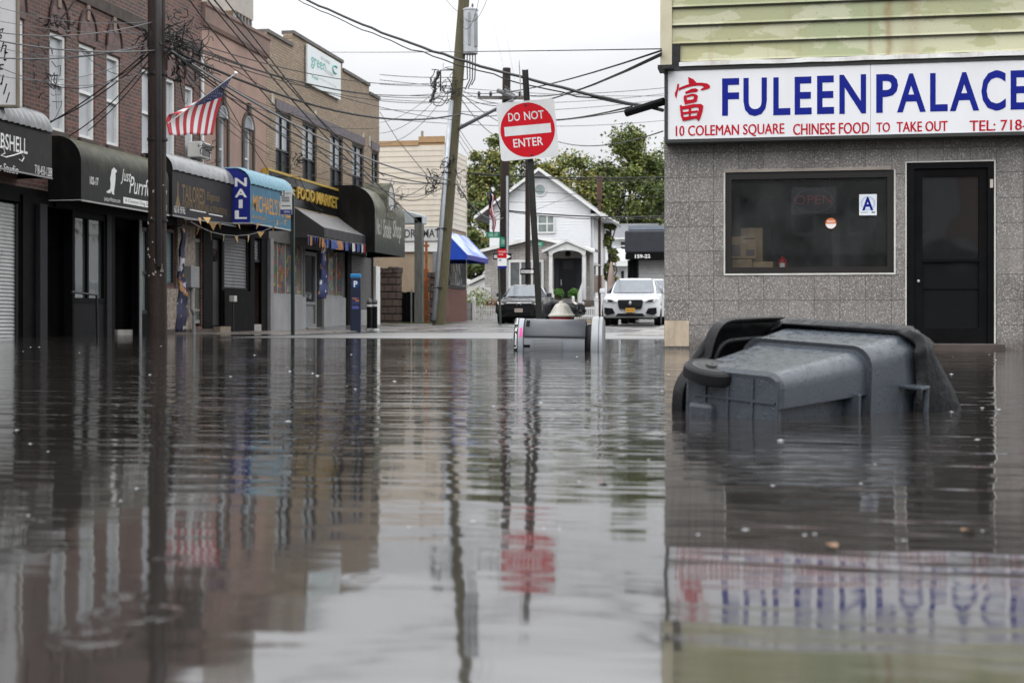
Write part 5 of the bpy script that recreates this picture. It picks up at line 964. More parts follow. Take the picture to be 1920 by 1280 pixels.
# ---- trees ----
leafA = M('leaf_olive', (.15, .18, .05), .6, var=.45, vs=2.5, spec=.3); leafB = M('leaf_dark', (.06, .088, .028), .65, var=.4, vs=3, spec=.3); leafC = M('leaf_yellow', (.27, .25, .07), .6, var=.35, vs=3, spec=.3); bark = M('bark', (.06, .05, .04), .85, var=.3)
def tree(label, px, Y, ytop, ybot, wpx, n, seed, mix=(.5, .35, .15), leaf=.165, name='leafy_tree', clumps=34, zb=None):
    rnd = random.Random(seed); c = at_Y(px, (ytop + ybot) / 2, Y); top, bot = at_Y(px, ytop, Y).z, at_Y(px, ybot, Y).z; rw = wpx / 2 / F * c.length; rh = (top - bot) / 2; base = .4
    t = thing(name, label, 'tree', (c.x, Y, base)); cz = c.z - base
    mb = MB(); mb.tube([(0, 0, -.3), (.05, 0, bot * .5), (.0, .1, cz - rh * .3), (.1, 0, cz + rh * .5)], .24, 8, r1=.05)
    cl = []
    for k in range(clumps):
        while True:
            d = Vector((rnd.uniform(-1, 1), rnd.uniform(-1, 1), rnd.uniform(-1, 1)))
            if .25 < d.length < 1: break
        tp = 1 - .35 * max(0, d.z); p = Vector((d.x * rw * tp, d.y * rw * tp * .8, cz + d.z * rh)); cl.append((p, rnd.uniform(.2, .42) * min(rw, rh), rnd.random()))
        if k % 2 == 0: s_ = Vector((0, 0, max(cz - rh * .6, p.z - rh * .7))); mb.tube([s_, (s_ + p) / 2 + Vector((rnd.gauss(0, .2), rnd.gauss(0, .2), .15)), p], .06, 5, r1=.015)
    mb.build('trunk', bark, t, local=True)
    V, FC, mi = [], [], []
    for i in range(n):
        p, r, q = cl[rnd.randrange(clumps)]; d = Vector((rnd.gauss(0, 1), rnd.gauss(0, 1), rnd.gauss(0, .75))); c_ = p + d * r * .52
        u = Vector((rnd.gauss(0, 1), rnd.gauss(0, 1), rnd.gauss(0, .7))).normalized() * leaf * rnd.uniform(.5, 1.1); v = u.cross(Vector((rnd.gauss(0, 1), rnd.gauss(0, 1), rnd.gauss(0, 1)))).normalized() * u.length * .55; k = len(V)
        V += [tuple(c_ - u), tuple(c_ + v), tuple(c_ + u), tuple(c_ - v)]; FC.append((k, k + 1, k + 2, k + 3)); x = (q + rnd.gauss(0, .18)) % 1; mi.append(0 if x < mix[0] else 1 if x < mix[0] + mix[1] else 2)
    pymesh('crown', V, FC, [leafA, leafB, leafC], t, mi)
    return t
tree('tall olive green tree rising behind the laundry and the no entry sign', 915, 92, 252, 470, 110, 12000, 1, (.45, .3, .25), clumps=42)
tree('dense dark tree filling the gap below the olive tree', 898, 84, 380, 600, 62, 9000, 2, (.15, .8, .05), clumps=30)
tree('low yellowing tree showing above the white house roof', 1055, 96, 285, 440, 130, 10000, 3, (.4, .2, .4), clumps=36)
tree('tall broad green tree behind the dark awning', 1180, 98, 238, 480, 150, 22000, 4, (.5, .4, .1), clumps=64)
tree('dark green tree at the right behind the restaurant corner', 1262, 94, 262, 500, 110, 11000, 5, (.35, .6, .05), clumps=36)
tree('slim yellow green tree between the white house and the grey roof', 1142, 80, 380, 580, 34, 3000, 6, (.5, .3, .2), clumps=22)
tree('bushy green tree behind the white house roof', 975, 97, 290, 480, 120, 9000, 7, (.4, .4, .2), clumps=36)
# ------------------------------------------------------------------ utility poles
def local_T(o):
    m = wmat(o); return lambda s, n, z: m @ Vector((s, n, z))
p = at_d(296, 633, 28.2)
t = thing('utility_pole', 'dark brown utility pole with a conduit on its face in front of the shop row', 'utility pole', (p.x, p.y, 0))
mb = MB(); mb.tube([(p.x, p.y, -.5), (p.x - .02, p.y, 4), (p.x - .05, p.y, 12)], .185, 16, r1=.165); mb.build('shaft', woodpole, t, smooth=True, auto=60)
q = at_d(300, 600, 28.0); mb = MB(); mb.tube([(q.x - .02, q.y - .03, 1.4), (q.x - .03, q.y - .03, 11.5)], .065, 10); mb.build('conduit', M('dark_conduit', (.05, .045, .045), .4), t, smooth=True)
for z in (2.3, 3.9, 5.2): mb = MB(); mb.lathe([(.2, 0), (.2, .05)], (p.x - .01, p.y, z), n=16, cap=False); mb.build('strap', darkmetal, t)
mb = MB(); rnd = random.Random(9)
for i in range(26):
    a = rnd.uniform(-1.9, .2); z = rnd.uniform(1.2, 3.0); r = .19; mb.box(p.x + r * math.sin(a + .8) - .015, p.x + r * math.sin(a + .8) + .015, p.y - r * math.cos(a + .8) - .005, p.y - r * math.cos(a + .8) + .005, z, z + rnd.uniform(.02, .07))
mb.build('staple_scraps', M('paper_scrap', (.35, .3, .27), .8), t)
# leaning pole with transformer
B, A = at_d(822, 613, 51.7), at_d(870, 0, 51.7); ax = (A - B); T2 = B + ax * 1.12
t = thing('utility_pole', 'leaning olive brown utility pole with a grey transformer near its top', 'utility pole', B)
mb = MB(); mb.tube([B - ax * .04, B + ax * .5, T2], .24, 16, r1=.2); mb.build('shaft', woodpole2, t, smooth=True, auto=60)
mb = MB(); o_ = Vector((-.13, -.22, 0)); mb.tube([B + ax * .02 + o_, B + ax * .33 + o_, B + ax * .69 + o_ * .95], .09, 10); mb.build('conduit', M('pale_conduit', (.4, .43, .46), .4, .4), t, smooth=True)
for k in (.12, .3, .47): mb = MB(); c = B + ax * k; mb.tube([c + Vector((-.28, -.27, 0)), c + Vector((.1, -.3, 0))], .03, 6); mb.build('strap', darkmetal, t)
c0, c1 = at_d(883, 103, 51.7), at_d(883, 17, 51.7); c0.y -= .1
mb = MB(); h = c1.z - c0.z; mb.lathe([(.24, 0), (.27, .02), (.27, h - .1), (.29, h - .09), (.29, h - .04), (.2, h)], c0, n=24); o = mb.build('transformer', M('transformer_grey', (.42, .44, .46), .45, var=.08, dirt=(.25, .23, .2), damt=.3), t, smooth=True, auto=40)
mb = MB(); mb.box(c0.x - .02, c0.x + .06, c0.y - .31, c0.y - .25, c0.z + .3, c0.z + h - .2); mb.box(c0.x + .18, c0.x + .3, c0.y - .2, c0.y - .1, c0.z + .25, c0.z + h - .25); mb.build('hanger_bracket', M('bracket_grey', (.25, .26, .27), .5), o)
mb = MB()
for dx in (-.12, .08): mb.lathe([(.05, 0), (.03, .06), (.05, .08), (.03, .14), (.04, .16)], (c0.x + dx, c0.y, c0.z + h), n=10)
mb.build('bushing', M('brown_ceramic', (.1, .06, .05), .3), o)
mb = MB()
for dx, (ex, ey) in ((-.12, (868, 150)), (-.02, (872, 168)), (.08, (878, 165)), (.18, (884, 160))):
    e = at_d(ex, ey, 51.5); mb.tube([(c0.x + dx, c0.y, c0.z + .05), (c0.x + dx, c0.y, c0.z - .5), (c0.x + dx * .9, c0.y, c0.z - .9), tuple(e)], .022, 5)
mb.build('drop_leads', cablem, t)
u0, u1 = at_d(862, 240, 51.6), at_d(962, 188, 49.5); mb = MB(); mb.tube([u0, u1], .075, 8, r1=.055); mb.build('lamp_arm', M('arm_grey', (.16, .17, .185), .45, .3), t)
g0 = at_d(826, 132, 51.6); mb = MB(); mb.tube([at_d(851, 131, 51.7), g0, at_d(826, 172, 51.6)], .03, 6); mb.build('rack_arm', darkmetal, t)
rnd = random.Random(12); mb = MB()
for i in range(13): c = at_d(821 - i * 1.0 + rnd.uniform(-2, 3), 136 + i * 4.4, 51.6); mb.lathe([(.02, -.07), (.07, -.03), (.06, .03), (.02, .07)], c, n=7)
mb.build('insulator', M('black_insulator', (.02, .02, .022), .4), t)
# far poles
def farpole(label, px, pt, d, ytop, r, arm=None):
    B, A = at_d(px, 604, d), at_d(pt, ytop, d); t = thing('utility_pole', label, 'utility pole', B); mb = MB(); mb.tube([B - Vector((0, 0, .3)), (A + B) / 2, A], r, 12, r1=r * .8); mb.build('shaft', woodpole, t, smooth=True, auto=60); return t
t = farpole('far utility pole with a wooden crossarm behind the no entry sign', 943, 950, 62, 128, .22, 1)
mb = MB(); a, b = at_d(896, 183, 61.7), at_d(982, 184, 61.7); mb.tube([a, b], .09, 4); o = mb.build('crossarm', M('grey_arm_wood', (.13, .12, .11), .75), t); mb = MB(); a, b = at_d(934, 170, 61.6), at_d(966, 184, 60.8); mb.tube([a, b], .1, 6); mb.tube([at_d(945, 169, 61.4), at_d(965, 181, 61.4)], .1, 6); mb.build('cutout', M('cutout_grey', (.09, .09, .1), .4), t)
mb = MB()
for q in (898, 920, 975): mb.lathe([(.04, 0), (.07, .08), (.07, .16), (.03, .22)], at_d(q, 181, 61.7), n=8)
mb.build('insulator', M('black_insulator', (.02, .02, .022)), t)
q = at_d(951, 560, 61.5); mb = MB(); mb.tube([(q.x, q.y, .5), (q.x, q.y, at_d(951, 330, 61.5).z)], .05, 8); mb.build('conduit', M('pale_conduit', (.4, .43, .46)), t)
t4 = farpole('thin dark pole carrying the small arrow sign in front of the white house', 990, 989, 63, 235, .125)
# ------------------------------------------------------------------ traffic and street signs
postm = M('dark_post', (.035, .034, .032), .5, .3, var=.3); backm = M('alu_back', (.35, .35, .34), .5, .4)
base = at_d(1015.4, 666, 18.4)
t = thing('traffic_sign', 'square white do not enter sign with a red disc on a leaning dark post', 'traffic sign', base, rot=(0, R(-3.3), YAW))
mb = MB(); mb.box(-.04, -.032, -.02, .025, -.2, 3.7); mb.box(.032, .04, -.02, .025, -.2, 3.7); mb.box(-.032, .032, .018, .025, -.2, 3.7); mb.build('post', postm, t, local=True)
S, zc = .376, (666 - 244) / F * 18.4 / math.cos(R(3.3)); rr = R(-1.9)
def rp(x, z): return (x * math.cos(rr) + z * math.sin(rr) - .012, z * math.cos(rr) - x * math.sin(rr) + zc)
def disc(mb, r, y, n=48, a0=0.0): mb.face([(rp(r * math.cos(k * 2 * math.pi / n), r * math.sin(k * 2 * math.pi / n))[0], y, rp(r * math.cos(k * 2 * math.pi / n), r * math.sin(k * 2 * math.pi / n))[1]) for k in range(n)])
mb = MB(); cr_ = .04; pts = []
for cx_, cz_, a0 in ((S - cr_, S - cr_, 0), (-S + cr_, S - cr_, 90), (-S + cr_, -S + cr_, 180), (S - cr_, -S + cr_, 270)): pts += [(cx_ + cr_ * math.cos(R(a0 + k * 22.5)), cz_ + cr_ * math.sin(R(a0 + k * 22.5))) for k in range(5)]
mb.prism(pts, lambda u, v: (rp(u, v)[0], -.03, rp(u, v)[1]), lambda u, v: (rp(u, v)[0], -.024, rp(u, v)[1])); pl = mb.build('plate', M('sign_white', (.64, .65, .66), .45, var=.04, dirt=(.45, .42, .38), dscale=3, damt=.35), t, local=True)
mb = MB(); disc(mb, .352, -.0315); mb.build('red_disc', M('traffic_red', (.5, .006, .015), .4, spec=.15, var=.06), pl, local=True)
mb = MB(); mb.face([(rp(x, z)[0], -.0325, rp(x, z)[1]) for x, z in ((-.3, -.06), (.3, -.06), (.3, .06), (-.3, .06))]); mb.build('white_bar', M('sign_white', (.64, .65, .66)), pl, local=True)
mb = MB()
for txt, a, b, y0, y1 in (("DO", -.235, -.085, .125, .235), ("NOT", -.03, .225, .125, .235), ("ENTER", -.2, .185, -.215, -.105)): letter(mb, txt, a, b, y0, y1, lambda x, y: (rp(x, y)[0], -.0335, rp(x, y)[1]), .012)
mb.build('white_lettering', M('sign_white', (.64, .65, .66)), pl, local=True, rn=False)
mb = MB()
for x, z in ((0, .32), (.02, -.325)): mb.lathe([(.014, 0), (.014, .006), (.006, .01)], (rp(x, z)[0], -.0315, rp(x, z)[1]), (0, -1, 0), 8)
mb.build('bolt', darkmetal, pl, local=True)
mb = MB(); mb.box(-.075, -.069, -.26, .2, 3.35, 3.78); mb.build('side_plate', backm, t, local=True)
def arrow_sign(label, x0, x1, y1, y0, d, ln, host):
    a, b = at_d(x0, y0, d), at_d(x1, y1, d); w_, h = (b - a).xy.length, b.z - a.z; t = thing('one_way_sign', label, 'traffic sign', a, rz=YAW); mb = MB(); mb.box(0, w_, 0, .01, 0, h); mb.build('plate', black, t, local=True)
    mb = MB(); m_ = h / 2; s_ = h * .24; mb.face([(w_ * .05, -.003, m_ - s_), (w_ * .72, -.003, m_ - s_), (w_ * .72, -.003, m_ - s_ * 1.75), (w_ * .97, -.003, m_), (w_ * .72, -.003, m_ + s_ * 1.75), (w_ * .72, -.003, m_ + s_), (w_ * .05, -.003, m_ + s_)]); o = mb.build('white_arrow', lettw, t, local=True)
    mb = MB(); letter(mb, "ONE WAY", w_ * .09, w_ * .7, m_ - s_ * .62, m_ + s_ * .62, lambda x, y: (x, -.006, y), .02); mb.build('lettering', black, o, local=True)
arrow_sign('black and white one way sign on the thin dark pole before the house', 975.5, 1004.5, 503.5, 515, 62.6, 0, 0)
arrow_sign('black and white one way sign half hidden behind the red parking sign', 925, 959, 475, 487, 61.4, 0, 0)
sg = M('street_sign_green', (.015, .23, .13), .45)
def street_sign(label, x0, x1, y1, y0, d, txt, rz=YAW):
    a, b = at_d(x0, y0, d), at_d(x1, y1, d); w_, h = max((b - a).xy.length, .06), b.z - a.z; t = thing('street_name_sign', label, 'street sign', a, rz=rz); wd = w_ if rz == YAW else .75
    mb = MB(); mb.box(0, wd, 0, .015, 0, h); mb.build('plate', sg, t, local=True); mb = MB(); letter(mb, txt, wd * .15, wd * .85, h * .25, h * .75, lambda x, y: (x, -.004, y), .0); mb.build('lettering', lettw, t, local=True)
street_sign('green street name sign beside the furled flag on the far pole', 913, 937, 435, 446, 61.4, "102 ST")
street_sign('green street name sign turned edge on just above the parking sign', 938, 945, 444, 462, 61.4, "159 RD", R(75))
street_sign('green street name sign on the thin dark pole before the house', 997, 1019, 453, 462, 62.6, "159 RD")
B, A = at_d(938.5, 604, 51), at_d(934, 466, 51); t = thing('parking_sign', 'small red and white parking rule sign on a slim green post', 'traffic sign', B); mb = MB(); mb.tube([B - Vector((0, 0, .2)), A], .045, 6); mb.build('post', M('green_post', (.04, .055, .05), .5), t)
a = at_d(933, 503, 50.9); w_ = 17 / F * 50.9; h = 36 / F * 50.9; x_ = Vector((_c, _s, 0)); Tq = lambda s, n, z: a + x_ * s + Vector((_s, -_c, 0)) * n + Vector((0, 0, z))
mb = MB(Tq); mb.box(0, w_, 0, .01, 0, h); o = mb.build('plate', lettw, t); mb = MB(Tq); mb.box(0, w_, .0105, .013, h * .53, h); mb.build('red_panel', M('traffic_red', (.52, .008, .018)), o); mb = MB(Tq); mb.box(0, w_, .0105, .013, 0, h * .12); mb.build('blue_strip', blue, o)
mb = MB(Tq); letter(mb, "NO STANDING", .03, w_ - .03, h * .82, h * .9, lambda x, y: (x, .016, y), .01); letter(mb, "ANYTIME", .03, w_ * .6, h * .68, h * .75, lambda x, y: (x, .016, y), .01); mb.build('white_lettering', lettw, o); mb = MB(Tq); letter(mb, "78", .04, w_ * .4, h * .36, h * .48, lambda x, y: (x, .016, y), .01); mb.build('blue_lettering', blue, o)
# bus stop post
B = at_d(549, 626, 36.1); A = at_d(549, 360, 36.1); t = thing('bus_stop_sign', 'white bus stop panel on a slim dark green post at the kerb', 'sign', B); mb = MB(); mb.box(B.x - .04, B.x + .04, B.y - .04, B.y + .04, -.3, at_d(549, 366, 36.1).z); mb.build('post', M('bus_green', (.012, .022, .018), .4), t)
a = at_d(526.5, 402, 35.9); w_ = 21 / F * 35.9; h = 44 / F * 35.9; mb = MB(Tq); mb.box(0, w_ * 1.0, 0, .05, 0, h); o = mb.build('panel', M('bus_panel', (.5, .51, .51), .4), t); mb = MB(Tq); mb.box(0, w_, .051, .055, 0, h * .2); mb.build('blue_strip', M('navy_print', (.02, .03, .16), .4), o)
mb = MB(Tq); mb.box(0, w_ * .36, .051, .055, h * .78, h); q_ = mb.build('number_panel', M('bus_dark', (.02, .05, .05), .4), o); mb = MB(Tq); letter(mb, "2", w_ * .1, w_ * .28, h * .82, h * .97, lambda x, y: (x, .058, y), .02); mb.build('number', lettw, q_)
mb = MB(Tq)
for z in (.7, .62, .54): mb.box(w_ * .08, w_ * .8, .051, .054, h * z, h * z + .02)
mb.box(w_ * .1, w_ * .9, .051, .054, h * .34, h * .37); letter(mb, "Q21", w_ * .45, w_ * .9, h * .83, h * .93, lambda x, y: (x, .055, y), .0); mb.build('small_print', black, o)
mb = MB(Tq); letter(mb, "QM16", w_ * .3, w_ * .85, h * .06, h * .14, lambda x, y: (x, .058, y), .0); mb.build('route_lettering', lettw, o)
# parking meter and bollards
B = at_d(667, 621, 41.9); t = thing('parking_meter', 'dark blue parking pay station with a bright blue top and white letter P', 'parking meter', B, rz=R(12)); hm = 1.69
navy = M('meter_navy', (.015, .02, .045), .35)
mb = MB(); mb.prism([(-.15, -.05), (.15, -.05), (.15, hm - .12), (-.15, hm - .12)], lambda u, v: (u, -.12, v), lambda u, v: (u, .14, v)); mb.build('body', navy, t, local=True, bevel=.02)
mb = MB(); mb.box(-.155, .155, -.125, .145, hm - .118, hm - .0); mb.build('blue_cap', M('meter_blue', (.02, .2, .46), .4), t, local=True, bevel=.02)
mb = MB(); mb.prism([(-.1, hm), (.14, hm), (.14, hm + .1)], lambda u, v: (.12, u, v), lambda u, v: (-.1, u, v)); mb.build('solar_panel', black, t, local=True)
mb = MB(); mb.lathe([(.115, 0), (.115, .004)], (0, -.1205, hm - .3), (0, -1, 0), 20); o = mb.build('blue_roundel', M('roundel_blue', (.01, .06, .2), .4), t, local=True); mb = MB(); letter(mb, "P", -.05, .06, hm - .39, hm - .21, lambda x, y: (x, -.127, y), .03); mb.build('lettering', lettw, o, local=True)
mb = MB(); mb.box(-.11, .11, -.126, -.121, .78, 1.0); o = mb.build('screen_panel', M('meter_panel', (.03, .04, .11), .3), t, local=True); mb = MB(); mb.box(-.09, .04, -.13, -.127, .95, .98); mb.box(0, .1, -.13, -.127, .88, .92); mb.build('orange_labels', M('orange_label', (.5, .17, .03), .5), o, local=True)
mb = MB(); mb.box(-.1, .1, -.126, -.121, .66, .74); mb.build('blue_label', M('label_blue', (.08, .09, .3), .5), t, local=True)
for px_b, d in ((692.5, 44.0), (702.5, 43.4)):
    B = at_d(px_b, 620, d); B.z = prof(LEFTZ, B.y); t = thing('bollard', 'black bollard with pale cap, ' + ('left' if px_b < 700 else 'right') + ' one of the pair beside the parking meter', 'bollard', B, group='pair of bollards by the meter'); mb = MB(); mb.lathe([(.12, 0), (.12, .05), (.085, .07), (.08, .82), (.085, .84)], n=16); mb.build('shaft', blackgloss, t, local=True, smooth=True, auto=40); mb = MB(); mb.lathe([(.09, .82), (.09, .86), (.07, .93), (.03, .97), (.005, .98)], n=16); mb.build('cap', M('dull_cap', (.08, .08, .08), .4), t, local=True, smooth=True); mb = MB(); mb.lathe([(.084, .72), (.086, .73), (.086, .78), (.084, .79)], n=16, cap=False); mb.build('pale_band', M('pale_band', (.45, .45, .44), .5), t, local=True)
    mb = MB(); mb.lathe([(.16, -.02), (.15, .04), (.121, .05)], n=12, cap=False); mb.build('foot_ring', steel, t, local=True)
# little things on the shop row
N_ = .12
p = at_X(354, 540, LX + N_); t = thing('meter_cabinet', 'grey steel meter cabinet with conduit beside the barred door', 'cabinet', p); mb = MB(TL); mb.box(ly(346, .1), ly(362, .1), .055, .28, lz(540, 354), lz(500, 354)); mb.build('cabinet', M('cabinet_grey', (.2, .205, .21), .5), t, bevel=.015); mb = MB(TL); y_ = ly(355, .1); mb.tube([(y_, .16, lz(540, 354)), (y_, .16, lz(580, 354)), (y_ + .15, .16, lz(590, 354)), (y_ + .15, .16, 0)], .045, 8); mb.build('conduit', M('cabinet_grey', (.2, .205, .21)), t)
y_ = ly(437, .3); t = thing('standpipe', 'short pipe with a pale tap head in front of the black shop riser', 'pipe', (LX + .3, y_, 0)); mb = MB(TL); mb.tube([(y_, .3, -.05), (y_, .3, .85)], .03, 8); mb.build('pipe', darkmetal, t); mb = MB(TL); mb.box(y_ - .1, y_ + .1, .22, .38, .85, 1.02); mb.box(y_ + .05, y_ + .2, .25, .33, .88, .95); mb.build('tap_head', M('pale_tap', (.45, .45, .43), .5), t, bevel=.02)
y_ = ly(140, .3); t = thing('handrail', 'short grey handrail by the dog groomer window', 'rail', (LX + .3, y_, 0)); mb = MB(TL); mb.tube([(y_ + .05, .2, .95), (y_ + .9, .35, .9), (y_ + .95, .35, -.2)], .03, 8); mb.build('rail', darkmetal, t)
def cloth(name, label, cat, pts_top, w_, h, mats, T_, seed, nu=10, nv=24, fold=.05):
    rnd = random.Random(seed); t = thing(name, label, cat, T_(*pts_top)); mb = MB(T_); y0, n0, z0 = pts_top
    for_mat = lambda i, j: (int(rnd.random() * 99))
    vv = [[mb.v((y0 + w_ * (i / nu - .5) * (.2 + .75 * min(1, j / nv * 1.4) + .06 * math.sin(j * .9 + seed)) + .04 * math.sin(j * .5), n0 + fold * math.sin(i * 1.7 + j * .2) + .02 * math.sin(j), z0 - h * j / nv)) for j in range(nv + 1)] for i in range(nu + 1)]
    for i in range(nu):
        for j in range(nv): f = mb.bm.faces.new((vv[i][j], vv[i + 1][j], vv[i + 1][j + 1], vv[i][j + 1])); f.material_index = 0; f.smooth = True
    mb.build('cloth', mats, t, solid=.006); return t
def patchcloth(name, cols):
    m, n, l, b = nodes(name); g = n.new("ShaderNodeNewGeometry").outputs['Position']; c = mixc(n, l, noise(n, l, g, 2.6, 2, .5, .6, .63), cols[0], cols[1]); c = mixc(n, l, noise(n, l, g, 3.7, 2, .5, .61, .64, (1.3, 1, 1)), c, cols[2]); l.new(c, b.inputs['Base Color']); b.inputs['Roughness'].default_value = .7; return m
t = cloth('feather_flag', 'limp navy banner with orange and white patches hanging by the pebble wall', 'banner', (ly(341, .7), .7, lz(428, 341, .7)), .5, lz(428, 341, .7) - lz(622, 341, .7), [patchcloth('navy_banner', ((.02, .022, .05), (.4, .2, .08), (.42, .4, .45)))], TL, 3)
mb = MB(TL); mb.tube([(ly(338, .6), .66, lz(424, 341, .7) + .03), (ly(338, .6), .05, lz(424, 341, .7) - .1)], .018, 6); mb.build('rod', darkmetal, t)
t = cloth('hanging_pennant', 'blue and white team flag hanging under the market awning', 'flag', (ly(606, 1.1), 1.1, lz(456, 606, 1.1)), .55, lz(456, 606, 1.1) - lz(560, 606, 1.1), [patchcloth('team_flag', ((.022, .03, .1), (.5, .5, .52), (.35, .18, .06)))], TL, 1, fold=.07)
# pennant strings
def pennants(label, path, flags, seed):
    rnd = random.Random(seed); P3 = [at_X(x, y, LX + n) for x, y, n in path]; t = thing('pennant_string', label, 'pennants', P3[0], group='gold pennant strings'); mb = MB(); mb.tube(P3, .012, 5); mb.build('cord', M('grey_cord', (.2, .2, .2), .7), t)
    for x, y, n in flags:
        c = at_X(x, y, LX + n); mb = MB(); s_ = rnd.uniform(.5, .72); tw = rnd.uniform(-.08, .08); a, b, e = c + Vector((tw, -.12 * s_, .0)), c + Vector((-tw, .12 * s_, .0)), c + Vector((rnd.uniform(-.05, .05), rnd.uniform(-.06, .06), -.3 * s_)); mb.face([tuple(a), tuple(b), tuple(e)]); mb.build('pennant', M('gold_foil', (.55, .36, .16), .3, .5, var=.4, vs=6), t, solid=.004)
Z = lambda x, y: (300 + x / 3.37, 280 + y / 3.37)
pennants('upper string of gold pennants draped from the tailor awning to the bus stop post', [(*Z(150, 440), .8), (*Z(300, 455), 1.0), (*Z(497, 472), 1.6), (*Z(622, 468), 2.2), (*Z(745, 450), 2.6), (*Z(838, 432), 2.95)], [(*Z(160, 437), .8), (*Z(250, 432), 1.0), (*Z(296, 430), 1.0), (*Z(335, 462), 1.2), (*Z(377, 466), 1.3), (*Z(497, 470), 1.6), (*Z(622, 466), 2.2), (*Z(745, 448), 2.6), (*Z(795, 445), 2.8)], 1)
pennants('lower string of gold pennants sagging in front of the nail salon', [(*Z(190, 455), .8), (*Z(247, 487), 1.0), (*Z(322, 522), 1.2), (*Z(403, 540), 1.4), (*Z(480, 547), 1.7), (*Z(560, 540), 2.0), (*Z(637, 522), 2.3), (*Z(713, 492), 2.6), (*Z(838, 440), 2.95)], [(*Z(247, 487), 1.0), (*Z(322, 522), 1.2), (*Z(403, 538), 1.4), (*Z(480, 545), 1.7), (*Z(560, 538), 2.0), (*Z(637, 520), 2.3), (*Z(713, 490), 2.6)], 2)
P3 = [at_X(576 + (691 - 576) * k / 8, 441 + (459 - 441) * k / 8 + 1.5 * math.sin(k * math.pi / 8), LX + 1.17) for k in range(9)]; t = thing('flag_bunting', 'string of small colourful flags along the lower edge of the market awning', 'bunting', P3[0]); mb = MB(); mb.tube(P3, .01, 5); mb.build('cord', M('grey_cord', (.2, .2, .2)), t)
bc = [M('bunt_' + n_, c, .6, var=.1) for n_, c in (('orange', (.33, .14, .04)), ('navy', (.02, .025, .08)), ('white', (.42, .42, .42)), ('red', (.25, .03, .03)), ('blue', (.04, .07, .2)))]
rnd = random.Random(7)
for k in range(26):
    a = at_X(577 + 114 * k / 26, 441.5 + 18 * k / 26 + 1.0 * math.sin(k * math.pi / 26), LX + 1.17); mb = MB(); y_ = rnd.uniform(-.05, .05); mb.face([tuple(a), tuple(a + Vector((y_, .24, -.02))), tuple(a + Vector((y_ * 2, .26, -.26))), tuple(a + Vector((0, .02, -.3)))]); mb.build('small_flag', bc[rnd.randrange(5)], t, solid=.004)
# national flags
P1, P0 = at_d(314, 232, 28.2), at_d(441.5, 138, 31.2)
t = thing('wall_flag', 'striped national flag with starred blue canton on an angled staff by the dark pole', 'flag', P1); mb = MB(); mb.tube([P1, P0], .011, 8); mb.build('staff', M('white_staff', (.35, .35, .35), .4), t); mb = MB(); mb.lathe([(.005, -.05), (.04, -.03), (.05, 0), (.04, .03), (.005, .05)], P0, n=10); mb.build('finial', M('finial', (.6, .58, .55), .25, .5), t, smooth=True)
def fg(u, v):
    h0 = P0.lerp(P1, .04 + .8 * v)
    e0, e1 = at_d(399, 253, 30.6), at_d(318, 254, 28.6); e = e0.lerp(e1, v); m_ = h0.lerp(e, u)
    bow = math.sin(u * math.pi) * (.12 + .22 * v); rip = .09 * math.sin(v * 11 + u * 2.5) * u
    lat = Vector((_c, _s, 0)); return m_ + Vector((0, 0, bow * .55)) - lat * bow * .42 + Vector((.3, -.95, 0)) * (rip + .05 * math.sin(u * 6 + v * 3))
flag_mesh(t, fg, 26, 39)
P1, P0 = at_d(943, 452, 61.2), at_d(917, 352, 60.6); t = thing('pole_flag', 'furled striped flag hanging from a short angled staff on the far pole', 'flag', P1); mb = MB(); mb.tube([at_d(941, 400, 61.6), P0 + Vector((0, 0, .1))], .03, 6); mb.build('staff', darkmetal, t)
def fg2(u, v):
    q0, q1 = at_d(917 + 7 * v, 358 + 10 * v, 60.8), at_d(921 + 8 * v, 425 + 14 * v, 60.9); return q0.lerp(q1, u) + Vector((.05 * math.sin(u * 9 + v * 2), -.12 * math.sin(v * 16 + u * 4), 0))
flag_mesh(t, fg2, 12, 26, False)
P1, P0 = at_d(958, 558, 70.2), at_d(971, 541, 70.0); t = thing('porch_flag', 'tiny faded striped flag on a thin staff on the stone front of the white house', 'flag', P1); mb = MB(); mb.tube([at_d(958, 572, 70.6), P0], .02, 6); mb.build('staff', darkmetal, t)
flag_mesh(t, lambda u, v: P0.lerp(P1, v * .8) + Vector((-.42 * u, -.06 * math.sin(u * 6 + v * 4), -.25 * u)), 8, 13, False)
# ------------------------------------------------------------------ fire hydrant, litter basket
B = at_d(1053, 625, 21.5); B.z = .025; t = thing('fire_hydrant', 'fire hydrant with a silver bonnet and red barrel behind the toppled litter basket', 'fire hydrant', B); hs_ = M('hydrant_silver', (.42, .41, .37), .5, .2, var=.25, vs=16, dirt=(.3, .25, .15), dscale=6, damt=.6)
mb = MB(); mb.lathe([(.15, -.2), (.15, .32), (.17, .33), (.17, .37)], n=24); mb.build('barrel', M('hydrant_red', (.36, .012, .02), .4, var=.2), t, local=True, smooth=True, auto=40)
mb = MB(); mb.lathe([(.185, .37), (.205, .38), (.205, .4), (.18, .42), (.165, .44), (.14, .49), (.118, .53), (.1, .555), (.07, .575), (.04, .585), (.04, .6), (.025, .615)], n=28); mb.build('bonnet', hs_, t, local=True, smooth=True, auto=50)
mb = MB()
for a in (0, math.pi / 2, math.pi, 3 * math.pi / 2): mb.lathe([(.06, .12), (.06, .2), (.075, .2), (.075, .24), (.03, .25), (.03, .28)], (0, 0, .2), (math.cos(a - .4), math.sin(a - .4), 0), 14)
mb.build('nozzle', M('hydrant_red', (.36, .012, .02)), t, local=True)
mb = MB()
for k in range(8): a = k * math.pi / 4; mb.lathe([(.016, 0), (.016, .02)], (.17 * math.cos(a), .17 * math.sin(a), .4), n=6)
mb.build('bolt', hs_, t, local=True)
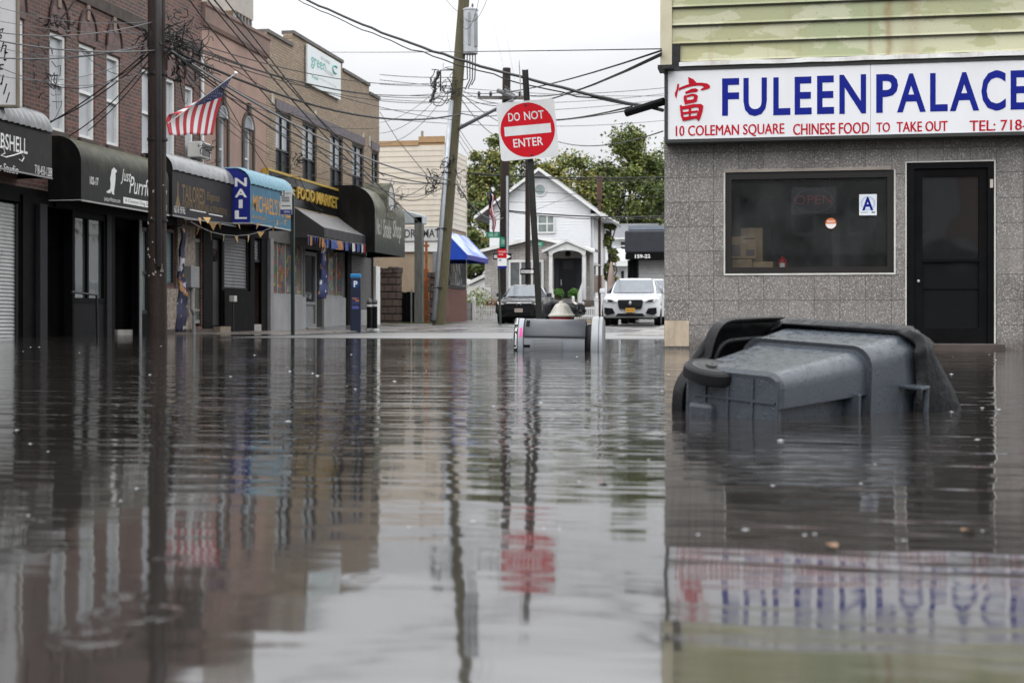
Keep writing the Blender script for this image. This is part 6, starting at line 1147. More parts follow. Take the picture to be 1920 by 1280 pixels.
# litter basket on its side, axis along local x
c = at_d(1046, 640, 16.6); c.z = .085
t = thing('litter_basket', 'grey street litter basket lying on its side in the flood water with a pink sticker', 'litter basket', c, rot=(0, R(.8), YAW - R(6)))
pxm = 16.6 / F; X = lambda q: (q - 1046) * pxm / math.cos(R(6)); rB = .268; gm1 = M('basket_grey', (.2, .215, .235), .4, var=.08, vs=3, dirt=(.13, .125, .11), dscale=5, damt=.4, world=False); gm2 = M('basket_dark', (.062, .066, .075), .42, var=.1, vs=3, world=False)
def arcsurf(mb, x0, x1, r0, r1, a0, a1, n=20, nx=2):
    mb.loft([[(x0 + (x1 - x0) * i / nx, -(r0 + (r1 - r0) * i / nx) * math.cos(a0 + (a1 - a0) * k / n), (r0 + (r1 - r0) * i / nx) * math.sin(a0 + (a1 - a0) * k / n)) for k in range(n + 1)] for i in range(nx + 1)], close=False)
mb = MB(); mb.lathe([(rB - .025, X(985)), (rB - .005, X(986)), (rB - .012, X(1098)), (rB - .05, X(1098))], ax=(1, 0, 0), n=48, cap=True); mb.build('body', gm1, t, local=True, smooth=True, auto=40)
mb = MB(); arcsurf(mb, X(986.5), X(1099), rB + .008, rB + .002, R(15), R(150), 26); mb.build('dark_panel', gm2, t, local=True, smooth=True, solid=.012)
def perf():
    m, n, l, b = nodes('perforated_panel'); tc = n.new("ShaderNodeTexCoord").outputs['Object']; sp = n.new("ShaderNodeSeparateXYZ"); l.new(tc, sp.inputs[0])
    an = mm(n, l, mm(n, l, sp.outputs[2], mm(n, l, sp.outputs[1], -1.0), 'ARCTAN2'), rB); kx_, kz_ = 1 / .0165, 1 / .0165
    row = mm(n, l, mm(n, l, an, kz_), 0, 'FLOOR'); off = mm(n, l, mm(n, l, row, 2, 'MODULO'), .5)
    fx = mm(n, l, mm(n, l, mm(n, l, mm(n, l, sp.outputs[0], kx_), off, 'ADD'), 0, 'ADD'), 0, 'FRACT'); fz = mm(n, l, mm(n, l, an, kz_), 0, 'FRACT')
    dx = mm(n, l, fx, .5, 'SUBTRACT'); dz = mm(n, l, fz, .5, 'SUBTRACT'); d = mm(n, l, mm(n, l, mm(n, l, dx, dx), mm(n, l, dz, dz), 'ADD'), .085, 'LESS_THAN')
    c_ = mixc(n, l, d, (.2, .21, .22), (.012, .012, .012)); l.new(c_, b.inputs['Base Color']); b.inputs['Roughness'].default_value = .5; return m
mb = MB(); arcsurf(mb, X(1004), X(1057), rB + .002, rB + .0005, R(-42), R(13), 16); mb.build('perforated_panel', perf(), t, local=True, smooth=True)
mb = MB(); arcsurf(mb, X(989), X(995), rB + .0165, rB + .016, R(42), R(66), 8); arcsurf(mb, X(986), X(998), rB + .003, rB + .003, R(-10), R(-4), 4); mb.build('slot', M('slot_black', (.004, .004, .004), .8, spec=.1), t, local=True)
mb = MB(); mb.lathe([(rB - .03, X(966)), (rB + .012, X(967)), (rB + .018, X(972)), (rB + .015, X(984)), (rB - .01, X(985)), (rB - .05, X(984))], ax=(1, 0, 0), n=48, cap=False); rim = mb.build('rim', M('rim_grey', (.27, .29, .32), .4, var=.08, world=False), t, local=True, smooth=True, auto=40)
mb = MB(); arcsurf(mb, X(967.5), X(975), rB + .0175, rB + .0205, R(-60), R(200), 40); band = mb.build('black_band', M('band_black', (.012, .012, .013), .5, world=False), rim, local=True, smooth=True)
mb = MB()
for txt, a0, a1 in (("Litter It.", -12, 40), ("Don't", 48, 82)): letter(mb, txt, R(a0), R(a1), .2, .85, lambda x, y: (X(974.6) - (X(974.6) - X(968)) * y, -(rB + .0225) * math.cos(x), (rB + .0225) * math.sin(x)), .02)
mb.build('white_lettering', lettw, band, local=True, rn=False)
mb = MB(); arcsurf(mb, X(978), X(983), rB + .019, rB + .018, R(14), R(38), 6); mb.build('pink_sticker', M('hot_pink', (.75, .06, .28), .5, world=False), rim, local=True)
mb = MB(); mb.lathe([(.2, X(1096)), (.225, X(1104)), (.225, X(1110)), (.12, X(1111))], ax=(1, 0, 0), n=32); mb.build('inner_bin', M('inner_black', (.008, .008, .009), .6, spec=.2), t, local=True, smooth=True, auto=40)
ldm = M('lid_grey', (.3, .32, .34), .42, .1, var=.1, vs=5, dirt=(.24, .19, .1), dscale=4, damt=.5, world=False)
mb = MB(); L0 = X(1109); mb.lathe([(.26, L0), (.312, L0 + .01), (.32, L0 + .05), (.318, L0 + .085), (.3, L0 + .088), (.3, L0 + .095), (.318, L0 + .098), (.315, L0 + .13), (.27, L0 + .15), (.1, L0 + .135)], ax=(1, 0, 0), n=48); mb.build('lid', ldm, t, local=True, smooth=True, auto=35)
mb = MB(); mb.box(X(1099), X(1110), -.03, .03, rB - .03, rB + .015); mb.box(X(1099), X(1110), -.2, -.14, -.15, -.1); mb.build('hinge', M('rusty_hinge', (.3, .25, .18), .6), t, local=True)
# ------------------------------------------------------------------ wheelie bin lying on its side in the foreground
AL_ = R(48); O = at_d(1467, 788, 5.08)
ca, sa = math.cos(AL_), math.sin(AL_)
o_loc = O + (Vector((_c, _s, 0)) * (-.215 * sa) + Vector((-_s, _c, 0)) * (.215 * ca)); o_loc.z = -.02
t = thing('wheelie_bin', 'large grey wheelie bin lying on its side with its black lid open, in the foreground', 'wheelie bin', o_loc, rot=(R(3.5), R(-2.2), YAW + AL_))
def plastic(name, c, rough=.3, spec=.35):
    m, n, l, b = nodes(name); tc = n.new("ShaderNodeTexCoord").outputs['Object']; c_ = mixc(n, l, noise(n, l, tc, 3, 5, .6, .3, .7), tuple(x * .8 for x in c), tuple(x * 1.15 for x in c)); c_ = mixc(n, l, mm(n, l, noise(n, l, tc, 8, 6, .7, .6, .78), .35), c_, (.1, .096, .088)); l.new(c_, b.inputs['Base Color'])
    r = n.new("ShaderNodeMapRange"); r.inputs[1].default_value = .4; r.inputs[2].default_value = .65; r.inputs[3].default_value = rough - .08; r.inputs[4].default_value = rough + .14; l.new(noise(n, l, tc, 30, 4), r.inputs[0]); l.new(r.outputs[0], b.inputs['Roughness'])
    b.inputs['Specular IOR Level'].default_value = spec; h = mm(n, l, noise(n, l, tc, 160, 2), mm(n, l, noise(n, l, tc, 70, 2, .5, .62, .68), 3.0), 'ADD'); bump(n, l, b, h, .0004); return m
bg_m = plastic('bin_grey', (.046, .055, .067)); bk_m = plastic('bin_black', (.009, .009, .01), .42, .15)
def section(x, hy, hz, r, rec=0.0, zr=.09, shift=0.0):
    pts = []
    for cy, cz, a0 in ((hy - r, hz - r, 0), (-hy + r, hz - r, 90)):
        pts += [(x, cy + r * math.cos(R(a0 + k * 15)) + shift, cz + r * math.sin(R(a0 + k * 15))) for k in range(7)]
    pts += [(x, -hy + shift, zr), (x, -hy + rec + shift, zr - .012 if rec else zr - .012), (x, -hy + rec + shift, -zr + .012), (x, -hy + shift, -zr)]
    for cy, cz, a0 in ((-hy + r, -hz + r, 180), (hy - r, -hz + r, 270)):
        pts += [(x, cy + r * math.cos(R(a0 + k * 15)) + shift, cz + r * math.sin(R(a0 + k * 15))) for k in range(7)]
    return pts
mb = MB(); RC = .045
mb.loft([section(.0, .195, .185, .05, RC * .0, .07), section(.012, .212, .2, .06, RC, .075), section(.25, .238, .224, .07, RC, .082), section(.5, .266, .25, .075, RC, .09), section(.512, .268, .252, .075, RC, .09), section(.516, .287, .27, .08, 0, .1), section(.55, .292, .274, .08, 0, .1), section(.8, .318, .302, .085, 0, .1), section(.83, .322, .305, .085, 0, .1)], cap=False)
mb.build('body', bg_m, t, local=True, smooth=True, auto=32)
mb = MB(); mb.loft([section(.512, .277, .2605, .08, 0, .1), section(.508, .292, .2745, .085, 0, .1), section(.522, .2945, .277, .085, 0, .1), section(.526, .286, .268, .08, 0, .1)], cap=False); mb.build('collar_ridge', plastic('bin_ridge', (.05, .056, .064)), t, local=True, smooth=True, auto=50)
# floor of the bin with its rib grid
mb = MB(); mb.loft([section(.001, .195, .185, .05, 0, .07), section(.005, .18, .17, .045, 0, .065)], cap=False); mb.face(section(.005, .18, .17, .045, 0, .065)); fl = mb.build('base', bg_m, t, local=True, smooth=True, auto=25)
mb = MB()
for y in (-.19, -.085, .02, .12): mb.box(-.002, .021, y - .004, y + .004, -.18, .17)
for z in (-.11, -.01, .09): mb.box(-.0025, .02, -.18, .17, z - .004, z + .004)
mb.build('base_ribs', bg_m, fl, local=True)
mb = MB(); mb.box(-.02, .1, .075, .185, -.19, .065); mb.build('wheel_housing', bg_m, t, local=True, bevel=.018)
for sgn in (1, -1):
    zc = .165 * sgn; wy, wx_ = .11, .02
    mb = MB(); mb.lathe([(.06, -.024), (.092, -.026), (.102, -.018), (.104, 0), (.102, .018), (.092, .026), (.06, .024)], (wx_, wy, zc + .01), (-.1, -.2, 1), n=40, cap=True); whl = mb.build('wheel', M('wheel_rubber', (.01, .01, .011), .55, spec=.15, world=False), t, local=True, smooth=True, auto=40)
    mb = MB(); mb.lathe([(.072, .0265), (.066, .029), (.05, .0262), (.024, .0268), (.022, .034), (.004, .035)], (wx_, wy, zc + .01), (-.1, -.2, 1), n=32, cap=False); mb.build('hub', M('wheel_hub', (.022, .022, .023), .4, spec=.2, world=False), whl, local=True, smooth=True, auto=40)
mb = MB(); mb.tube([(.03, .205, -.15), (.03, .205, .15)], .012, 8); mb.build('axle', steel, t, local=True)
mb = MB(); mb.tube([(.075, .1, .12), (.1, .12, .165), (.13, .17, .19), (.12, .22, .19)], .02, 8); mb.build('wheel_arch_lip', bg_m, t, local=True, smooth=True)
# front rib, pull bar
mb = MB(); mb.box(.43, .445, -.285, -.2, -.24, .1); mb.build('front_rib', bg_m, t, local=True, bevel=.004)
mb = MB(); mb.box(.7, .78, -.4, -.3, .105, .118); mb.tube([(.775, -.385, .11), (.775, -.385, -.25)], .013, 8); mb.box(.76, .79, -.4, -.3, -.06, -.045); mb.build('pull_bar', bg_m, t, local=True, bevel=.004)
# rim and liner
mb = MB(); mb.loft([section(.815, .324, .307, .085, 0, .1), section(.815, .35, .33, .1, 0, .1), section(.85, .356, .336, .1, 0, .1), section(.862, .35, .33, .1, 0, .1), section(.862, .31, .295, .085, 0, .1), section(.3, .18, .17, .06, 0, .08)], cap=False); mb.build('rim', bg_m, t, local=True, smooth=True, auto=40)
rnd = random.Random(6); S0 = section(.79, .332, .315, .09, 0, .1); rings = []
for st in range(12):
    k = st / 11; ring = []
    for i, (x, y, z) in enumerate(section(0, .338 + .022 * min(1, k * 3), .318 + .022 * min(1, k * 3), .1, 0, .1)):
        wr = .003 * math.sin(i * 2.9 + st * .8) + .0025 * math.sin(i * 1.3 - st * 1.7)
        xx = .775 + .018 * math.sin(i * 1.9) + .115 * k; kk = max(0, k - .45) / .55; flare = max(0, .26 - z) / .26 if y < .1 else 0
        ring.append((xx + kk * .19 * min(1.3, flare) + wr * .5, y * (1 + wr * 2) - kk * .05 * min(1.3, flare) * (1 if y < 0 else 0), z * (1 + wr * 1.5) - kk * .02))
    rings.append(ring)
mb = MB(); mb.loft(rings, cap=False)
lin = M('bag_film', (.007, .0075, .009), .33, spec=.16, var=.3, world=False, bp=.006, bs=26); mb.build('bag_liner', lin, t, local=True, smooth=True, solid=.003)
# lid hinged on the back of the rim, swung right round
mb = MB(); HL, x1, x0 = .325, .9, .2; NU, NV = 22, 24; grid = []
for i in range(NU + 1):
    u = i / NU; row = []
    for j in range(NV + 1):
        v = 2 * j / NV - 1
        xl = x1 + (x0 - x1) * u; hz = HL * (1 if u < .55 else (1 - ((u - .55) / .45) ** 3.0 * .42)); xo = xl + (.16 * (abs(v) ** 3.2)) * u ** 3
        dome = .07 * (1 - abs(v) ** 4) * math.sin(min(1, u * 1.6) * math.pi / 2) * (1 - max(0, u - .8) * 3.2)
        row.append((xo, .36 + dome * .8 + .01 * u, v * hz))
    grid.append(row)
mb.loft(grid, close=False); lid = mb.build('lid', bk_m, t, local=True, smooth=True, solid=.012)
edge = [g_[-1] for g_ in grid] + grid[-1][::-1] + [g_[0] for g_ in grid[::-1]]
ed2 = [edge[0]] + [e for k, e in enumerate(edge[1:], 1) if (Vector(e) - Vector(edge[k - 1])).length > .004]
mb = MB(); n_ = len(ed2); c_ = Vector((.55, .38, 0)); outer = []
def off(e, k, dy): d = Vector(e) - c_; d.y = 0; d.normalize(); return (e[0] + d.x * k, e[1] + dy, e[2] + d.z * k)
mb.loft([[off(e, -.005, .0) for e in ed2], [off(e, .006, -.035) for e in ed2], [off(e, .016, -.038) for e in ed2], [off(e, .018, .008) for e in ed2], [off(e, .0, .014) for e in ed2]], close=False); mb.build('lid_lip', bk_m, lid, local=True, smooth=True, auto=40)
inn = [(x * .86 + .08, y - .02 , z * .78) for x, y, z in ed2]; mb = MB(); mb.tube(inn, .012, 8); mb.build('lid_ridge', bk_m, lid, local=True, smooth=True)
mb = MB(); mb.tube([(.87, .37, -.28), (.87, .37, .28)], .016, 10); mb.box(.84, .9, .34, .4, .18, .24); mb.box(.84, .9, .34, .4, -.24, -.18); mb.build('hinge', bk_m, t, local=True)
# ------------------------------------------------------------------ parked cars
rubber = M('tyre_rubber', (.014, .014, .014), .7, world=False); rimm = M('alloy_rim', (.35, .35, .36), .35, .8, world=False); cglass = M('car_glass', (.11, .125, .145), .05, spec=.9, world=False); plast = M('car_black_plastic', (.008, .008, .009), .5, spec=.08, world=False)  # car glass base colour lightened to paint in a sky reflection
def car(label, px, d, W, Hh, Lc, paint, rz=0.0, suv=True, front=True, z=None, grille='mesh', plate=(.5, .26, .03), emblem=True, roofrail=False):
    B = at_d(px, 605, d); B.z = prof(ROADZ, B.y) + .02 if z is None else z; t = thing('parked_car', label, 'car', B, rz=rz); hw = W / 2; hood = Hh * (.62 if suv else .64); belt = Hh * .66
    def sec(y, w, zb, zs, zt, wt, ztop): # half section from underside to top
        h = [(0, zb), (w * .86, zb), (w * .97, zb + .06), (w, zs), (w * .985, (zs + zt) / 2), (w * .955, zt), (wt * 1.03, zt + (ztop - zt) * .12), (wt, zt + (ztop - zt) * .8), (wt * .82, ztop - .005), (0, ztop)]
        return [(x, y, z_) for x, z_ in h] + [(-x, y, z_) for x, z_ in h[-2:0:-1]]
    st = [(0.0, .78, .34, .5, hood - .25, .74, hood - .22), (.05, .88, .27, .5, hood - .2, .83, hood - .14), (.16, .96, .24, .55, hood - .15, .88, hood - .07), (.4, 1, .24, .6, hood - .1, .86, hood - .03), (.9, 1, .24, .62, hood - .06, .83, hood + .02), (1.25, 1, .24, .62, hood - .02, .8, hood + .05), (1.38, 1, .24, .62, hood + .0, .79, hood + .09), (1.62, 1, .24, .62, belt, .76, hood + .3), (1.95, 1, .24, .62, belt, .7, Hh - .1), (2.3, 1, .24, .62, belt, .66, Hh - .012), (2.9, 1, .24, .62, belt + .02, .65, Hh), (Lc - .8, 1, .24, .62, belt + .04, .63, Hh - .04), (Lc - .35, .97, .26, .62, belt + .05, .62, Hh - .2), (Lc - .08, .92, .3, .6, belt, .66, belt + .12), (Lc, .82, .36, .55, belt - .2, .7, belt - .15)]
    mb = MB(); mb.loft([sec(y, hw * w_, zb, zs, zt, hw * wt, zp) for y, w_, zb, zs, zt, wt, zp in st]); mb.build('body', paint, t, local=True, smooth=True, auto=38)
    mb = MB(); a0, a1, b0, b1 = hood + .1, Hh - .07, 1.335, 1.93; w0, w1 = hw * .74, hw * .63
    mb.loft([[(x, b0 + (b1 - b0) * k - .06 + (.05 * (x / w0) ** 2), a0 + (a1 - a0) * k) for x in [(w0 + (w1 - w0) * k) * (i / 6 - 1) for i in range(13)]] for k in (0, .33, .66, 1)], close=False); mb.build('windscreen', cglass, t, local=True, smooth=True)
    for s in (1, -1):
        mb = MB(); xa, xb = hw * .992 * s, hw * .69 * s
        mb.loft([[(hw * .965 * s + (xb - hw * .965 * s) * k, y + .55 * k * (1 if y < 2.5 else -.35), belt + .03 + (Hh - .12 - belt - .03) * k) for y in (1.75, 2.45, 3.2, Lc - .75)] for k in (0, .5, 1)], close=False); mb.build('side_window', cglass, t, local=True, smooth=True, solid=.03)
        mb = MB(); mb.loft([[(s * (hw + .02 + .2 * k), 1.66 + dy, belt + .02 + dz) for dy, dz in ((-.08, 0), (.06, .0), (.08, .14), (-.06, .16))] for k in (0, .3, 1)]); mb.build('mirror', paint, t, local=True, bevel=.03)
        for y in (.86, Lc - .92):
            mb = MB(); mb.lathe([(.2, -.1), (.33, -.11), (.35, -.08), (.35, .08), (.33, .11), (.2, .1)], (s * (hw - .12), y, .34), (1, 0, 0), 28); wh = mb.build('wheel', rubber, t, local=True, smooth=True, auto=40); mb = MB(); mb.lathe([(.215, .09), (.2, .1), (.05, .085), (.03, .1)], (s * (hw - .12), y, .34), (s, 0, 0), 20); mb.build('rim', rimm, wh, local=True)
            mb = MB(); mb.lathe([(.4, -.06), (.4, .03)], (s * (hw - .035), y, .36), (1, 0, 0), 28); mb.build('wheel_arch', plast, t, local=True)
    f = lambda x: -.012 - .008 + .16 * (abs(x) / hw) ** 6
    def fp(mb, pts, off_=.0): mb.face([(x, f(x) - .015 - off_ + max(0, (z_ - (hood - .3))) * .55, z_) for x, z_ in pts])
    def fpanel(name, pts, m, off_=0.0, par=t):
        mb = MB()
        xs = sorted({round(p[0], 3) for p in pts})
        fp(mb, pts, off_); return mb.build(name, m, par, local=True, solid=.02)
    if grille == 'big':
        g_ = fpanel('grille', [(-.4, .63), (-.36, .55), (.36, .55), (.4, .63), (.43, .8), (.4, .86), (-.4, .86), (-.43, .8)], plast, .03)
        mb = MB(); mb.lathe([(.065, 0), (.06, .02), (.005, .028)], (0, -.065, .75), (0, -1, 0), 16); mb.build('emblem', M('chrome', (.6, .6, .62), .15, 1.0, world=False), g_, local=True)
        for s in (1, -1):
            fpanel('lower_intake', [(s * .52, .4), (s * .78, .34), (s * .88, .4), (s * .88, .6), (s * .6, .57)], plast, .035)
            h_ = fpanel('headlight', [(s * .47, .79), (s * .8, .785), (s * .89, .85), (s * .885, .89), (s * .72, .875), (s * .5, .83)], M('headlamp', (.3, .31, .32), .08, spec=.9, world=False), .05)
            fpanel('lamp_eye', [(s * .56, .8), (s * .74, .8), (s * .78, .85), (s * .62, .845)], plast, .075, h_)
        fpanel('lower_grille', [(-.5, .3), (-.42, .4), (.42, .4), (.5, .3)], plast, .04)
    else:
        fpanel('grille', [(-.5, .52), (.5, .52), (.58, .74), (-.58, .74)], plast, .03); mb = MB(); mb.box(-.5, .5, -.09, -.05, .76, .81); mb.build('chrome_bar', M('chrome', (.6, .6, .62), .15, 1.0, world=False), t, local=True, bevel=.01)
        mb = MB(); mb.tube([(-.08, -.1, .71), (-.06, -.1, .86)], .016, 6); mb.tube([(.08, -.1, .71), (.06, -.1, .86)], .016, 6); mb.tube([(-.07, -.1, .785), (.07, -.1, .785)], .014, 6); mb.build('emblem', M('chrome', (.6, .6, .62), .15, 1.0, world=False), t, local=True)
        for s in (1, -1): fpanel('headlight', [(s * .58, .74), (s * .82, .73), (s * .88, .86), (s * .7, .84)], M('headlamp_warm', (.5, .42, .36), .1, spec=.9, world=False), .05)
        for s in (1, -1): fpanel('fog_recess', [(s * .55, .38), (s * .8, .38), (s * .84, .52), (s * .6, .5)], plast, .035)
        fpanel('lower_grille', [(-.45, .3), (-.45, .42), (.45, .42), (.45, .3)], plast, .035)
    if plate: mb = MB(); mb.box(-.155, .155, -.095, -.075, .44, .58); pl_ = mb.build('number_plate', M('plate_' + ('amber' if plate[0] > plate[2] * 2 else 'pale'), plate, .5, world=False), t, local=True); mb = MB(); letter(mb, "JKX 4172", -.12, .12, .475, .54, lambda x, y: (x, -.097, y), .02); mb.build('characters', M('plate_ink', (.02, .025, .06), .5, world=False), pl_, local=True)
    mb = MB(); mb.box(-hw * .86, hw * .86, .2, Lc - .3, .2, .3); mb.build('underbody', plast, t, local=True)
    return t
whitep = M('car_white', (.54, .56, .58), .25, var=.02, coat=.6, world=False); blackp = M('car_black', (.011, .012, .014), .25, var=.05, coat=.25, world=False); silverp = M('car_silver', (.4, .42, .44), .25, .3, var=.02, coat=.6, world=False); darkp = M('car_dark', (.014, .015, .017), .25, coat=.2, world=False)
car('white luxury sport utility car with wide black grille and amber number plate', 1182, 48.0, 1.98, 1.66, 4.7, whitep, R(1), grille='big')
c2_ = car('silver sport utility car parked close behind the white one', 1209, 54.3, 1.9, 1.78, 4.7, silverp, R(0), grille='bar', plate=None)
car('black compact sport utility car facing out in front of the white house', 973, 55.0, 1.78, 1.58, 4.3, blackp, R(3), grille='bar', plate=(.42, .36, .32))
car('dark saloon car parked sideways with its bright headlamp showing right of the fire hydrant', 1090, 60.5, 1.8, 1.38, 3.6, darkp, R(84), suv=False, grille='bar', plate=None)
# corner pavement in front of the black car
mb = MB(); pts = [(-12.02, 48.2), (-11, 48.3), (-9.9, 49.0), (-9.3, 50.2), (-9.3, 52.4), (-12.02, 52.6)]; mb.prism(pts, lambda u, v: (u, v, -.4), lambda u, v: (u, v, .145)); props(mb.build('corner_pavement', pavem, bevel=.03), kind='structure')
# ------------------------------------------------------------------ overhead cables: each hangs between two real points
def cable(a, b, sag, r=.014, m=None, label=None, wob=0.0, group='overhead cables over the street', n=14, seed=0):
    rnd = random.Random(seed); pts = []
    for i in range(n + 1):
        k = i / n; p = a.lerp(b, k); p.z -= sag * 4 * k * (1 - k)
        if wob and 0 < i < n: p += Vector((rnd.uniform(-wob, wob), rnd.uniform(-wob, wob), rnd.uniform(-wob, wob)))
        pts.append(p)
    mb = MB(); mb.tube(pts, r, 5); o = mb.build('overhead_cable', m or cablem, loc=tuple(a), smooth=True)
    return props(o, label or 'thin overhead cable strung among many alike between the poles and roofs', 'cable', group)
LP, CPd, FP = 28.2, 51.7, 62.0
Wr = 17.3
cable(at_d(440, -75, 30), at_d(1243, 207, Wr), .35, .022, label='thickest black cable sweeping down from top left to the restaurant corner', wob=.012, n=40, seed=1)
cable(at_d(440, -72, 30), at_d(1243, 209, Wr), .42, .01, label='thin cable twisted along the thickest sweeping black cable', wob=.02, n=40, seed=2)
C = [  # px, py, depth -> px, py, depth, sag, radius, grey
    (310, 88, LP, 866, 213, CPd, .7, .045, 0), (866, 213, CPd, 945, 214, FP, .1, .03, 0), (310, 62, LP, 860, 150, CPd, .5, .018, 0), (312, 70, LP, 862, 168, CPd, .6, .018, 0), (312, 75, LP, 862, 178, CPd, .5, .018, 0), (310, 80, LP, 830, 192, CPd, .4, .018, 0), (310, 66, LP, 862, 226, CPd, .3, .016, 0),
    (320, 95, LP, 846, 338, CPd, .5, .04, 1), (325, 100, LP, 846, 345, CPd, .7, .03, 0), (330, 104, LP, 760, 370, 48, .4, .022, 0), (318, 90, LP, 700, 300, 52, .2, .018, 0), (322, 98, LP, 640, 300, 47, .3, .018, 0),
    (365, -30, 30, 700, 345, 50, .2, .03, 0), (385, -20, 30, 720, 330, 52, .3, .03, 0), (340, -20, 30, 660, 330, 50, .4, .026, 0), (400, -30, 30, 790, 420, 55, .4, .026, 0), (355, 60, 36, 510, 330, 42, .15, .018, 0), (375, 80, 37, 560, 190, 44.5, .2, .018, 0),
    (330, 110, LP, 505, 290, 42, .2, .016, 0), (330, 118, LP, 470, 270, 41, .25, .016, 0), (335, 120, LP, 560, 210, 44, .35, .016, 0),
    (-10, 75, 26, 312, 93, LP, .12, .024, 1), (-10, 108, 26, 280, 84, LP, .12, .022, 1), (-10, 60, 26, 305, 36, LP, .18, .016, 1), (-10, 38, 26, 285, 60, LP, .1, .01, 1), (-10, 87, 26, 285, 75, LP, .25, .01, 1), (-10, 140, 26, 280, 95, LP, .3, .01, 1), (-10, 122, 26, 280, 130, LP, .35, .012, 1), (-10, 12, 26, 285, 40, LP, .15, .01, 1),
    (85, 235, 29.5, 285, 88, LP, .1, .022, 0), (90, 230, 29.5, 283, 98, LP, .15, .02, 0), (130, 255, 30, 283, 108, LP, .15, .018, 0), (165, 245, 31, 285, 116, LP, .1, .016, 0), (140, 0, 30, 95, 45, 29.5, .1, .03, 0), (110, 40, 29.5, 285, 130, LP, .5, .01, 0), (100, 160, 29.5, 280, 100, LP, .3, .012, 0),
    (600, 98, 50, 1240, 92, Wr + .1, .02, .012, 0), (862, 172, CPd, 1240, 95, Wr + .1, .25, .02, 0), (862, 176, CPd, 1240, 100, Wr + .1, .55, .02, 0), (862, 165, CPd, 1240, 103, Wr + .1, .6, .016, 0), (945, 160, FP, 1240, 104, Wr + .1, .5, .016, 0),
    (712, 178, 55, 1245, 165, 70, .2, .022, 0), (712, 186, 55, 1245, 176, 70, .3, .018, 0), (712, 150, 55, 1245, 180, 70, .2, .018, 0), (712, 205, 55, 1245, 186, 70, .3, .018, 0), (712, 222, 55, 1245, 226, 70, .3, .018, 0), (980, 215, FP, 1185, 200, 19, .2, .02, 0), (980, 225, FP, 1185, 206, 19, .1, .014, 0), (712, 140, 55, 862, 145, CPd, .05, .02, 0), (712, 158, 55, 862, 160, CPd, .05, .016, 0),
    (875, 326, 66, 1245, 332, 74, .1, .05, 0), (875, 323, 66, 1245, 338, 74, .15, .035, 0), (945, 394, FP, 1245, 405, 74, .15, .05, 0), (945, 396, FP, 1245, 408, 74, .2, .03, 0), (1035, 262, 66, 1243, 246, 40, .35, .03, 0), (875, 400, 66, 945, 394, FP, .1, .03, 0), (875, 345, 66, 1245, 366, 74, .2, .018, 0),
    (712, 270, 56, 840, 170, CPd, .5, .016, 1), (712, 250, 56, 838, 160, CPd, .4, .016, 1), (712, 230, 56, 836, 150, CPd, .3, .014, 1), (712, 210, 56, 745, 262, 54, .0, .02, 0), (745, 262, 54, 808, 338, CPd, .0, .02, 0), (640, 310, 48, 846, 340, CPd, .3, .035, 1), (690, 345, 50, 846, 342, CPd, .5, .02, 1), (700, 370, 52, 808, 340, CPd, .3, .02, 1), (750, 370, 52, 830, 335, CPd, .4, .016, 0),
    (856, 345, CPd, 945, 408, FP, .5, .03, 1), (856, 338, CPd, 945, 390, FP, .9, .018, 0), (858, 175, CPd, 938, 260, FP, .25, .024, 0), (860, 170, CPd, 935, 228, FP, .1, .024, 0), (852, 250, CPd, 910, 330, 60, .1, .014, 0), (856, 245, CPd, 925, 330, 60, .15, .014, 0), (860, 240, CPd, 940, 330, 60, .25, .014, 0),
    (330, 60, LP, 378, 140, 34, .5, .014, 0), (330, 60, LP, 352, 185, 32, .6, .014, 0), (545, 330, 45, 620, 420, 48, .1, .022, 0), (605, 395, 47, 560, 330, 45, .2, .016, 0), (650, 430, 49, 740, 340, 52, .5, .03, 1), (640, 418, 49, 735, 335, 52, .6, .03, 1), (868, 30, CPd, 925, -40, 48, .7, .014, 0), (905, -40, 48, 860, 30, CPd, 1.0, .014, 0), (810, -40, 46, 858, 22, CPd, .1, .014, 0), (912, -10, 120, 985, 300, 120, .0, .012, 1), (935, -10, 120, 965, 150, 120, .0, .012, 1), (822, -10, 120, 850, 120, 120, .0, .012, 1),
    (875, 372, 68, 1110, 372, 75, .2, .014, 0), (985, 400, 63, 1110, 345, 75, .1, .014, 0), (945, 345, FP, 1010, 325, 74, .2, .016, 1), (500, 210, 42, 712, 240, 54, .2, .014, 0), (380, 130, 37, 600, 225, 47, .25, .014, 0), (520, 330, 43, 690, 280, 52, .35, .014, 0), (400, 190, 38, 560, 300, 45, .25, .014, 0), (505, 300, 42, 712, 350, 54, .2, .014, 0)]
for i, (x0, y0, d0, x1, y1, d1, s, r, g) in enumerate(C): cable(at_d(x0, y0, d0), at_d(x1, y1, d1), s, r * .66, cableg if g else cablem, seed=i)
a, b = at_d(1174, 212, 17.6), at_d(1245, 190, 17.3); mb = MB(); mb.tube([a, b], .05, 8); o = mb.build('cable_splice', black, loc=tuple(a)); props(o, 'black sausage shaped cable splice sleeve beside the restaurant corner', 'cable splice')
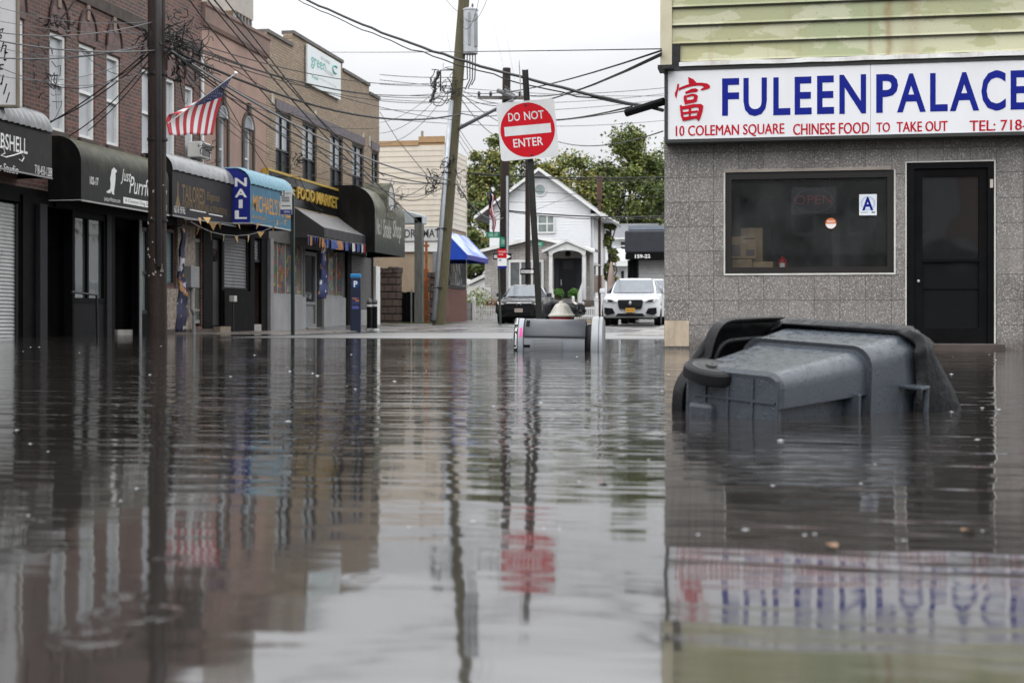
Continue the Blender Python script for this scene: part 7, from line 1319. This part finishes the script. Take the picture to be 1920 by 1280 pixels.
def tangle(px, py, d, rx_, rz_, n, seed, label, r=.02):
    rnd = random.Random(seed); c = at_d(px, py, d); mb = MB()
    for i in range(n):
        pts = []; p = c + Vector((rnd.gauss(0, rx_ * .5), rnd.gauss(0, .15), rnd.gauss(0, rz_ * .5))); v = Vector((rnd.gauss(0, 1), rnd.gauss(0, .3), rnd.gauss(0, 1)))
        for k in range(9):
            pts.append(p.copy()); v = (v + Vector((rnd.gauss(0, .9), rnd.gauss(0, .2), rnd.gauss(0, .9)))).normalized(); p = p + v * rnd.uniform(.06, .16) * (rx_ + rz_); p = c + Vector((max(-rx_, min(rx_, p.x - c.x)), max(-.3, min(.3, p.y - c.y)), max(-rz_, min(rz_, p.z - c.z))))
        try: mb.tube(pts, r * rnd.uniform(.25, .75), 5)
        except Exception: pass
    o = mb.build('cable_tangle', cablem, loc=tuple(c), smooth=True); props(o, label, 'cable tangle')
tangle(330, 60, 28.1, .3, .45, 20, 1, 'messy knot of black cables on the right side of the dark pole')
tangle(355, 85, 28.6, .42, .3, 16, 11, 'loose drooping loops of cable just right of the dark pole')
tangle(337, 125, 28.8, .16, .3, 12, 2, 'small black bundle of hanging cable ends below the pole knot', .028)
tangle(268, 78, 28.0, .3, .28, 12, 12, 'grey and black cable coils on the left side of the dark pole')
tangle(88, 150, 29.6, .25, .9, 14, 3, 'wisps of old cable hanging on the brick wall beside the white sign', .016)
tangle(100, 45, 29.6, .4, .2, 12, 4, 'clump of cable ends above the leftmost tall window')
tangle(832, 165, 51.5, .45, .7, 16, 5, 'curly black cable loops beside the leaning pole near its crossarm', .03)
tangle(818, 342, 51.3, .4, .5, 16, 6, 'dense cable cluster in front of the cream siding', .03)
tangle(838, 310, 51.3, .25, .4, 10, 7, 'small cable clump left of the leaning pole above the dense cluster', .03)
tangle(862, 345, 51.3, .22, .5, 10, 8, 'black cable clump right of the leaning pole', .03)
tangle(745, 380, 50, .35, .6, 10, 9, 'frayed cables dangling over the smoke shop awning', .02)
tangle(560, 302, 44.5, .4, .25, 10, 10, 'cable knot in front of the tan brick wall between upper windows', .025)
tangle(392, 125, 36.5, .5, .3, 10, 13, 'service cables and insulators at the edge of the stucco wall', .02)
tangle(390, 285, 36.8, .3, .3, 10, 14, 'cables gathered above the ribbed tailor awning', .02)
# ------------------------------------------------------------------ the other side of the square: unseen blocks added to darken reflections and camera-facing surfaces
def back_block(label, x0, x1, h, m, seed):
    t = thing('added_back_block', label, 'building', ((x0 + x1) / 2, -34, 0)); Tb = lambda s, n, z: Vector((s, -34 + n, z)); hs_ = []; x = x0 + 1
    while x < x1 - 2: hs_ += [(x, x + 1.1, 4.4, 6.2)]; x += 2.6
    mb = MB(Tb); cut_wall(mb, x0, x1, -.5, h, hs_, .15); mb.box(x0, x1, -9, -.3, -.5, h - .02); mb.build('wall', m, t)
    for w_ in hs_: frame(t, Tb, w_, .08, -.14, -.04, whitetrim, mid=[5.3])
    mb = MB(Tb); mb.box(x0, x1, .002, .1, 0, 3.0); mb.build('shopfront', black, t); mb = MB(Tb); mb.box(x0 + .3, x1 - .3, .11, 1.2, 2.6, 3.4); mb.build('awning', M('grey_canvas', (.04, .038, .037)), t)
back_block('unseen dark brick block added behind the viewpoint to darken reflections', -30, -8, 8.5, redbrick, 1)
back_block('unseen grey stucco block added behind the viewpoint to darken reflections', -7.9, 9, 9.0, M('grey_stucco', (.3, .3, .3), .8), 2)
back_block('unseen brown stucco block added behind the viewpoint to darken reflections', 9.1, 30, 8.0, stucco, 3)
